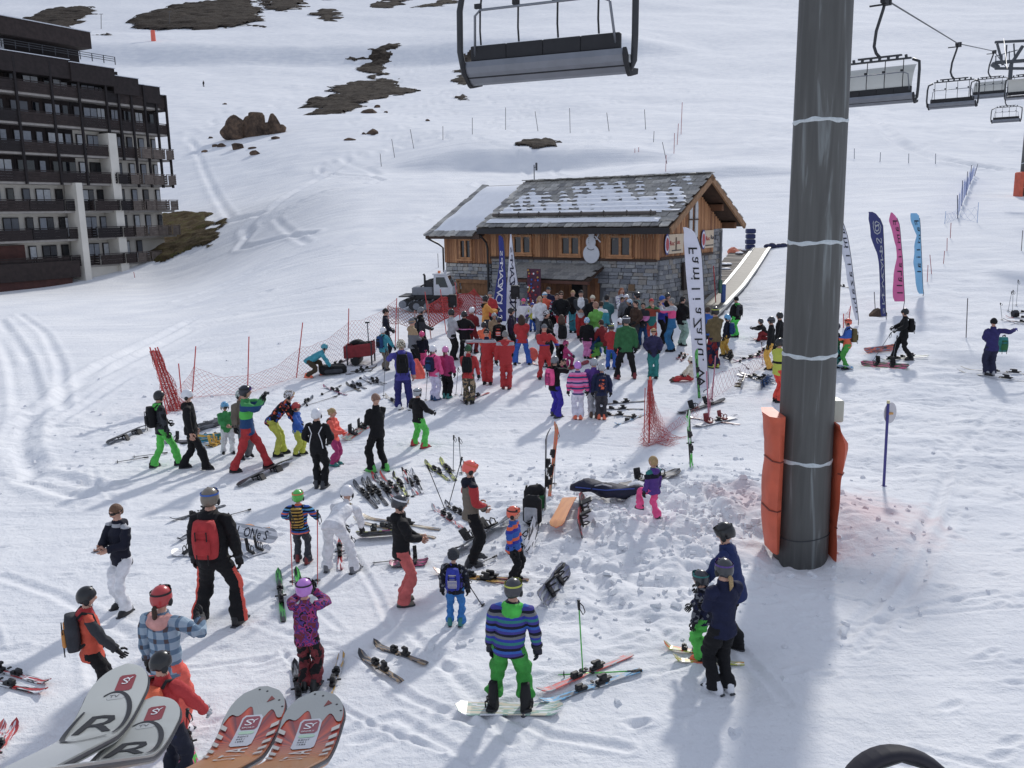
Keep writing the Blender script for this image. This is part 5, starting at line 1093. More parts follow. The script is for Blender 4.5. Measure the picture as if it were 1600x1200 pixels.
# (tip, tail, colours, label)
for a in (
    ((102, 1078), (-70, 1030), ['red', 'white', 'black'], 'red tailed black and white ski at the left edge, upper of the pair', 1.6), ((90, 1090), (-84, 1052), ['white', 'black', 'red'], 'white and black ski at the left edge, lower of the pair', 1.6),
    ((28, 1134), (-45, 1230), ['coral', 'white', 'red'], 'red and white ski in the bottom left corner, right of the two', None), ((8, 1136), (-60, 1225), ['coral', 'white', 'red'], 'red and white ski in the bottom left corner, left of the two', None),
    ((435, 896), (443, 973), ['green', 'dgreen', 'black'], 'bright green ski left of the girl in the purple helmet', None), ((463, 894), (483, 968), ['green', 'dgreen', 'black'], 'bright green ski partly behind the girl in the purple helmet', None),
    ((461, 1040), (470, 1120), BW, 'black and white ski left of the boots of the girl in the purple helmet', None), ((535, 1026), (510, 1106), GW, 'white and black ski right of the girl in the purple helmet', None),
    ((561, 1024), (628, 1067), ['grey', 'tan', 'dgrey'], 'brown grey ski lying alone in front, nearer of the parallel pair', None), ((584, 1009), (667, 1039), ['grey', 'tan', 'dgrey'], 'brown grey ski lying alone in front, farther of the parallel pair', None),
    ((838, 1090), (988, 1026), ['silver', 'coral', 'lgrey'], 'silver and coral ski behind the boy on the snowboard, farther of two', None), ((842, 1104), (1002, 1048), ['silver', 'sky', 'grey'], 'silver ski with blue tip behind the boy on the snowboard, nearer of two', None),
    ((1037, 1012), (1120, 1026), ['cream', 'lime', 'orange'], 'thin yellow green ski under the kid in the dark helmet, upper of two', None), ((1051, 1033), (1163, 1039), ['cream', 'lime', 'orange'], 'thin yellow green ski under the kid in the dark helmet, lower of two', None),
    ((680, 896), (812, 915), ['dred', 'gold', 'black'], 'dark red and gold ski lying behind the toddler, nearer of two', 1.55), ((686, 899), (818, 908), ['gold', 'black', 'dred'], 'dark red and gold ski lying behind the toddler, farther of two', 1.55),
    ((553, 756), (589, 795), BW, 'black ski at the left end of the row of skis', None), ((566, 752), (592, 788), ['grey', 'black', 'silver'], 'dark ski second from the left in the row', None), ((574, 751), (605, 791), BW, 'black ski third from the left in the row', None), ((586, 747), (616, 785), ['dgrey', 'silver', 'black'], 'grey ski fourth in the row of skis', None),
    ((581, 743), (626, 790), ['red', 'grey', 'silver'], 'red tipped grey ski in the middle of the row, left of its twin', None), ((594, 742), (637, 788), ['red', 'grey', 'silver'], 'red tipped grey ski in the middle of the row, right of its twin', None), ((615, 743), (636, 776), ['white', 'lime', 'black'], 'white ski with yellow bindings in the row of skis', None), ((631, 741), (652, 774), ['white', 'lgrey', 'red'], 'white ski near the right end of the row of skis', None), ((643, 738), (660, 772), ['white', 'lgrey', 'dgrey'], 'white ski at the right end of the row of skis', None),
    ((563, 809), (688, 829), ['cream', 'tan', 'grey'], 'long beige ski lying behind the woman in coral trousers, farther of two', None), ((552, 815), (680, 842), ['cream', 'tan', 'grey'], 'long beige ski lying behind the woman in coral trousers, nearer of two', None),
    ((530, 838), (532, 892), ['white', 'red', 'black'], 'white ski between the legs of the bending woman in white', None), ((541, 846), (556, 885), ['grey', 'white', 'black'], 'grey ski at the boots of the bending woman in white', None),
    ((675, 794), (722, 826), ['white', 'red', 'silver'], 'white ski with red binding left of the man in the taupe jacket', None), ((696, 789), (735, 818), ['white', 'lgrey', 'dgrey'], 'white ski partly behind the man in the taupe jacket', None),
    ((664, 724), (702, 752), ['grey', 'lime', 'black'], 'short ski with yellow bindings behind the taupe jacket man, left one', None), ((688, 720), (712, 752), ['grey', 'lime', 'black'], 'short ski with yellow bindings behind the taupe jacket man, right one', None),
    ((505, 605), (542, 618), ['dgrey', 'white', 'mag'], 'dark ski with a pink tip lying left of the red cart', None), ((541, 601), (563, 612), ['grey', 'olive', 'black'], 'grey ski in the scatter below the red cart, left one', None), ((550, 599), (572, 608), ['grey', 'lgrey', 'black'], 'grey ski in the scatter below the red cart, second one', None), ((568, 590), (603, 600), ['lgrey', 'grey', 'white'], 'pale ski in the scatter below the red cart, upper right', None), ((572, 596), (600, 602), ['lgrey', 'grey', 'white'], 'pale ski in the scatter below the red cart, lower right', None),
    ((489, 622), (470, 636), ['silver', 'grey', 'black'], 'silver ski lying behind the crouching patterned jacket', None),
    ((548, 560), (508, 578), BW, 'black ski carrier edge lying left of the cart', None), ((590, 574), (548, 582), ['dgrey', 'olive', 'lgrey'], 'dark ski with olive marks in the pile under the cart', None), ((585, 579), (540, 586), ['dgrey', 'lgrey', 'black'], 'dark ski at the front of the pile under the cart', None),
    ((935, 633), (1004, 628), ['silver', 'grey', 'black'], 'silver ski behind the navy jacket with orange rucksack, farthest', 1.5), ((938, 640), (990, 640), ['silver', 'grey', 'black'], 'silver ski behind the navy jacket with orange rucksack, middle', 1.5), ((935, 648), (984, 651), ['silver', 'tan', 'black'], 'silver ski at the heels of the navy jacket with orange rucksack', 1.5),
    ((952, 669), (1016, 644), ['sky', 'white', 'dgrey'], 'white ski with a pale blue tip left of the collapsed net', 1.5),
    ((1143, 584), (1216, 601), ['silver', 'white', 'grey'], 'silver ski left of the orange crash mat, farther of two', 1.6), ((1152, 583), (1222, 597), ['grey', 'silver', 'black'], 'grey ski left of the orange crash mat, second of two', 1.6),
    ((1148, 566), (1186, 559), ['lpink', 'grey', 'white'], 'pink and grey ski in the small heap near the yellow trousers, front', 1.4), ((1162, 561), (1196, 556), ['grey', 'red', 'white'], 'grey and red ski in the small heap near the yellow trousers, middle', 1.4), ((1180, 556), (1200, 545), ['dgrey', 'red', 'white'], 'dark ski in the small heap near the yellow trousers, rear', 1.3),
    ((1180, 531), (1210, 528), ['red', 'coral', 'white'], 'red ski under the crouching child by the net', 1.2),
    ((1058, 562), (1068, 552), ['white', 'red', 'black'], 'white and red ski left of the white flag, front', 1.1), ((1064, 565), (1074, 554), ['white', 'red', 'black'], 'white and red ski left of the white flag, rear', 1.1),
    ((1375, 566), (1447, 561), ['dgreen', 'black', 'grey'], 'dark ski under the skier in black', 1.6), ((1384, 563), (1450, 558), ['black', 'dgreen', 'grey'], 'dark ski behind the first under the skier in black', 1.6),
    ((1494, 581), (1625, 600), ['white', 'lgrey', 'cream'], 'white ski under the man in the purple jacket, nearer one', None), ((1500, 577), (1640, 588), ['lgrey', 'white', 'cream'], 'white ski under the man in the purple jacket, farther one', None),
    ((1570, 502), (1640, 508), ['lgrey', 'dred', 'black'], 'ski on the pile at the right edge, front', 1.7), ((1572, 497), (1640, 498), ['coral', 'lgrey', 'black'], 'reddish ski on the pile at the right edge, middle', 1.7), ((1568, 489), (1640, 487), ['lgrey', 'cream', 'black'], 'pale ski on the pile at the right edge, rear', 1.7), ((1580, 506), (1650, 512), ['white', 'grey', 'black'], 'white ski lowest on the pile at the right edge', 1.7),
    ((600, 618), (632, 641), ['cream', 'white', 'black'], 'pale ski under the man in the violet suit', 1.6), ((1307, 447), (1324, 449), ['black', 'dgrey', 'black'], 'dark ski lying alone far up right behind the tower', 1.2),
    ((840, 571), (860, 577), ['lgrey', 'white', 'red'], 'pale ski half hidden under the red suited instructor', 1.3), ((730, 627), (754, 618), ['white', 'coral', 'black'], 'white ski at the boots of the camouflage trousers', 1.4), ((790, 560), (806, 566), BW, 'dark ski between the instructors and the red coat', 1.2),
    ((300, 806), (320, 800), BW, 'dark ski behind the man with the red backpack, left upper', 1.2), ((290, 840), (312, 824), ['lgrey', 'grey', 'black'], 'grey ski end behind the man with the red backpack', 1.0),
    ((1090, 655), (1137, 662), ['lgrey', 'dred', 'white'], 'ski with red binding right of the collapsed net', 1.5),
    ((268, 1150), (288, 1215), ['white', 'pink', 'green'], 'white ski with pink print under the girl in coral trousers, left', None), ((285, 1128), (306, 1200), ['white', 'pink', 'green'], 'white ski with pink print under the girl in coral trousers, right', None)):
    ski(*a)
# standing skis
def standing(base, top, cols, label, yaw=0, roll=0, kind='ski'):
    g = gp(*base); a = yp(*top, g.y); up = Vector((math.sin(yaw), -math.cos(yaw), 0)); return ski3(a, g-Vector((0, 0, .1)), cols, label, up, grp='skis stuck upright in the snow')
standing((851, 797), (853, 668), BW, 'black ski stuck upright in the snow left of the wooden one', 1.3); standing((858, 775), (872, 658), ['wood', 'orange', 'tan'], 'wood coloured ski stuck upright beside the black one', -.9)
standing((1093, 622), (1087, 544), ['dgreen', 'green', 'black'], 'green ski stuck upright in front of the white flag', .3); standing((1081, 731), (1074, 638), ['white', 'green', 'black'], 'white and green ski stuck upright below the white flag', .2)
spole((866, 760), (869, 668), 'silver', 'silver pole standing against the upright wooden ski'); spole((708, 737), (709, 680), 'grey', 'grey pole stuck upright, left of two, behind the orange helmet'); spole((721, 741), (717, 683), 'grey', 'grey pole stuck upright, right of two, behind the orange helmet')
spole((697, 798), (667, 726), 'black', 'black pole leaning right, crossed with another beside the taupe jacket'); spole((699, 795), (722, 714), 'black', 'black pole leaning left, crossed with another beside the taupe jacket')
spole((638, 776), (628, 730), 'silver', 'silver pole standing among the row of skis, left'); spole((646, 776), (634, 733), 'silver', 'silver pole standing among the row of skis, right')
spole((911, 1052), (904, 938), 'green', 'bright green pole stuck upright behind the boy on the snowboard'); lpole((1003, 1051), (872, 1058), 'green', 'bright green pole lying across the skis behind the boy', 1.15)
spole((457, 914), (453, 800), 'coral', 'red pole left of the boy with the bee backpack'); spole((496, 912), (496, 797), 'coral', 'red pole right of the boy with the bee backpack')
spole((755, 946), (727, 905), 'dgrey', 'dark pole slanting from the toddler to the snow'); lpole((776, 871), (722, 895), 'dgrey', 'dark pole lying at the feet of the man in the taupe jacket'); lpole((620, 878), (582, 882), 'dgrey', 'dark pole lying left of the coral trousers'); spole((563, 888), (548, 838), 'dgrey', 'dark pole leaning beside the bending woman in white')
lpole((232, 716), (180, 724), 'dgrey', 'dark pole lying in front of the bright green trousers, nearer'); lpole((262, 709), (206, 716), 'dgrey', 'dark pole lying in front of the bright green trousers, farther'); lpole((527, 620), (476, 636), 'dgrey', 'long dark pole lying behind the red helmet child'); lpole((562, 608), (527, 618), 'dgrey', 'dark pole below the scatter by the cart'); lpole((536, 602), (498, 620), 'dgrey', 'dark pole crossing the pink tipped ski'); lpole((580, 601), (562, 592), 'dgrey', 'dark pole in the scatter by the cart')
spole((693, 640), (640, 640), 'dgrey', 'x') if False else None
spole((599, 622), (603, 545), 'grey', 'grey pole planted in front of the man in the violet suit'); spole((665, 626), (668, 582), 'grey', 'grey pole left of the girl in white trousers'); spole((712, 618), (716, 574), 'grey', 'grey pole by the camouflage trousers, left'); spole((721, 618), (724, 576), 'grey', 'grey pole by the camouflage trousers, right'); spole((1362, 565), (1393, 519), 'grey', 'grey pole slanting from the hand of the skier in black, left'); spole((1394, 566), (1402, 524), 'grey', 'grey pole in front of the skier in black, right'); spole((1566, 500), (1563, 473), 'grey', 'grey pole at the left of the ski pile at the right edge'); spole((1575, 486), (1581, 455), 'grey', 'grey pole slanting in the ski pile at the right edge'); spole((1582, 492), (1583, 453), 'grey', 'grey pole upright in the ski pile at the right edge'); spole((1588, 478), (1591, 437), 'grey', 'tallest grey pole behind the ski pile at the right edge')
lpole((1182, 588), (1145, 556), 'silver', 'silver pole lying between yellow trousers and the grey boards'); spole((1192, 570), (1190, 534), 'red', 'red pole by the child in yellow trousers'); spole((286, 1200), (293, 1108), 'red', 'red pole held by the boy in the red jacket'); spole((427, 1010), (423, 985), 'dgrey', 'x2') if False else None
lpole((330, 800), (296, 806), 'dgrey', 'dark pole grip sticking out left of the red backpack'); lpole((392, 798), (355, 808), 'dgrey', 'dark pole sticking out right of the red backpack')
p = gp(858, 545); pole3(yp(896, 500, p.y-1)+Vector((0, 0, 0)), yp(842, 531, p.y-1), 'white', 'white tipped pole carried slantwise over the instructor', Vector((0, -1, 0)))
# snowboards
board((168, 696), (232, 668), BW, ['dgrey', 'black'], 'black snowboard propped on its bindings at the far left', rad(196), 'black', .12); board((371, 763), (455, 722), ['black', 'dgrey'], ['black', 'dgrey'], 'big black snowboard lying base up in front of the red trousers', rad(200), 'black', .12)
board((306, 694), (352, 690), ['aqua', 'sky', 'gold'], ['teal', 'sky', 'yellow'], 'teal snowboard with yellow print standing behind the man in black', rad(70)); board((308, 678), (358, 662), ['dgrey', 'grey'], ['grey', 'dgrey'], 'grey snowboard standing on edge behind the left group', rad(76)); board((255, 692), (316, 690), BW, BW, 'dark snowboard lying behind the green trousers'); board((325, 700), (350, 690), ['yellow', 'dgrey'], ['black', 'yellow'], 'snowboard with yellow bindings behind the striding man in black', 0, 'yellow')
board((536, 691), (580, 662), ['coral', 'mint', 'cream'], ['coral', 'white'], 'pale pink and green snowboard behind the girl in coral', rad(-14)); board((270, 866), (336, 868), ['white', 'lgrey', 'white'], ['white', 'grey'], 'white snowboard lying left of the man with the red backpack'); board((378, 872), (420, 858), ['white', 'lgrey'], ['white', 'lgrey'], 'white snowboard lying below the one with big lettering')
A = gp(432, 852); B = gp(352, 838); jb = board3(A+Vector((0, 0, .16)), B+Vector((0, 0, .16)), ['white', 'white'], ['white', 'lgrey'], 'big white snowboard lettered in dark blue beside the man with the red backpack', roll=rad(-118), bind='wood')
for i, ch in enumerate('JONeS'): lettering(jb, ch, .25, Matrix.Translation((-.09, -.38+i*.2, -.004)) @ Matrix(((0, 1, 0, 0), (1, 0, 0, 0), (0, 0, -1, 0), (0, 0, 0, 1))), 'dnavy', 'letter', .002)
board((556, 844), (640, 838), ['olive', 'lime', 'mag'], BW, 'olive snowboard lying on its edge by the bending woman', rad(40)); board((608, 884), (670, 880), ['black', 'mag'], BW, 'black snowboard with pink end at the feet of the coral trousers'); board((704, 870), (800, 812), BW, ['grey', 'dgrey'], 'grey speckled snowboard behind the legs of the taupe jacket man', rad(30))
board((826, 870), (845, 805), ['black', 'white'], ['white', 'white', 'dgrey'], 'white snowboard standing on edge behind the boy in the orange helmet', rad(110)); board((868, 838), (892, 790), ['orange', 'wood'], [(236, 160, 92), (228, 150, 90)], 'plain orange snowboard lying base up on the bank', rad(186), None, .22); board((904, 848), (908, 786), ['red', 'black'], ['black', 'dred'], 'black and red snowboard standing on edge on the bank', rad(-76)); board((968, 762), (1062, 738), ['grey', 'taupe', 'black'], ['grey', 'dgrey'], 'grey snowboard with black bindings lying behind the blue bag'); board((842, 955), (884, 898), [(120, 124, 150), 'grey', 'silver'], ['grey', 'violet'], 'grey blue snowboard standing on edge behind the striped jacket boy', rad(-55))
board((1060, 648), (1132, 626), BW, BW, 'black snowboard with bindings right of the collapsed net', rad(10)); board((1084, 668), (1152, 652), ['white', 'lgrey'], ['white', 'grey'], 'white snowboard with red bindings right of the collapsed net', 0, 'dred')
board((1158, 618), (1166, 588), ['olive', 'taupe'], ['grey', 'silver'], 'grey snowboard on its edge with olive bindings left of the tower', rad(84), 'olive', L=1.3); board((1180, 618), (1206, 588), ['grey', 'dblue'], ['dgrey', 'grey'], 'dark grey snowboard on its edge with blue bindings left of the tower', rad(-80), 'dblue', L=1.4)
board((1349, 553), (1402, 546), [(90, 120, 150), 'orange', 'dgrey'], ['orange', 'silver', 'dgrey'], 'patterned snowboard with an orange end behind the skier in black', rad(-40), None); board((1345, 571), (1421, 577), ['pink', 'dgreen', 'black'], ['mag', 'green', 'pink'], 'pink and green snowboard with black bindings in front of the skier in black', rad(-30)); board((1296, 574), (1332, 579), ['white', 'sky'], ['white', 'sky'], 'white and blue snowboard right of the tower', rad(30), None); board((884, 579), (919, 566), ['dred', 'red'], ['dred', 'red'], 'red board lying behind the woman with the white sweater', 0, None, L=1.3)
board((1146, 575), (1139, 548), BW, ['olive', 'grey'], 'dark snowboard standing by the child in yellow trousers left of the net', rad(60), L=1.2); board((963, 547), (975, 520), BW, ['dred', 'white'], 'dark snowboard carried upright in the crowd', rad(60), None, L=1.2)
B1 = gp(712, 1112); B2 = gp(880, 1112); board3(B1+Vector((0, 0, .03)), B2+Vector((0, 0, .03)), ['white', 'mint', 'cream'], ['white', 'lgrey'], 'white and mint snowboard under the boy in the striped jacket', roll=rad(0))
# bags
def bag(px, py, w_, h, cols, label, kind='backpack', yaw=0):
    g = gp(px, py); t = empty(kind, g, yaw, label, 'bag'); m = MB().bbox((0, 0, h/2), (w_, w_*.6, h), min(w_, h)*.22); smooth_by_angle(m.obj('shell', mat(cols[0], .85, 0, .2, 8, .5, 14), t), 60); MB().bbox((0, -w_*.33, h*.4), (w_*.7, w_*.16, h*.5), w_*.06).obj('pocket', mat(cols[1], .85, 0, .2, 8), t)
    for s in (-1, 1): MB().tube([(s*w_*.25, w_*.3, h*.95), (s*w_*.3, w_*.42, h*.6), (s*w_*.25, w_*.32, h*.1)], .02, 6).obj('strap', mat('black'), t)
bag(836, 798, .42, .5, ('black', 'dgreen'), 'black rucksack standing at the foot of the upright skis', yaw=.4); bag(832, 820, .34, .55, ('black', 'lgrey'), 'black boot bag leaning behind the orange helmet boy', yaw=-.3)
def boardbag():
    a, b = gp(893, 780), gp(1003, 768); t = empty('board_bag', (a+b)/2, math.atan2((b-a).y, (b-a).x), 'long dark blue snowboard bag lying on the snow bank', 'bag'); L = (b-a).length; rings = []
    for k in range(17):
        q = k/16; s = max(.12, math.sin(math.pi*min(1, max(0, q*.96+.02)))**.35); x = (q-.5)*L*1.02; rings.append([Vector((x, .2*s*(1+.22*math.sin(k*1.7+i*.9))*math.cos(2*math.pi*i/14), .13+.13*s*(1+.28*math.sin(k*1.1+i*1.3))*math.sin(2*math.pi*i/14)+.05*math.sin(q*7))) for i in range(14)])
    MB().loft(rings).obj('shell', mat((30, 34, 60), .75, 0, .2, 5, .4, 14), t, True); MB().tube([(-L*.42, -.19, .2), (0, -.21, .17), (L*.4, -.19, .22)], .012, 5).obj('zip', mat((50, 80, 170)), t); MB().tube([(-.2, -.19, .24), (-.05, -.26, .3), (.12, -.19, .24)], .014, 6).obj('handle', mat('lgrey'), t)
boardbag()
bag(520, 583, .9, .28, ('black', 'dgrey'), 'long black carrier bag lying left of the red cart', 'carrier_bag', .3); bag(1586, 496, .3, .3, ('dgrey', 'black'), 'dark bag on the ski pile at the right edge', yaw=.2); bag(800, 535, .5, .3, ('white', 'lgrey'), 'white bag on the snow behind the red coat', 'carrier_bag')
def bibs():
    g = gp(652, 606); t = empty('bundle_of_bibs', g+Vector((0, 0, .3)), 0, 'bright orange bundle of bibs hanging from the hand of the man in violet', 'bibs'); rings = []
    for k in range(12):
        q = k/11; r = .05+.17*q**.8*(1 if q < .9 else .8); rings.append([Vector((r*(1+.25*math.sin(i*2.6+q*3))*math.cos(2*math.pi*i/26)+.06*q, r*.7*(1+.25*math.sin(i*2.6+q*3))*math.sin(2*math.pi*i/26), .62*(1-q))) for i in range(26)])
    MB().loft(rings).obj('fabric', mat('neon', .8, 0, .15, 9, .4, 12), t, True)
    g = gp(832, 563); t = empty('orange_bag', g, 0, 'orange sack on the snow beside the woman in the red coat', 'bag'); MB().ell((0, 0, .22), (.2, .16, .24), 14, 8).obj('fabric', mat('neon', .8, 0, .15, 9, .4, 12), t, True)
bibs()
# ------------------------------------------------------------------ people
def head_template():
    """unit head (height 1, centre 0, face towards +y): skull, jaw, brow, eye sockets, nose, lips, ears"""
    n, m = 26, 20; V = []; F = []; MI = []
    for k in range(m+1):
        ph = -math.pi/2+math.pi*k/m; z0 = math.sin(ph); c = max(math.cos(ph), .02)
        for i in range(n):
            th = 2*math.pi*i/n; dx, dy = math.sin(th), math.cos(th); x = .37*c*dx; y = .43*c*dy-.02; z = .5*z0; fr = max(0, dy)
            if z < -.05: q = min(1, (-.05-z)/.4); x *= 1-.28*q; y = y*(1-.05*q)+.05*q*fr-(.12*q if dy < 0 else 0)*-1
            if fr > .2: y -= .035*math.exp(-((z-.06)/.07)**2)*math.exp(-((abs(x)-.15)/.09)**2); y += .03*math.exp(-((z-.15)/.06)**2)*fr
            if fr > .5: y += .12*math.exp(-((z+.07)/.085)**2)*math.exp(-(x/.06)**2)+.06*math.exp(-((z-.03)/.07)**2)*math.exp(-(x/.05)**2)+.025*math.exp(-((z+.23)/.05)**2)*math.exp(-(x/.12)**2)+.03*math.exp(-((z+.4)/.07)**2)*math.exp(-(x/.13)**2)
            V.append((x, y, z))
    for k in range(m):
        for i in range(n):
            F.append((k*n+i, k*n+n+i, k*n+n+(i+1) % n, k*n+(i+1) % n)[::-1]); c = np.mean([V[j] for j in F[-1]], 0); mi = 0
            if c[1] > .2 and abs(c[2]-.055) < .03 and .09 < abs(c[0]) < .2: mi = 1
            elif c[1] > .25 and abs(c[2]-.15) < .03 and .07 < abs(c[0]) < .22: mi = 3
            elif c[1] > .25 and abs(c[2]+.235) < .03 and abs(c[0]) < .12: mi = 2
            MI.append(mi)
    mb = MB(); 
    for s in (-1, 1): mb.ell((s*.375, -.02, .0), (.045, .085, .13), 8, 6)
    b = len(V); V += mb.v; F += [tuple(i+b for i in f) for f in mb.f]; MI += [0]*len(mb.f)
    return np.array(V), F, MI
HV, HF, HM = head_template()
def shell(zcut_f, zcut_b, rx, ry, rz, th=.05, zc=0.0, n=28, m=12, vents=False):
    """helmet or cap: upper part of an ellipsoid, rim height differing front to back, closed with thickness"""
    mb = MB(); outer = []; inner = []
    for k in range(m+1):
        t = k/m; ro, ri = [], []
        for i in range(n):
            th_ = 2*math.pi*i/n; f = math.cos(th_); zr = zcut_f+(zcut_b-zcut_f)*(.5-.5*f)**.8; 
            side = abs(math.sin(th_)); zr -= .10*side**4*(f > -.5)
            a0 = math.asin(max(-.95, min(.95, (zr-zc)/rz))); a = a0+(math.pi/2-a0)*t; c = max(.015, math.cos(a))
            ro.append(Vector((rx*c*math.sin(th_), ry*c*f-.03, zc+rz*math.sin(a)))); ri.append(Vector(((rx-th)*c*math.sin(th_), (ry-th)*c*f-.03, zc+(rz-th)*math.sin(a)-(.0 if t > 0 else -.0))))
        outer.append(ro); inner.append(ri)
    mb.loft(inner[:4][::-1]+outer, 0, False); mb.f.append(tuple(range(len(mb.v)-n, len(mb.v)))); mb.m.append(0)
    return mb
def helmet_mesh():
    mb = shell(.17, -.33, .47, .54, .58, .05, .03)
    for s in (-1, 1):
        for k in range(3): mb.bbox((s*.17, .2-k*.2, .56-.05*k*k*.6-.02*(k == 0)), (.07, .14, .04), .015, 1)
    for s in (-1, 1): mb.ell((s*.43, .03, -.16), (.07, .17, .2), 10, 8, 1)
    mb.tube([(.42, .08, -.3), (.3, .25, -.45), (0, .32, -.52), (-.3, .25, -.45), (-.42, .08, -.3)], .02, 5, 1); return mb.mesh('helmet', [BK, BK], True)
def goggles_mesh(on):
    """on: over the eyes, else pushed up on the helmet"""
    mb = MB(); zc = .07 if on else .30; ry = .52; ring = []
    for k in range(33):
        a = rad(-180)+2*math.pi*k/32; q = .93 if not on else .97; hz_ = .055; ring.append([Vector((.5*q*math.sin(a), ry*q*math.cos(a)*1.06-.03, zc-hz_-.02*math.cos(a)*(not on))), Vector((.5*q*math.sin(a), ry*q*math.cos(a)*1.06-.03, zc+hz_-.0*math.cos(a)))])
    for a, b in zip(ring[:-1], ring[1:]): mb.add(a+b, [(0, 2, 3, 1)], 0)
    n = 12
    for lay, (h, yy, mi) in enumerate(((.15, .55, 0), (.115, .575, 1))):
        g = [[Vector((.36*math.sin(t)*(.98 if lay else 1.05), yy*math.cos(t*.95)-.03, zc+dz*h+.0)) for t in np.linspace(-1.0, 1.0, n)] for dz in (-1, -.5, .5, 1)]
        v = [p for r in g for p in r]; mb.add(v, [(k*n+i, k*n+i+1, k*n+n+i+1, k*n+n+i) for k in range(3) for i in range(n-1)], mi)
    return mb.mesh('goggles', [BK, BK], True)
def beanie_mesh(pom=False):
    mb = shell(.19, -.2, .42, .48, .56, .05, .02); mb.loft([[Vector((.44*s*math.sin(a), .5*s*math.cos(a)-.03, z+.03*math.cos(a))) for a in np.linspace(0, 2*math.pi, 26, endpoint=False)] for s, z in ((.93, .06), (1, .08), (1, .2), (.93, .22))], 1, False)
    if pom: mb.ell((0, -.03, .66), (.13, .13, .12), 10, 7, 1)
    return mb.mesh('beanie', [BK, BK], True)
def cap_mesh():
    mb = shell(.2, .0, .41, .47, .54, .05, .02); mb.loft([[Vector((x*.3, .36+.3*math.cos(x*1.2), .2-.05*(1-abs(x))*0-.02+dz)) for x in np.linspace(-1, 1, 9)]+[Vector((x*.34, .34, .22+dz)) for x in np.linspace(1, -1, 9)] for dz in (0, .03)]); return mb.mesh('cap', [BK], True)
def hair_mesh(kind):
    mb = shell(.24 if kind != 'bald' else .3, -.3, .405, .465, .535, .06, .0)
    if kind == 'long':
        for k in range(9): a = rad(100+k*20); mb.tube([(.36*math.sin(a), .4*math.cos(a), .1), (.43*math.sin(a), .46*math.cos(a)-.02, -.3), (.40*math.sin(a), .42*math.cos(a)-.08, -.8), (.3*math.sin(a), .34*math.cos(a)-.1, -1.15)], [.12, .14, .13, .04], 8)
    if kind == 'tail': mb.tube([(0, -.42, -.15), (0, -.58, -.3), (.02, -.62, -.7), (0, -.55, -1.0)], [.08, .12, .11, .03], 8)
    if kind == 'bun': mb.ell((0, -.45, .2), (.16, .14, .16), 10, 8)
    return mb.mesh('hair', [BK], True)
def glove_mesh(side):
    """hand hanging down -z, palm facing the thigh, four bent fingers and a thumb"""
    mb = MB(); mb.tube([(0, 0, .03), (0, 0, -.01), (0, .0, -.05), (0, 0, -.095)], [(.034, .034), (.03, .04), (.024, .05), (.022, .046)], 10, 0, up=(1, 0, 0))
    for i, (y, l) in enumerate(((.034, .07), (.012, .08), (-.011, .075), (-.033, .058))):
        mb.tube([(0, y, -.085), (-side*.006, y*1.1, -.085-l*.45), (-side*.026, y*1.1, -.085-l*.8), (-side*.048, y*1.08, -.085-l*.95)], [.0115, .0115, .0105, .008], 7)
    mb.tube([(-side*.008, .035, -.03), (-side*.02, .062, -.06), (-side*.03, .066, -.09), (-side*.036, .06, -.105)], [.014, .0135, .012, .008], 7)
    return mb.mesh('glove', [BK], True)
def boot_mesh(kind):
    mb = MB()
    if kind == 'ski':
        def ring(z, y0, y1, w_): yc = (y0+y1)/2; ry = (y1-y0)/2; return [Vector((w_*math.copysign(abs(math.sin(a))**.7, math.sin(a)), yc+ry*math.copysign(abs(math.cos(a))**.7, math.cos(a)), z)) for a in np.linspace(0, 2*math.pi, 16, endpoint=False)]
        mb.loft([ring(0, -.12, .19, .047), ring(.03, -.125, .195, .054), ring(.075, -.12, .17, .056), ring(.11, -.105, .10, .054), ring(.15, -.08, .06, .045), ring(.18, -.07, .05, .04)])
        for z, y, w_ in ((.08, .1, .11), (.115, .085, .1)): mb.bbox((.0, y, z), (w_, .03, .022), .006, 1)
        mb.bbox((0, .2, .015), (.07, .04, .022), .005, 1); mb.bbox((0, -.13, .015), (.07, .03, .022), .005, 1)
    else:
        def ring(z, y0, y1, w_): yc = (y0+y1)/2; ry = (y1-y0)/2; return [Vector((w_*math.sin(a), yc+ry*math.cos(a), z)) for a in np.linspace(0, 2*math.pi, 14, endpoint=False)]
        mb.loft([ring(0, -.11, .18, .05), ring(.03, -.11, .18, .053)], 1); mb.loft([ring(.028, -.105, .172, .05), ring(.07, -.1, .16, .05), ring(.1, -.1, .09, .05), ring(.14, -.07, .05, .045), ring(.18, -.06, .045, .04)]); 
        for z, y in ((.085, .11), (.12, .075)): mb.tube([(-.05, y-.03, z), (0, y+.02, z+.01), (.05, y-.03, z)], .008, 5, 1)
    return mb.mesh('boot', [BK, BK], True)
def pack_mesh():
    mb = MB(); rings = []
    for q in np.linspace(0, 1, 9):
        s = .55+.45*math.sin(math.pi*min(1, .18+q*.72))**.6; rings.append([Vector((.155*s*math.copysign(abs(math.cos(a))**.6, math.cos(a)), -.085+.095*s*math.copysign(abs(math.sin(a))**.6, math.sin(a)), -.24+.46*q)) for a in np.linspace(0, 2*math.pi, 16, endpoint=False)])
    mb.loft(rings); 
    mb.bbox((0, -.185, -.08), (.2, .06, .2), .025, 1); mb.bbox((0, -.165, .1), (.17, .04, .06), .018, 1)
    for s in (-1, 1):
        mb.tube([(s*.1, -.01, .2), (s*.115, .05, .265), (s*.12, .17, .22), (s*.125, .205, .08), (s*.13, .15, -.08), (s*.13, -.02, -.2)], (.02), 6, 2); mb.tube([(s*.07, -.2, .12), (s*.07, -.2, -.3)], .008, 5, 2)
    return mb.mesh('backpack', [BK, BK, BK], True)
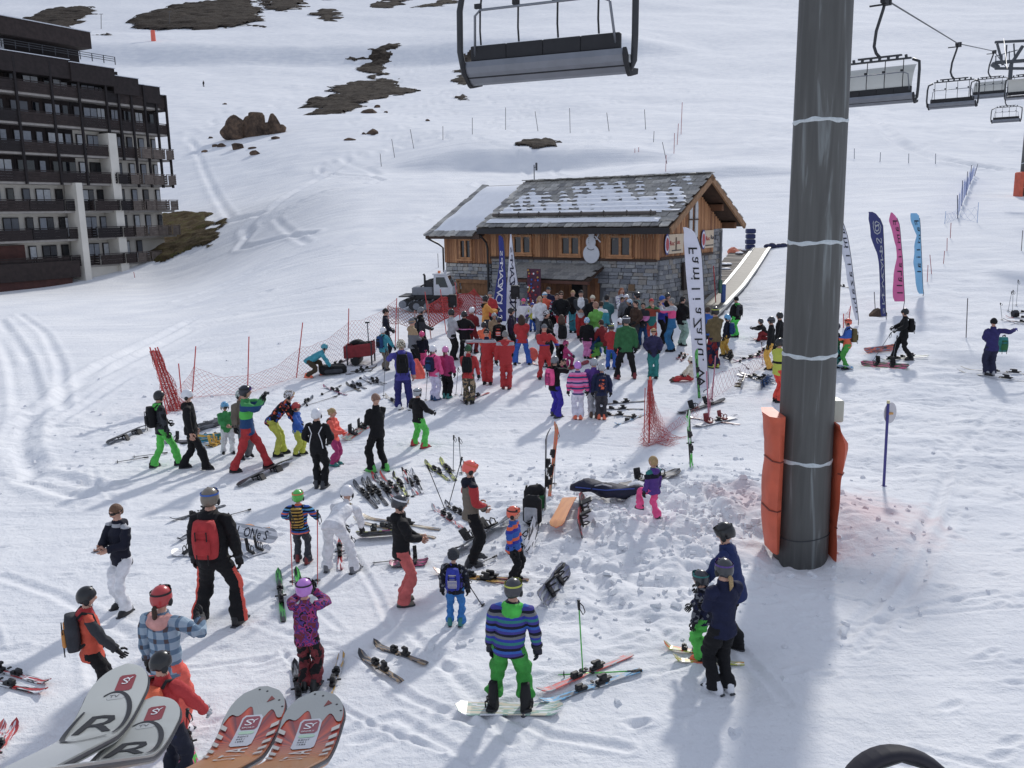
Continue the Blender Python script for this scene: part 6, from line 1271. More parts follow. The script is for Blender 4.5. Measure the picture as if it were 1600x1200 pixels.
ACC = dict(helmet=helmet_mesh(), gon=goggles_mesh(True), gup=goggles_mesh(False), beanie=beanie_mesh(), pom=beanie_mesh(True), cap=cap_mesh(), hair=hair_mesh('short'), long=hair_mesh('long'), tail=hair_mesh('tail'), bun=hair_mesh('bun'), skib=boot_mesh('ski'), snowb=boot_mesh('snow'), gl={-1: glove_mesh(-1), 1: glove_mesh(1)}, pack=pack_mesh())
def ik(a, b, l1, l2, pole):
    """middle joint between a and b, reaching b as far as the two lengths allow"""
    d = b-a; L_ = d.length; mx_ = (l1+l2)*.995
    if L_ > mx_: b = a+d*(mx_/L_); d = b-a; L_ = mx_
    if L_ < abs(l1-l2)+.01: L_ = abs(l1-l2)+.01
    x = (l1*l1-l2*l2+L_*L_)/(2*L_); h = math.sqrt(max(0, l1*l1-x*x)); u = d.normalized(); p = pole-u*pole.dot(u); p = p.normalized() if p.length > 1e-5 else Vector((0, 1, 0)); return a+u*x+p*h, b
HANDS = dict(down=(.05, .03, -.31), pocket=(-.0, .10, -.24), front=(-.09, .16, -.21), phone=(-.07, .23, -.12), photo=(-.07, .2, .03), face=(-.06, .15, .06), poles=(.09, .15, -.2), fwd=(.02, .27, -.08), out=(.27, .06, -.02), back=(-.02, -.12, -.28), low=(-.02, .18, -.32), cross=(-.12, .14, -.13), up=(.06, .1, .24), swing=(.06, .16, -.26), hip=(.02, .02, -.22), knee=(-.02, .22, -.26))
QUEUE = []
def person(px, top, feet, H, face, jacket, pants, head, label, pose='', hands=('down', 'down'), boots='black', ski=False, gl='black', pack=None, stripe=None, tuck=False, hood=None, lean=0, kid=False, look=(0, 0), bulk=1.0, hair='hair_b', goggles=None, skin='skin', stance=None, crouch=0, vox=None, side=0):
    """px: pixel column; top / feet: pixel rows (feet or H may be None); face: heading in degrees, 0 = away from the camera, 90 = to the right"""
    if feet is not None:
        g = gp(px, feet)
        if H is None: H = (yp(px, top, g.y)-g).z/max(.45, (math.cos(rad(lean))*.5+.5)-crouch*.5)
        H = max(.85, min(2.0, H))
    else: g = ground_for_top(px, top, H*(1-crouch*.5))
    QUEUE.append(dict(g=g, H=H, face=face, jacket=jacket, pants=pants, head=head, label=label, pose=pose, hands=hands, boots=boots, ski=ski, gl=gl, pack=pack, stripe=stripe, tuck=tuck, hood=hood, lean=lean, kid=kid or H < 1.45, look=look, bulk=bulk, hair=hair, goggles=goggles, skin=skin, stance=stance, crouch=crouch, vox=vox, side=side, px=px))
def build_people():
    root0 = []; tmp = []
    for s in QUEUE:
        H, kid = s['H'], s['kid']; b = s['bulk']*(1.06 if kid else .97); hf = 1.0 if not kid else min(1.36, 1+(1.62-H)*.62)
        lean = rad(s['lean']); cr = s['crouch']; pz = (.50-.30*cr)*H; R = random.Random(int(s['px']*7+H*100))
        t = Vector((math.sin(rad(s['side'])), math.sin(lean), math.cos(lean))).normalized(); P = Vector((0, -.12*H*math.sin(lean)-(.10*H*cr), pz))
        SH = P+t*.31*H; NK = P+t*.335*H; rt = Vector((1, 0, 0)); sw = .112*H*(1.0 if not kid else 1.04)
        hp, hy = s['look']; hdir = (t*.45+Vector((0, 0, .55))+Vector((0, math.sin(rad(-hp))*.35, 0))).normalized(); hh = .135*H*hf; HC = NK+hdir*(.045*H+hh*.42)+Vector((0, .012*H, 0))
        # feet
        st = s['stance'] or {'board': ((-.118, -.01), (.118, -.01)), '': ((-.075, 0), (.075, 0)), 'step': ((-.06, -.13), (.06, .16)), 'stride': ((-.06, .2), (.06, -.17)), 'wide': ((-.14, 0), (.14, 0)), 'narrow': ((-.05, .01), (.05, -.01)), 'shift': ((-.07, .05), (.09, -.03)), 'kneel': ((-.08, .12), (.1, -.2)), 'sit': ((-.09, .34), (.07, .36)), 'climb': ((-.07, .20), (.06, -.05))}[s['pose'] if s['pose'] in ('', 'board', 'step', 'stride', 'wide', 'narrow', 'shift', 'kneel', 'sit', 'climb') else '']
        mb = MB(); J, PN, SK, SL = 0, 1, 2, 3; legs = []; ankz = .085*H if not kid else .09*H
        for i, sx in enumerate((-1, 1)):
            hip = P+Vector((sx*.052*H, 0, -.01*H)); fz = .14*H if (s['pose'] == 'climb' and i == 0) else 0; ft = Vector((st[i][0]*H, st[i][1]*H, ankz*.75+fz))
            kn, an = ik(hip, ft, .235*H, .225*H, Vector((sx*.12, 1, .1))); fd = Vector((sx*.18, 1, 0)).normalized()
            legs.append((an, fd, fz)); q = lambda a_, c_, u: a_.lerp(c_, u); w_ = b*H
            low = an+Vector((0, .004*H, -.030*H if not s['tuck'] else .075*H))
            if s['stripe']: mb.tube([v+Vector((sx*r_*w_, -.012*H, 0)) for v, r_ in ((q(hip, kn, .3), .062), (q(hip, kn, .8), .056), (q(kn, an, .4), .05), (q(kn, an, .8), .053), (low, .056))], .013*H, 8, 6)
            mb.tube([hip+Vector((0, 0, .03*H)), hip, q(hip, kn, .5), q(hip, kn, .9), q(kn, an, .1), q(kn, an, .5), q(kn, an, .86 if not s['tuck'] else .6), low], [.062*w_, .064*w_, .057*w_, .052*w_, .05*w_, .048*w_, .052*w_, .056*w_], 14, PN)
        mb.tube([P+Vector((0, 0, -.06*H)), P+Vector((0, 0, -.02*H)), P+t*.04*H, P+t*.1*H], [(.075*H*b, .06*H*b), (.098*H*b, .075*H*b), (.098*H*b, .072*H*b), (.09*H*b, .066*H*b)], 18, PN, up=(0, 1, 0))
        hem = -.055 if s['pose'] != 'sit' else 0.0; dn = (t*.5+Vector((0, 0, .5))).normalized(); prof_ = ((hem, .106, .084), (hem+.012, .110, .087), (.0, .106, .082), (.06, .099, .075), (.12, .10, .074), (.2, .106, .077), (.245, .101, .073), (.278, .084, .066), (.303, .062, .056), (.325, .048, .05), (.358, .046, .05))
        mb.tube([P+(t if a > 0 else dn)*a*H for a, _, _ in prof_], [(x*H*b*(1.02 if not kid else 1.04), y*H*b) for _, x, y in prof_], 22, J, up=(0, 1, 0))
        if s['hood'] is not None:
            mb.ell(NK+Vector((0, -.055*H, -.012*H))-t*.02*H, (.068*H*b, .042*H*b, .045*H*b), 14, 8, 4); mb.tube([NK+Vector((.05*H*math.cos(a), -.02*H+.05*H*math.sin(a), -.0*H)) for a in np.linspace(-.4, math.pi+.4, 9)][::-1] and [NK+Vector((.055*H*math.cos(a), -.012*H-.05*H*math.sin(a), -.005*H)) for a in np.linspace(-.3, math.pi+.3, 9)], .022*H, 8, 4)
        mb.tube([NK-t*.02*H, NK+t*.03*H, HC-hdir*hh*.2], [.034*H, .033*H, .034*H], 12, SK)
        hands = []
        for i, sx in enumerate((-1, 1)):
            sh = SH+rt*sx*sw; hk = s['hands'][i]; hv = HANDS[hk] if isinstance(hk, str) else hk; tg = sh+Vector((sx*hv[0]*H, hv[1]*H, hv[2]*H)); pole = Vector((sx*.8, -.7, -.5)) if hv[2] < .15 else Vector((sx*.9, .1, -.2))
            el, wr = ik(sh, tg, .165*H, .15*H, pole); q = lambda a_, c_, u: a_.lerp(c_, u); w_ = b*H
            mb.tube([sh-rt*sx*.045*H+Vector((0, 0, -.008*H)), sh+Vector((0, 0, -.022*H)), q(sh, el, .5), q(sh, el, .92), q(el, wr, .1), q(el, wr, .55), q(el, wr, .92), q(el, wr, 1.0)], [.038*w_, .046*w_, .046*w_, .043*w_, .042*w_, .038*w_, .036*w_, .034*w_], 12, SL)
            mb.tube([q(el, wr, .86), q(el, wr, 1.02)], [.0395*w_, .038*w_], 12, 5); hands.append((wr, (wr-el).normalized()))
        dist = s['g'].y; vox = s['vox'] or (max(.0125, min(.03, dist*.00098)))*(.85 if kid else 1)
        o = mb.obj('body_source', BK); md = o.modifiers.new('r', 'REMESH'); md.mode = 'VOXEL'; md.voxel_size = vox
        s.update(mb=mb, legs=legs, hv=hands, HC=HC, hh=hh, hd=hdir, t=t, SH=SH, P=P, tmp=o, hf=hf)
    bpy.context.view_layer.update(); dg = bpy.context.evaluated_depsgraph_get()
    R0 = random.Random(12)
    for s in QUEUE:
        H = s['H']; me0 = bpy.data.meshes.new_from_object(s['tmp'].evaluated_get(dg)); n = len(me0.vertices); co = np.empty(n*3); me0.vertices.foreach_get('co', co); co = co.reshape(-1, 3)
        nf = len(me0.polygons); nl = len(me0.loops); lv = np.empty(nl, np.int32); me0.loops.foreach_get('vertex_index', lv); Q = lv.reshape(-1, 4) if nl == nf*4 else None
        if Q is None: Q = np.array([list(p.vertices)[:4] if len(p.vertices) >= 4 else list(p.vertices)+[p.vertices[-1]] for p in me0.polygons])
        nrm = np.empty(n*3); me0.vertices.foreach_get('normal', nrm); nrm = nrm.reshape(-1, 3)
        bvh = BVHTree.FromPolygons([Vector(v) for v in s['mb'].v], s['mb'].f); cen = co[Q].mean(1); mi = np.array([s['mb'].m[bvh.find_nearest(Vector(c))[2]] for c in cen], np.int32)
        # one smoothing pass and cloth folds
        sd = (s['px'] % 13)*3.1; pc = co*np.array((.75, .75, 1.9)); w_ = .011*(vn3(pc+sd, 9.0/ max(H, 1))+.6*vn3(pc+sd+5, 21.0/max(H, 1)))*(co[:, 2] > .04)
        co = co+nrm*w_[:, None]*(2.4+1.0*(co[:, 2] < .45*H))[:, None]
        # head
        hp, hy = s['look']; HR = Matrix.Rotation(rad(-hy), 3, 'Z') @ Matrix.Rotation(rad(-hp*-1 if False else -hp), 3, 'X'); Rm = np.array(HR); hv = (HV*s['hh']*np.array((1.0, 1.0, 1.0))) @ Rm.T+np.array(s['HC'])
        V = np.vstack([co, hv]); me = bpy.data.meshes.new('body'); me.vertices.add(len(V)); me.vertices.foreach_set('co', V.ravel())
        hl = [len(f) for f in HF]; hidx = np.array([i+n for f in HF for i in f], np.int32); me.loops.add(Q.size+len(hidx)); me.loops.foreach_set('vertex_index', np.concatenate([Q.ravel(), hidx]).astype(np.int32))
        me.polygons.add(len(Q)+len(HF)); me.polygons.foreach_set('loop_start', np.concatenate([np.arange(len(Q))*4, Q.size+np.concatenate([[0], np.cumsum(hl)[:-1]])]).astype(np.int32))
        remap = {0: 0, 1: 1, 2: 2, 3: 0 if not isinstance(s['jacket'], dict) else 3, 4: 4}; m2 = np.array([remap[i] for i in range(5)]+[8, 9])[mi]; me.polygons.foreach_set('material_index', np.concatenate([m2, [{0: 2, 1: 5, 2: 6, 3: 7}[k] for k in HM]]).astype(np.int32))
        me.update(calc_edges=True); me.validate(); me.polygons.foreach_set('use_smooth', [True]*len(me.polygons))
        jk = s['jacket']; body = jk['body'] if isinstance(jk, dict) else jk; slv = jk['sleeve'] if isinstance(jk, dict) else jk
        hd = s['hood'] if isinstance(s['hood'], (str, tuple)) else None
        for m in (fabric(body, H), fabric(s['pants'], H), mat(s['skin'], .55, 0, .06, 9), fabric(slv, H), fabric(hd or body, H), mat((50, 38, 34), .4), mat((160, 84, 80), .5), mat(s['hair'], .8), mat((40, 42, 48), .8) if R0.random() < .55 else fabric(slv, H), mat(s['stripe'] or 'black', .7)): me.materials.append(m)
        root = empty('person', s['g'], -rad(s['face']), s['label'], 'person', 'people gathered on the snow'); o = link(bpy.data.objects.new('body', me)); o.parent = root
        HM4 = Matrix.Translation(s['HC']) @ HR.to_4x4() @ Matrix.Scale(s['hh'], 4)
        kind, hc = s['head'][0], s['head'][1] if len(s['head']) > 1 else 'black'; hc2 = s['head'][2] if len(s['head']) > 2 else 'black'
        if kind == 'helmet':
            h = inst('helmet', ACC['helmet'], [mat(hc, .3, 0, .05, 4, 0, 40, .5, .3) if isinstance(hc, str) or not isinstance(hc[0], str) else fabric(hc), mat(hc2, .5)], root, HM4)
            if s['goggles']: gk = s['goggles']; inst('goggles', ACC[gk[0]], [mat(gk[1], .6), mat(gk[2], .15, .3)], h)
        elif kind in ('beanie', 'pom'): inst('beanie', ACC[kind], [mat(hc, .9, 0, .2, 9, .5, 24), mat(hc2, .9, 0, .2, 9, .5, 24)], root, HM4)
        elif kind == 'cap': inst('cap', ACC['cap'], [mat(hc, .8)], root, HM4)
        elif kind == 'band': inst('headband', ACC['gup'], [mat(hc, .7), mat(hc2, .3)], root, HM4)
        if kind in ('hair', 'long', 'tail', 'bun') or len(s['head']) > 3 or kind == 'band':
            k2 = kind if kind in ('hair', 'long', 'tail', 'bun') else (s['head'][3] if len(s['head']) > 3 else 'hair'); inst('hair', ACC[k2], [mat(s['hair'], .7, 0, .3, 14, .5, 30)], root, HM4)
            if kind not in ('helmet',) and s['goggles']: inst('sunglasses', ACC['gon'], [mat('hair_k'), mat((20, 20, 24), .15)], root, HM4 @ Matrix.Diagonal((.88, .88, .6, 1)))
        gs = H/1.75*(1.12 if s['kid'] else 1)
        for i, sx in enumerate((-1, 1)):
            wr, d = s['hv'][i]; q = Vector((0, 0, -1)).rotation_difference(d).to_matrix().to_4x4(); gl = s['gl']; inst('glove' if gl != 'skin' else 'hand', ACC['gl'][sx], [mat(s['skin'], .55, 0, .06, 9) if gl == 'skin' else mat(gl, .8)], root, Matrix.Translation(wr+d*.0) @ q @ Matrix.Scale(gs*1.12, 4))
            an, fd, fz = s['legs'][i]; A = math.atan2(-fd.x, fd.y); inst('ski_boot' if s['ski'] else 'boot', ACC['skib' if s['ski'] else 'snowb'], [mat(s['boots'], .4 if s['ski'] else .8), mat('dgrey')], root, Matrix.Translation((an.x, an.y-.0, max(fz, an.z-.1*H if fz else 0))) @ Matrix.Rotation(A, 4, 'Z') @ Matrix.Scale(H/1.75*(1.1 if s['kid'] else 1.0), 4) @ Matrix.Diagonal((1.25, 1.15, 2.0, 1) if s['tuck'] else (1, 1, 1, 1)))
        if s['pack']:
            pk = s['pack']; a = math.atan2(s['t'].y, s['t'].z); sc_ = H/1.75*(1.05 if s['kid'] else 1); inst('backpack', ACC['pack'], [fabric(pk[0]), fabric(pk[1]), mat(pk[2] if len(pk) > 2 else 'black', .8)], root, Matrix.Translation(s['P']+s['t']*.19*H+Vector((0, -.068*H*s['bulk'], 0))) @ Matrix.Rotation(-a, 4, 'X') @ Matrix.Scale(sc_, 4))
        if s['label'].startswith('person in black suit with white piping'):
            m = MB()
            for sx in (-1, 1): m.tube([(sx*.085*H, -.058*H, .80*H), (sx*.045*H, -.079*H, .72*H), (sx*.075*H, -.076*H, .62*H), (sx*.09*H, -.074*H, .53*H)], .006*H, 6)
            m.obj('piping', mat('white'), root)
        bpy.data.objects.remove(s['tmp']); bpy.data.meshes.remove(me0)
p_ = person
# left group
p_(258, 612, 729, None, 55, ('blobs', 7, ['black', 'dgrey', 'black']), 'green', ('helmet', 'black'), 'person in bright green trousers and black jacket with a black rucksack, leftmost of the group', 'step', ('pocket', 'down'), pack=('black', 'black'), hood='green')
p_(303, 610, 733, None, 80, 'black', 'black', ('helmet', 'white'), 'person all in black with a white helmet striding and looking down', 'step', ('down', 'down'), look=(22, 0), hood='black', gl='skin')
p_(357, 631, 708, None, 150, 'kgreen', 'white', ('helmet', 'sky'), 'child in green jacket, white trousers and sky blue helmet', 'shift', ('down', 'front'), look=(15, 0), gl='skin', goggles=('gon', 'lgrey', 'black'))
p_(374, 611, None, 1.65, 120, 'taupe', 'grey', ('helmet', ('blobs', 9, ['white', 'dgreen', 'white'])), 'person in grey behind the man with the blue and neon green jacket', '', ('down', 'down'))
p_(391, 604, 735, None, 85, ('bands', [(0, 'dblue'), (.63, 'green'), (.72, 'dblue'), (.8, 'kgreen')]), 'red', ('helmet', 'dnavy'), 'man in red trousers and blue jacket with neon green band raising a camera', 'stride', ('photo', 'photo'), gl='black', goggles=('gup', 'black', 'purple'))
p_(437, 617, 711, 1.72, 80, ('dots', 22, ['black', 'dnavy', 'dred', 'black', 'blue', 'black', 'orange']), 'lime', ('helmet', ('blobs', 9, ['cream', 'brown', 'white'])), 'person in patterned dark jacket and lime trousers bending over a small child', 'shift', ('low', 'low'), lean=42, look=(10, 0), goggles=('gup', 'white', 'gold'))
p_(467, 632, 711, None, 95, 'blue', 'lime', ('helmet', 'red'), 'small child in blue jacket, lime trousers and red helmet', 'shift', ('down', 'swing'), goggles=('gon', 'red', 'dgrey'))
p_(501, 640, 762, None, 8, 'black', 'black', ('helmet', 'white'), 'person in black suit with white piping and white helmet seen from behind', 'narrow', ('pocket', 'pocket'), hood=None, boots='dgrey', ski=True)
p_(523, 640, 727, None, 100, 'neon', 'mag', ('bun', 'hair_y'), 'little girl in coral jacket with fur hood and pink trousers', 'narrow', ('front', 'front'), boots='teal', ski=True, hood='brown', hair='hair_y', gl='neon')
p_(592, 615, 737, None, 315, 'black', 'black', ('hair',), 'bald man in black looking down with hands together', 'shift', ('front', 'front'), boots='green', ski=True, look=(35, 0), hair=(140, 104, 84), gl='black')
p_(655, 609, 698, None, 45, 'black', 'green', ('helmet', 'silver'), 'child in black jacket, bright green trousers and silver helmet holding poles', 'wide', ('poles', 'poles'), boots='red', ski=True, gl='black', goggles=('gup', 'black', 'silver'))
# foreground
p_(198, 788, 953, None, 208, ('bands', [(0, 'dnavy'), (.8, 'lgrey'), (.83, 'dnavy')]), 'white', ('hair', 'hair_b'), 'man in dark navy jacket and white trousers looking at his phone', 'shift', ((-.06, .17, -.17), (-.085, .17, -.16)), boots='black', ski=True, look=(16, 0), hair=(112, 78, 52), hood='dnavy', goggles=('gon', 'black', 'black'), gl='skin')
p_(344, 766, 974, None, 5, 'black', 'black', ('helmet', 'taupe'), 'man in black suit with orange piping and a red backpack seen from behind', 'wide', ('down', 'down'), pack=('red', 'red'), hood='black', goggles=('gup', 'blue', 'black'), bulk=1.06, ski=True, stripe=(232, 70, 44))
p_(472, 771, 879, None, 2, ('stripes', .16, ['black', 'blue', 'orange', 'blue', 'black', 'sky']), (62, 64, 72), ('helmet', 'green'), 'boy in striped jacket and green helmet with a bee striped backpack', 'shift', ('poles', 'poles'), boots='dred', ski=True, pack=(('stripes', .07, ['gold', 'black']), ('stripes', .07, ['gold', 'black'])), goggles=('gup', 'orange', 'black'))
p_(533, 760, 892, 1.70, 12, 'white', 'white', ('helmet', 'white'), 'woman in white trousers and white jacket bending forward away from the camera', 'wide', ('low', 'low'), lean=72, look=(30, 0), hood='olive', ski=True, boots='grey')
p_(631, 776, 944, None, 72, 'black', (204, 88, 84), ('helmet', 'dgrey'), 'woman in black jacket and coral trousers looking at her hands', 'narrow', ('front', 'front'), boots='taupe', look=(18, 0), goggles=('gup', 'white', 'gold'), hood='black', gl='skin')
p_(738, 722, 880, None, 72, {'body': ('bands', [(0, 'taupe'), (.70, 'taupe'), (.78, 'dnavy')]), 'sleeve': ('bands', [(0, 'taupe'), (.6, 'red'), (.79, 'dnavy')])}, 'black', ('helmet', 'neon'), 'man in taupe, red and navy jacket with an orange helmet looking down', 'shift', ('pocket', 'pocket'), look=(22, 0), hood='dnavy', goggles=('gup', 'orange', 'orange'), ski=True, boots='dgrey', gl='skin')
p_(803, 797, 908, None, 110, ('stripes', .2, ['blue', 'rblue', 'orange', 'blue']), 'black', ('helmet', (250, 92, 50)), 'boy in blue and orange striped jacket with an orange helmet', 'narrow', ('down', 'down'), boots='black', gl='black', goggles=('gup', 'black', 'orange'))
p_(712, 863, 976, None, 5, {'body': ('dots', 26, ['dnavy', 'dnavy', 'violet', 'black']), 'sleeve': ('dots', 26, ['dnavy', 'black', 'dnavy', 'grey'])}, (34, 118, 190), ('beanie', 'dgrey', 'dgrey'), 'toddler in blue trousers and dark dotted jacket with a grey beanie', '', ('down', 'down'), boots='teal', ski=True, pack=('rblue', ('stripes', .03, ['rblue', 'cream'])))
p_(485, 911, 1076, None, 2, ('blobs', 13, ['purple', 'dnavy', 'mag', 'purple', (120, 40, 60)]), ('blobs', 9, [(130, 44, 50), (110, 36, 44), 'black']), ('helmet', 'lilac'), 'girl in purple patterned jacket and red leggings with a lilac helmet', 'narrow', ('photo', 'photo'), boots='black', ski=True, goggles=('gup', 'black', 'lilac'), bulk=.95)
p_(155, 920, 1112, None, 62, {'body': ('bands', [(0, (214, 74, 40)), (.8, 'red')]), 'sleeve': ('bands', [(0, 'dgrey'), (.79, (214, 74, 40))])}, 'black', ('helmet', 'black'), 'boy in orange and grey jacket with a black and orange rucksack', '', ('down', 'swing'), pack=('dgrey', (216, 140, 44)), hood='red', look=(8, 10))
p_(272, 920, 1150, None, 15, ('plaid', (150, 172, 190), (96, 124, 150), (84, 74, 78)), (252, 92, 70), ('helmet', 'red', 'black', 'tail'), 'girl in plaid blue jacket and glowing coral trousers with a red helmet', 'narrow', ('down', (.05, .15, -.06)), ski=True, boots='white', hair='hair_b', goggles=('gup', 'black', 'black'), hood=(214, 150, 140))
p_(250, 1022, None, 1.52, 20, ('bands', [(0, 'navy'), (.5, 'red')]), 'dnavy', ('helmet', 'black'), 'boy in red jacket and black helmet at the bottom left behind the white ski tips', 'shift', ('swing', 'swing'), gl='lgrey', pack=('orange', 'sky'), ski=True, look=(18, 25))
p_(797, 908, 1110, None, 8, ('stripes', .27, ['dnavy', 'violet', 'teal', 'rblue', 'grey', 'dnavy', 'violet', 'blue']), (40, 150, 44), ('helmet', 'dgrey'), 'boy standing on a snowboard in striped jacket and green trousers', 'board', ('down', 'down'), hood=(50, 190, 50), goggles=('gup', 'lime', 'dgrey'), look=(0, 18), gl='dnavy', boots='black', kid=True, side=6, tuck=True)
p_(1140, 823, 1022, None, 300, (30, 46, 96), 'black', ('helmet', 'black'), 'man in navy jacket bending towards the child at the right', 'shift', ('low', 'low'), lean=14, look=(24, 0), goggles=('gup', 'black', 'grey'))
p_(1127, 877, 1080, None, 335, (24, 30, 62), 'black', ('helmet', 'dgrey', 'black', 'tail'), 'blond woman in navy jacket and black trousers seen from behind at the right', 'narrow', ('front', 'front'), hair='hair_y', goggles=('gup', 'purple', 'lilac'), boots='white', ski=True)
p_(1098, 900, 1030, None, 300, ('dots', 26, ['dnavy', 'navy', 'dnavy', 'grey']), 'green', ('helmet', 'dgrey'), 'child in dotted navy jacket and green trousers on skis between two adults', 'narrow', ('down', 'swing'), goggles=('gup', 'teal', 'black'), boots='orange', ski=True, lean=8)
p_(1020, 717, 812, None, 320, ('bands', [(0, 'purple'), (.7, 'dnavy'), (.78, 'teal')]), 'pink', ('hair', 'hair_y'), 'blond girl in pink trousers and purple jacket climbing the snow bank', 'climb', ('down', 'down'), hair='hair_y', boots='dgrey', hood='purple')
# middle, left part of the crowd
p_(631, 521, 640, None, 350, (66, 62, 150), (40, 40, 110), ('helmet', ('blobs', 8, ['gold', 'dgrey', 'cream'])), 'man in violet blue ski suit with black rucksack and patterned helmet', 'shift', ('fwd', 'down'), pack=('black', 'black'), ski=True, boots='white', gl='skin', hood=(66, 62, 150), lean=6)
p_(601, 513, 578, None, 40, 'aqua', 'taupe', ('helmet', 'white'), 'child in blue jacket and grey trousers with a white helmet at the crowd edge', 'shift', ('down', 'swing'), pack=('dblue', 'dnavy'))
p_(605, 487, 560, 1.78, 80, 'dnavy', 'dnavy', ('hair', 'hair_k'), 'dark haired man in dark coat at the left end of the crowd', '', ('pocket', 'pocket'), hair='hair_k', goggles=('gon', 'black', 'black'))
p_(657, 481, None, 1.84, 80, ('bands', [(0, 'black'), (.55, 'dgrey'), (.74, 'black')]), 'black', ('helmet', 'grey'), 'tall man with grey helmet and black jacket behind the fur hooded woman', '', ('front', 'front'), pack=('dgrey', 'blue'))
p_(646, 498, 580, None, 60, ('bands', [(0, 'grey'), (.7, 'tan')]), 'black', ('beanie', 'grey', 'tan'), 'woman in grey jacket with beige fur hood and black trousers', '', ('front', 'front'), hood='tan', hair='hair_y')
p_(661, 520, 575, None, 10, 'dnavy', 'pink', ('helmet', 'pink'), 'small girl in dark jacket, pink trousers and pink helmet', 'narrow', ('down', 'down'), boots='dgrey')
p_(679, 541, 625, None, 30, 'pink', (214, 208, 232), ('helmet', 'white', 'black', 'tail'), 'girl in pink jacket and white trousers with small blue backpack', 'narrow', ('poles', 'down'), pack=('navy', 'dblue'), boots='dblue', ski=True, hood='pink')
p_(698, 542, 622, None, 20, 'mag', 'black', ('helmet', 'lpink', 'black', 'tail'), 'girl in magenta jacket and black trousers with a pink helmet', 'narrow', ('down', 'down'), boots='teal', ski=True)
p_(733, 535, 631, 1.72, 8, 'red', ('blobs', 9, ['camo', 'olive', 'dgrey', 'tan']), ('helmet', ('blobs', 9, ['camo', 'dgreen', 'dgrey'])), 'person in red jacket with black rucksack and camouflage trousers', 'narrow', ('front', 'down'), pack=('black', 'black'), lean=12, look=(15, 0))
p_(762, 514, 600, None, 185, ('bands', [(0, 'red'), (.755, 'lgrey'), (.81, 'navy')]), 'red', ('hair', 'hair_k'), 'ski instructor in red suit facing the camera with dark hair', 'narrow', ('down', 'out'), hair='hair_k', goggles=('gon', 'black', 'black'))
p_(791, 517, 608, None, 5, ('bands', [(0, 'red'), (.755, 'lgrey'), (.81, 'red')]), 'red', ('hair', 'hair_g'), 'ski instructor in red suit seen from behind with grey hair', 'narrow', ('down', 'front'), hair='hair_g', hood='red', boots='dred')
p_(816, 492, 570, None, 355, 'red', 'blue', ('long', 'hair_b'), 'woman in long red coat and blue trousers with long brown hair', 'wide', ('front', 'front'), hair='hair_b', bulk=1.05)
p_(707, 484, 562, None, 60, 'lgrey', 'black', ('helmet', 'black'), 'person in pale grey jacket and black trousers with a black helmet', 'narrow', ('front', 'front'))
p_(727, 487, 562, None, 10, ('bands', [(0, 'black'), (.63, 'lpink'), (.65, 'black')]), 'black', ('helmet', 'black'), 'person in black jacket with a pale stripe and black helmet', '', ('hip', 'hip'), bulk=1.1)
p_(737, 481, None, 1.65, 30, 'dred', 'dred', ('helmet', 'white'), 'person in red jacket and white helmet behind the black jacket', '', ('front', 'front'))
p_(758, 463, None, 1.8, 75, (226, 150, 36), 'dgrey', ('helmet', 'black'), 'man in yellow orange jacket with a black helmet', '', ('phone', 'phone'), hood='black', goggles=('gup', 'black', 'grey'))
p_(766, 456, None, 1.72, 200, 'red', 'black', ('beanie', 'grey', 'grey'), 'person in red behind the yellow orange jacket', '', ('down', 'down'))
p_(756, 505, None, 1.42, 20, 'orange', 'dgrey', ('helmet', 'black'), 'child in orange jacket and black helmet in front of the yellow jacket', '', ('front', 'front'))
p_(780, 497, None, 1.45, 10, 'black', 'dgrey', ('helmet', 'black'), 'child in black with a red and white backpack beside the woman in red', '', ('down', 'down'), pack=('black', ('stripes', .1, ['red', 'white', 'orange'])))
p_(772, 491, None, 1.40, 170, 'tan', 'dgrey', ('helmet', 'silver'), 'child in brown with a silver helmet below the navy flag', '', ('front', 'front'))
p_(798, 482, None, 1.74, 100, (36, 26, 52), 'black', ('helmet', 'black'), 'person in dark purple jacket with black helmet facing right before the white flag', '', ('front', 'down'), goggles=('gup', 'black', 'lgrey'))
p_(818, 467, None, 1.5, 200, ('bands', [(0, 'lilac'), (.5, 'white'), (.82, 'purple')]), 'grey', ('beanie', 'pink', 'pink'), 'girl in white shirt over purple with a pink hat facing the crowd', '', ('hip', 'down'), gl='purple')
p_(832, 475, None, 1.12, 190, 'lime', 'blue', ('helmet', 'rblue'), 'small child in lime top and blue trousers with a blue helmet', '', ('down', 'down'))
p_(851, 457, None, 1.74, 175, ('bands', [(0, 'dnavy'), (.46, 'teal'), (.62, (240, 96, 60))]), 'dnavy', ('beanie', 'white', 'sky'), 'woman in orange and teal jacket with a white and blue beanie', '', ('pocket', 'pocket'), hood='dgrey')
p_(843, 463, None, 1.66, 160, 'white', 'grey', ('long', 'hair_y'), 'blond woman in white behind the orange and teal jacket', '', ('down', 'down'), hair='hair_y')
p_(857, 449, None, 1.82, 190, 'navy', 'black', ('cap', 'dgrey', 'black', 'hair'), 'man in navy jacket with a grey cap behind the beanie woman', '', ('cross', 'cross'))
p_(877, 455, 531, None, 175, 'black', 'red', ('hair', 'hair_b'), 'man in black jumper and red trousers with sunglasses facing the camera', 'step', ('pocket', 'pocket'), hair='hair_b', goggles=('gon', 'black', 'black'))
p_(895, 454, None, 1.68, 180, 'black', 'aqua', ('tail', 'hair_y'), 'woman in black top and turquoise trousers by the hut door', 'narrow', ('cross', 'cross'), hair='hair_y')
p_(908, 454, 528, None, 185, {'body': 'white', 'sleeve': 'dgrey'}, 'red', ('cap', 'black', 'black', 'hair'), 'man in white T-shirt and red trousers with hands clasped', 'narrow', ('front', 'front'), gl='skin')
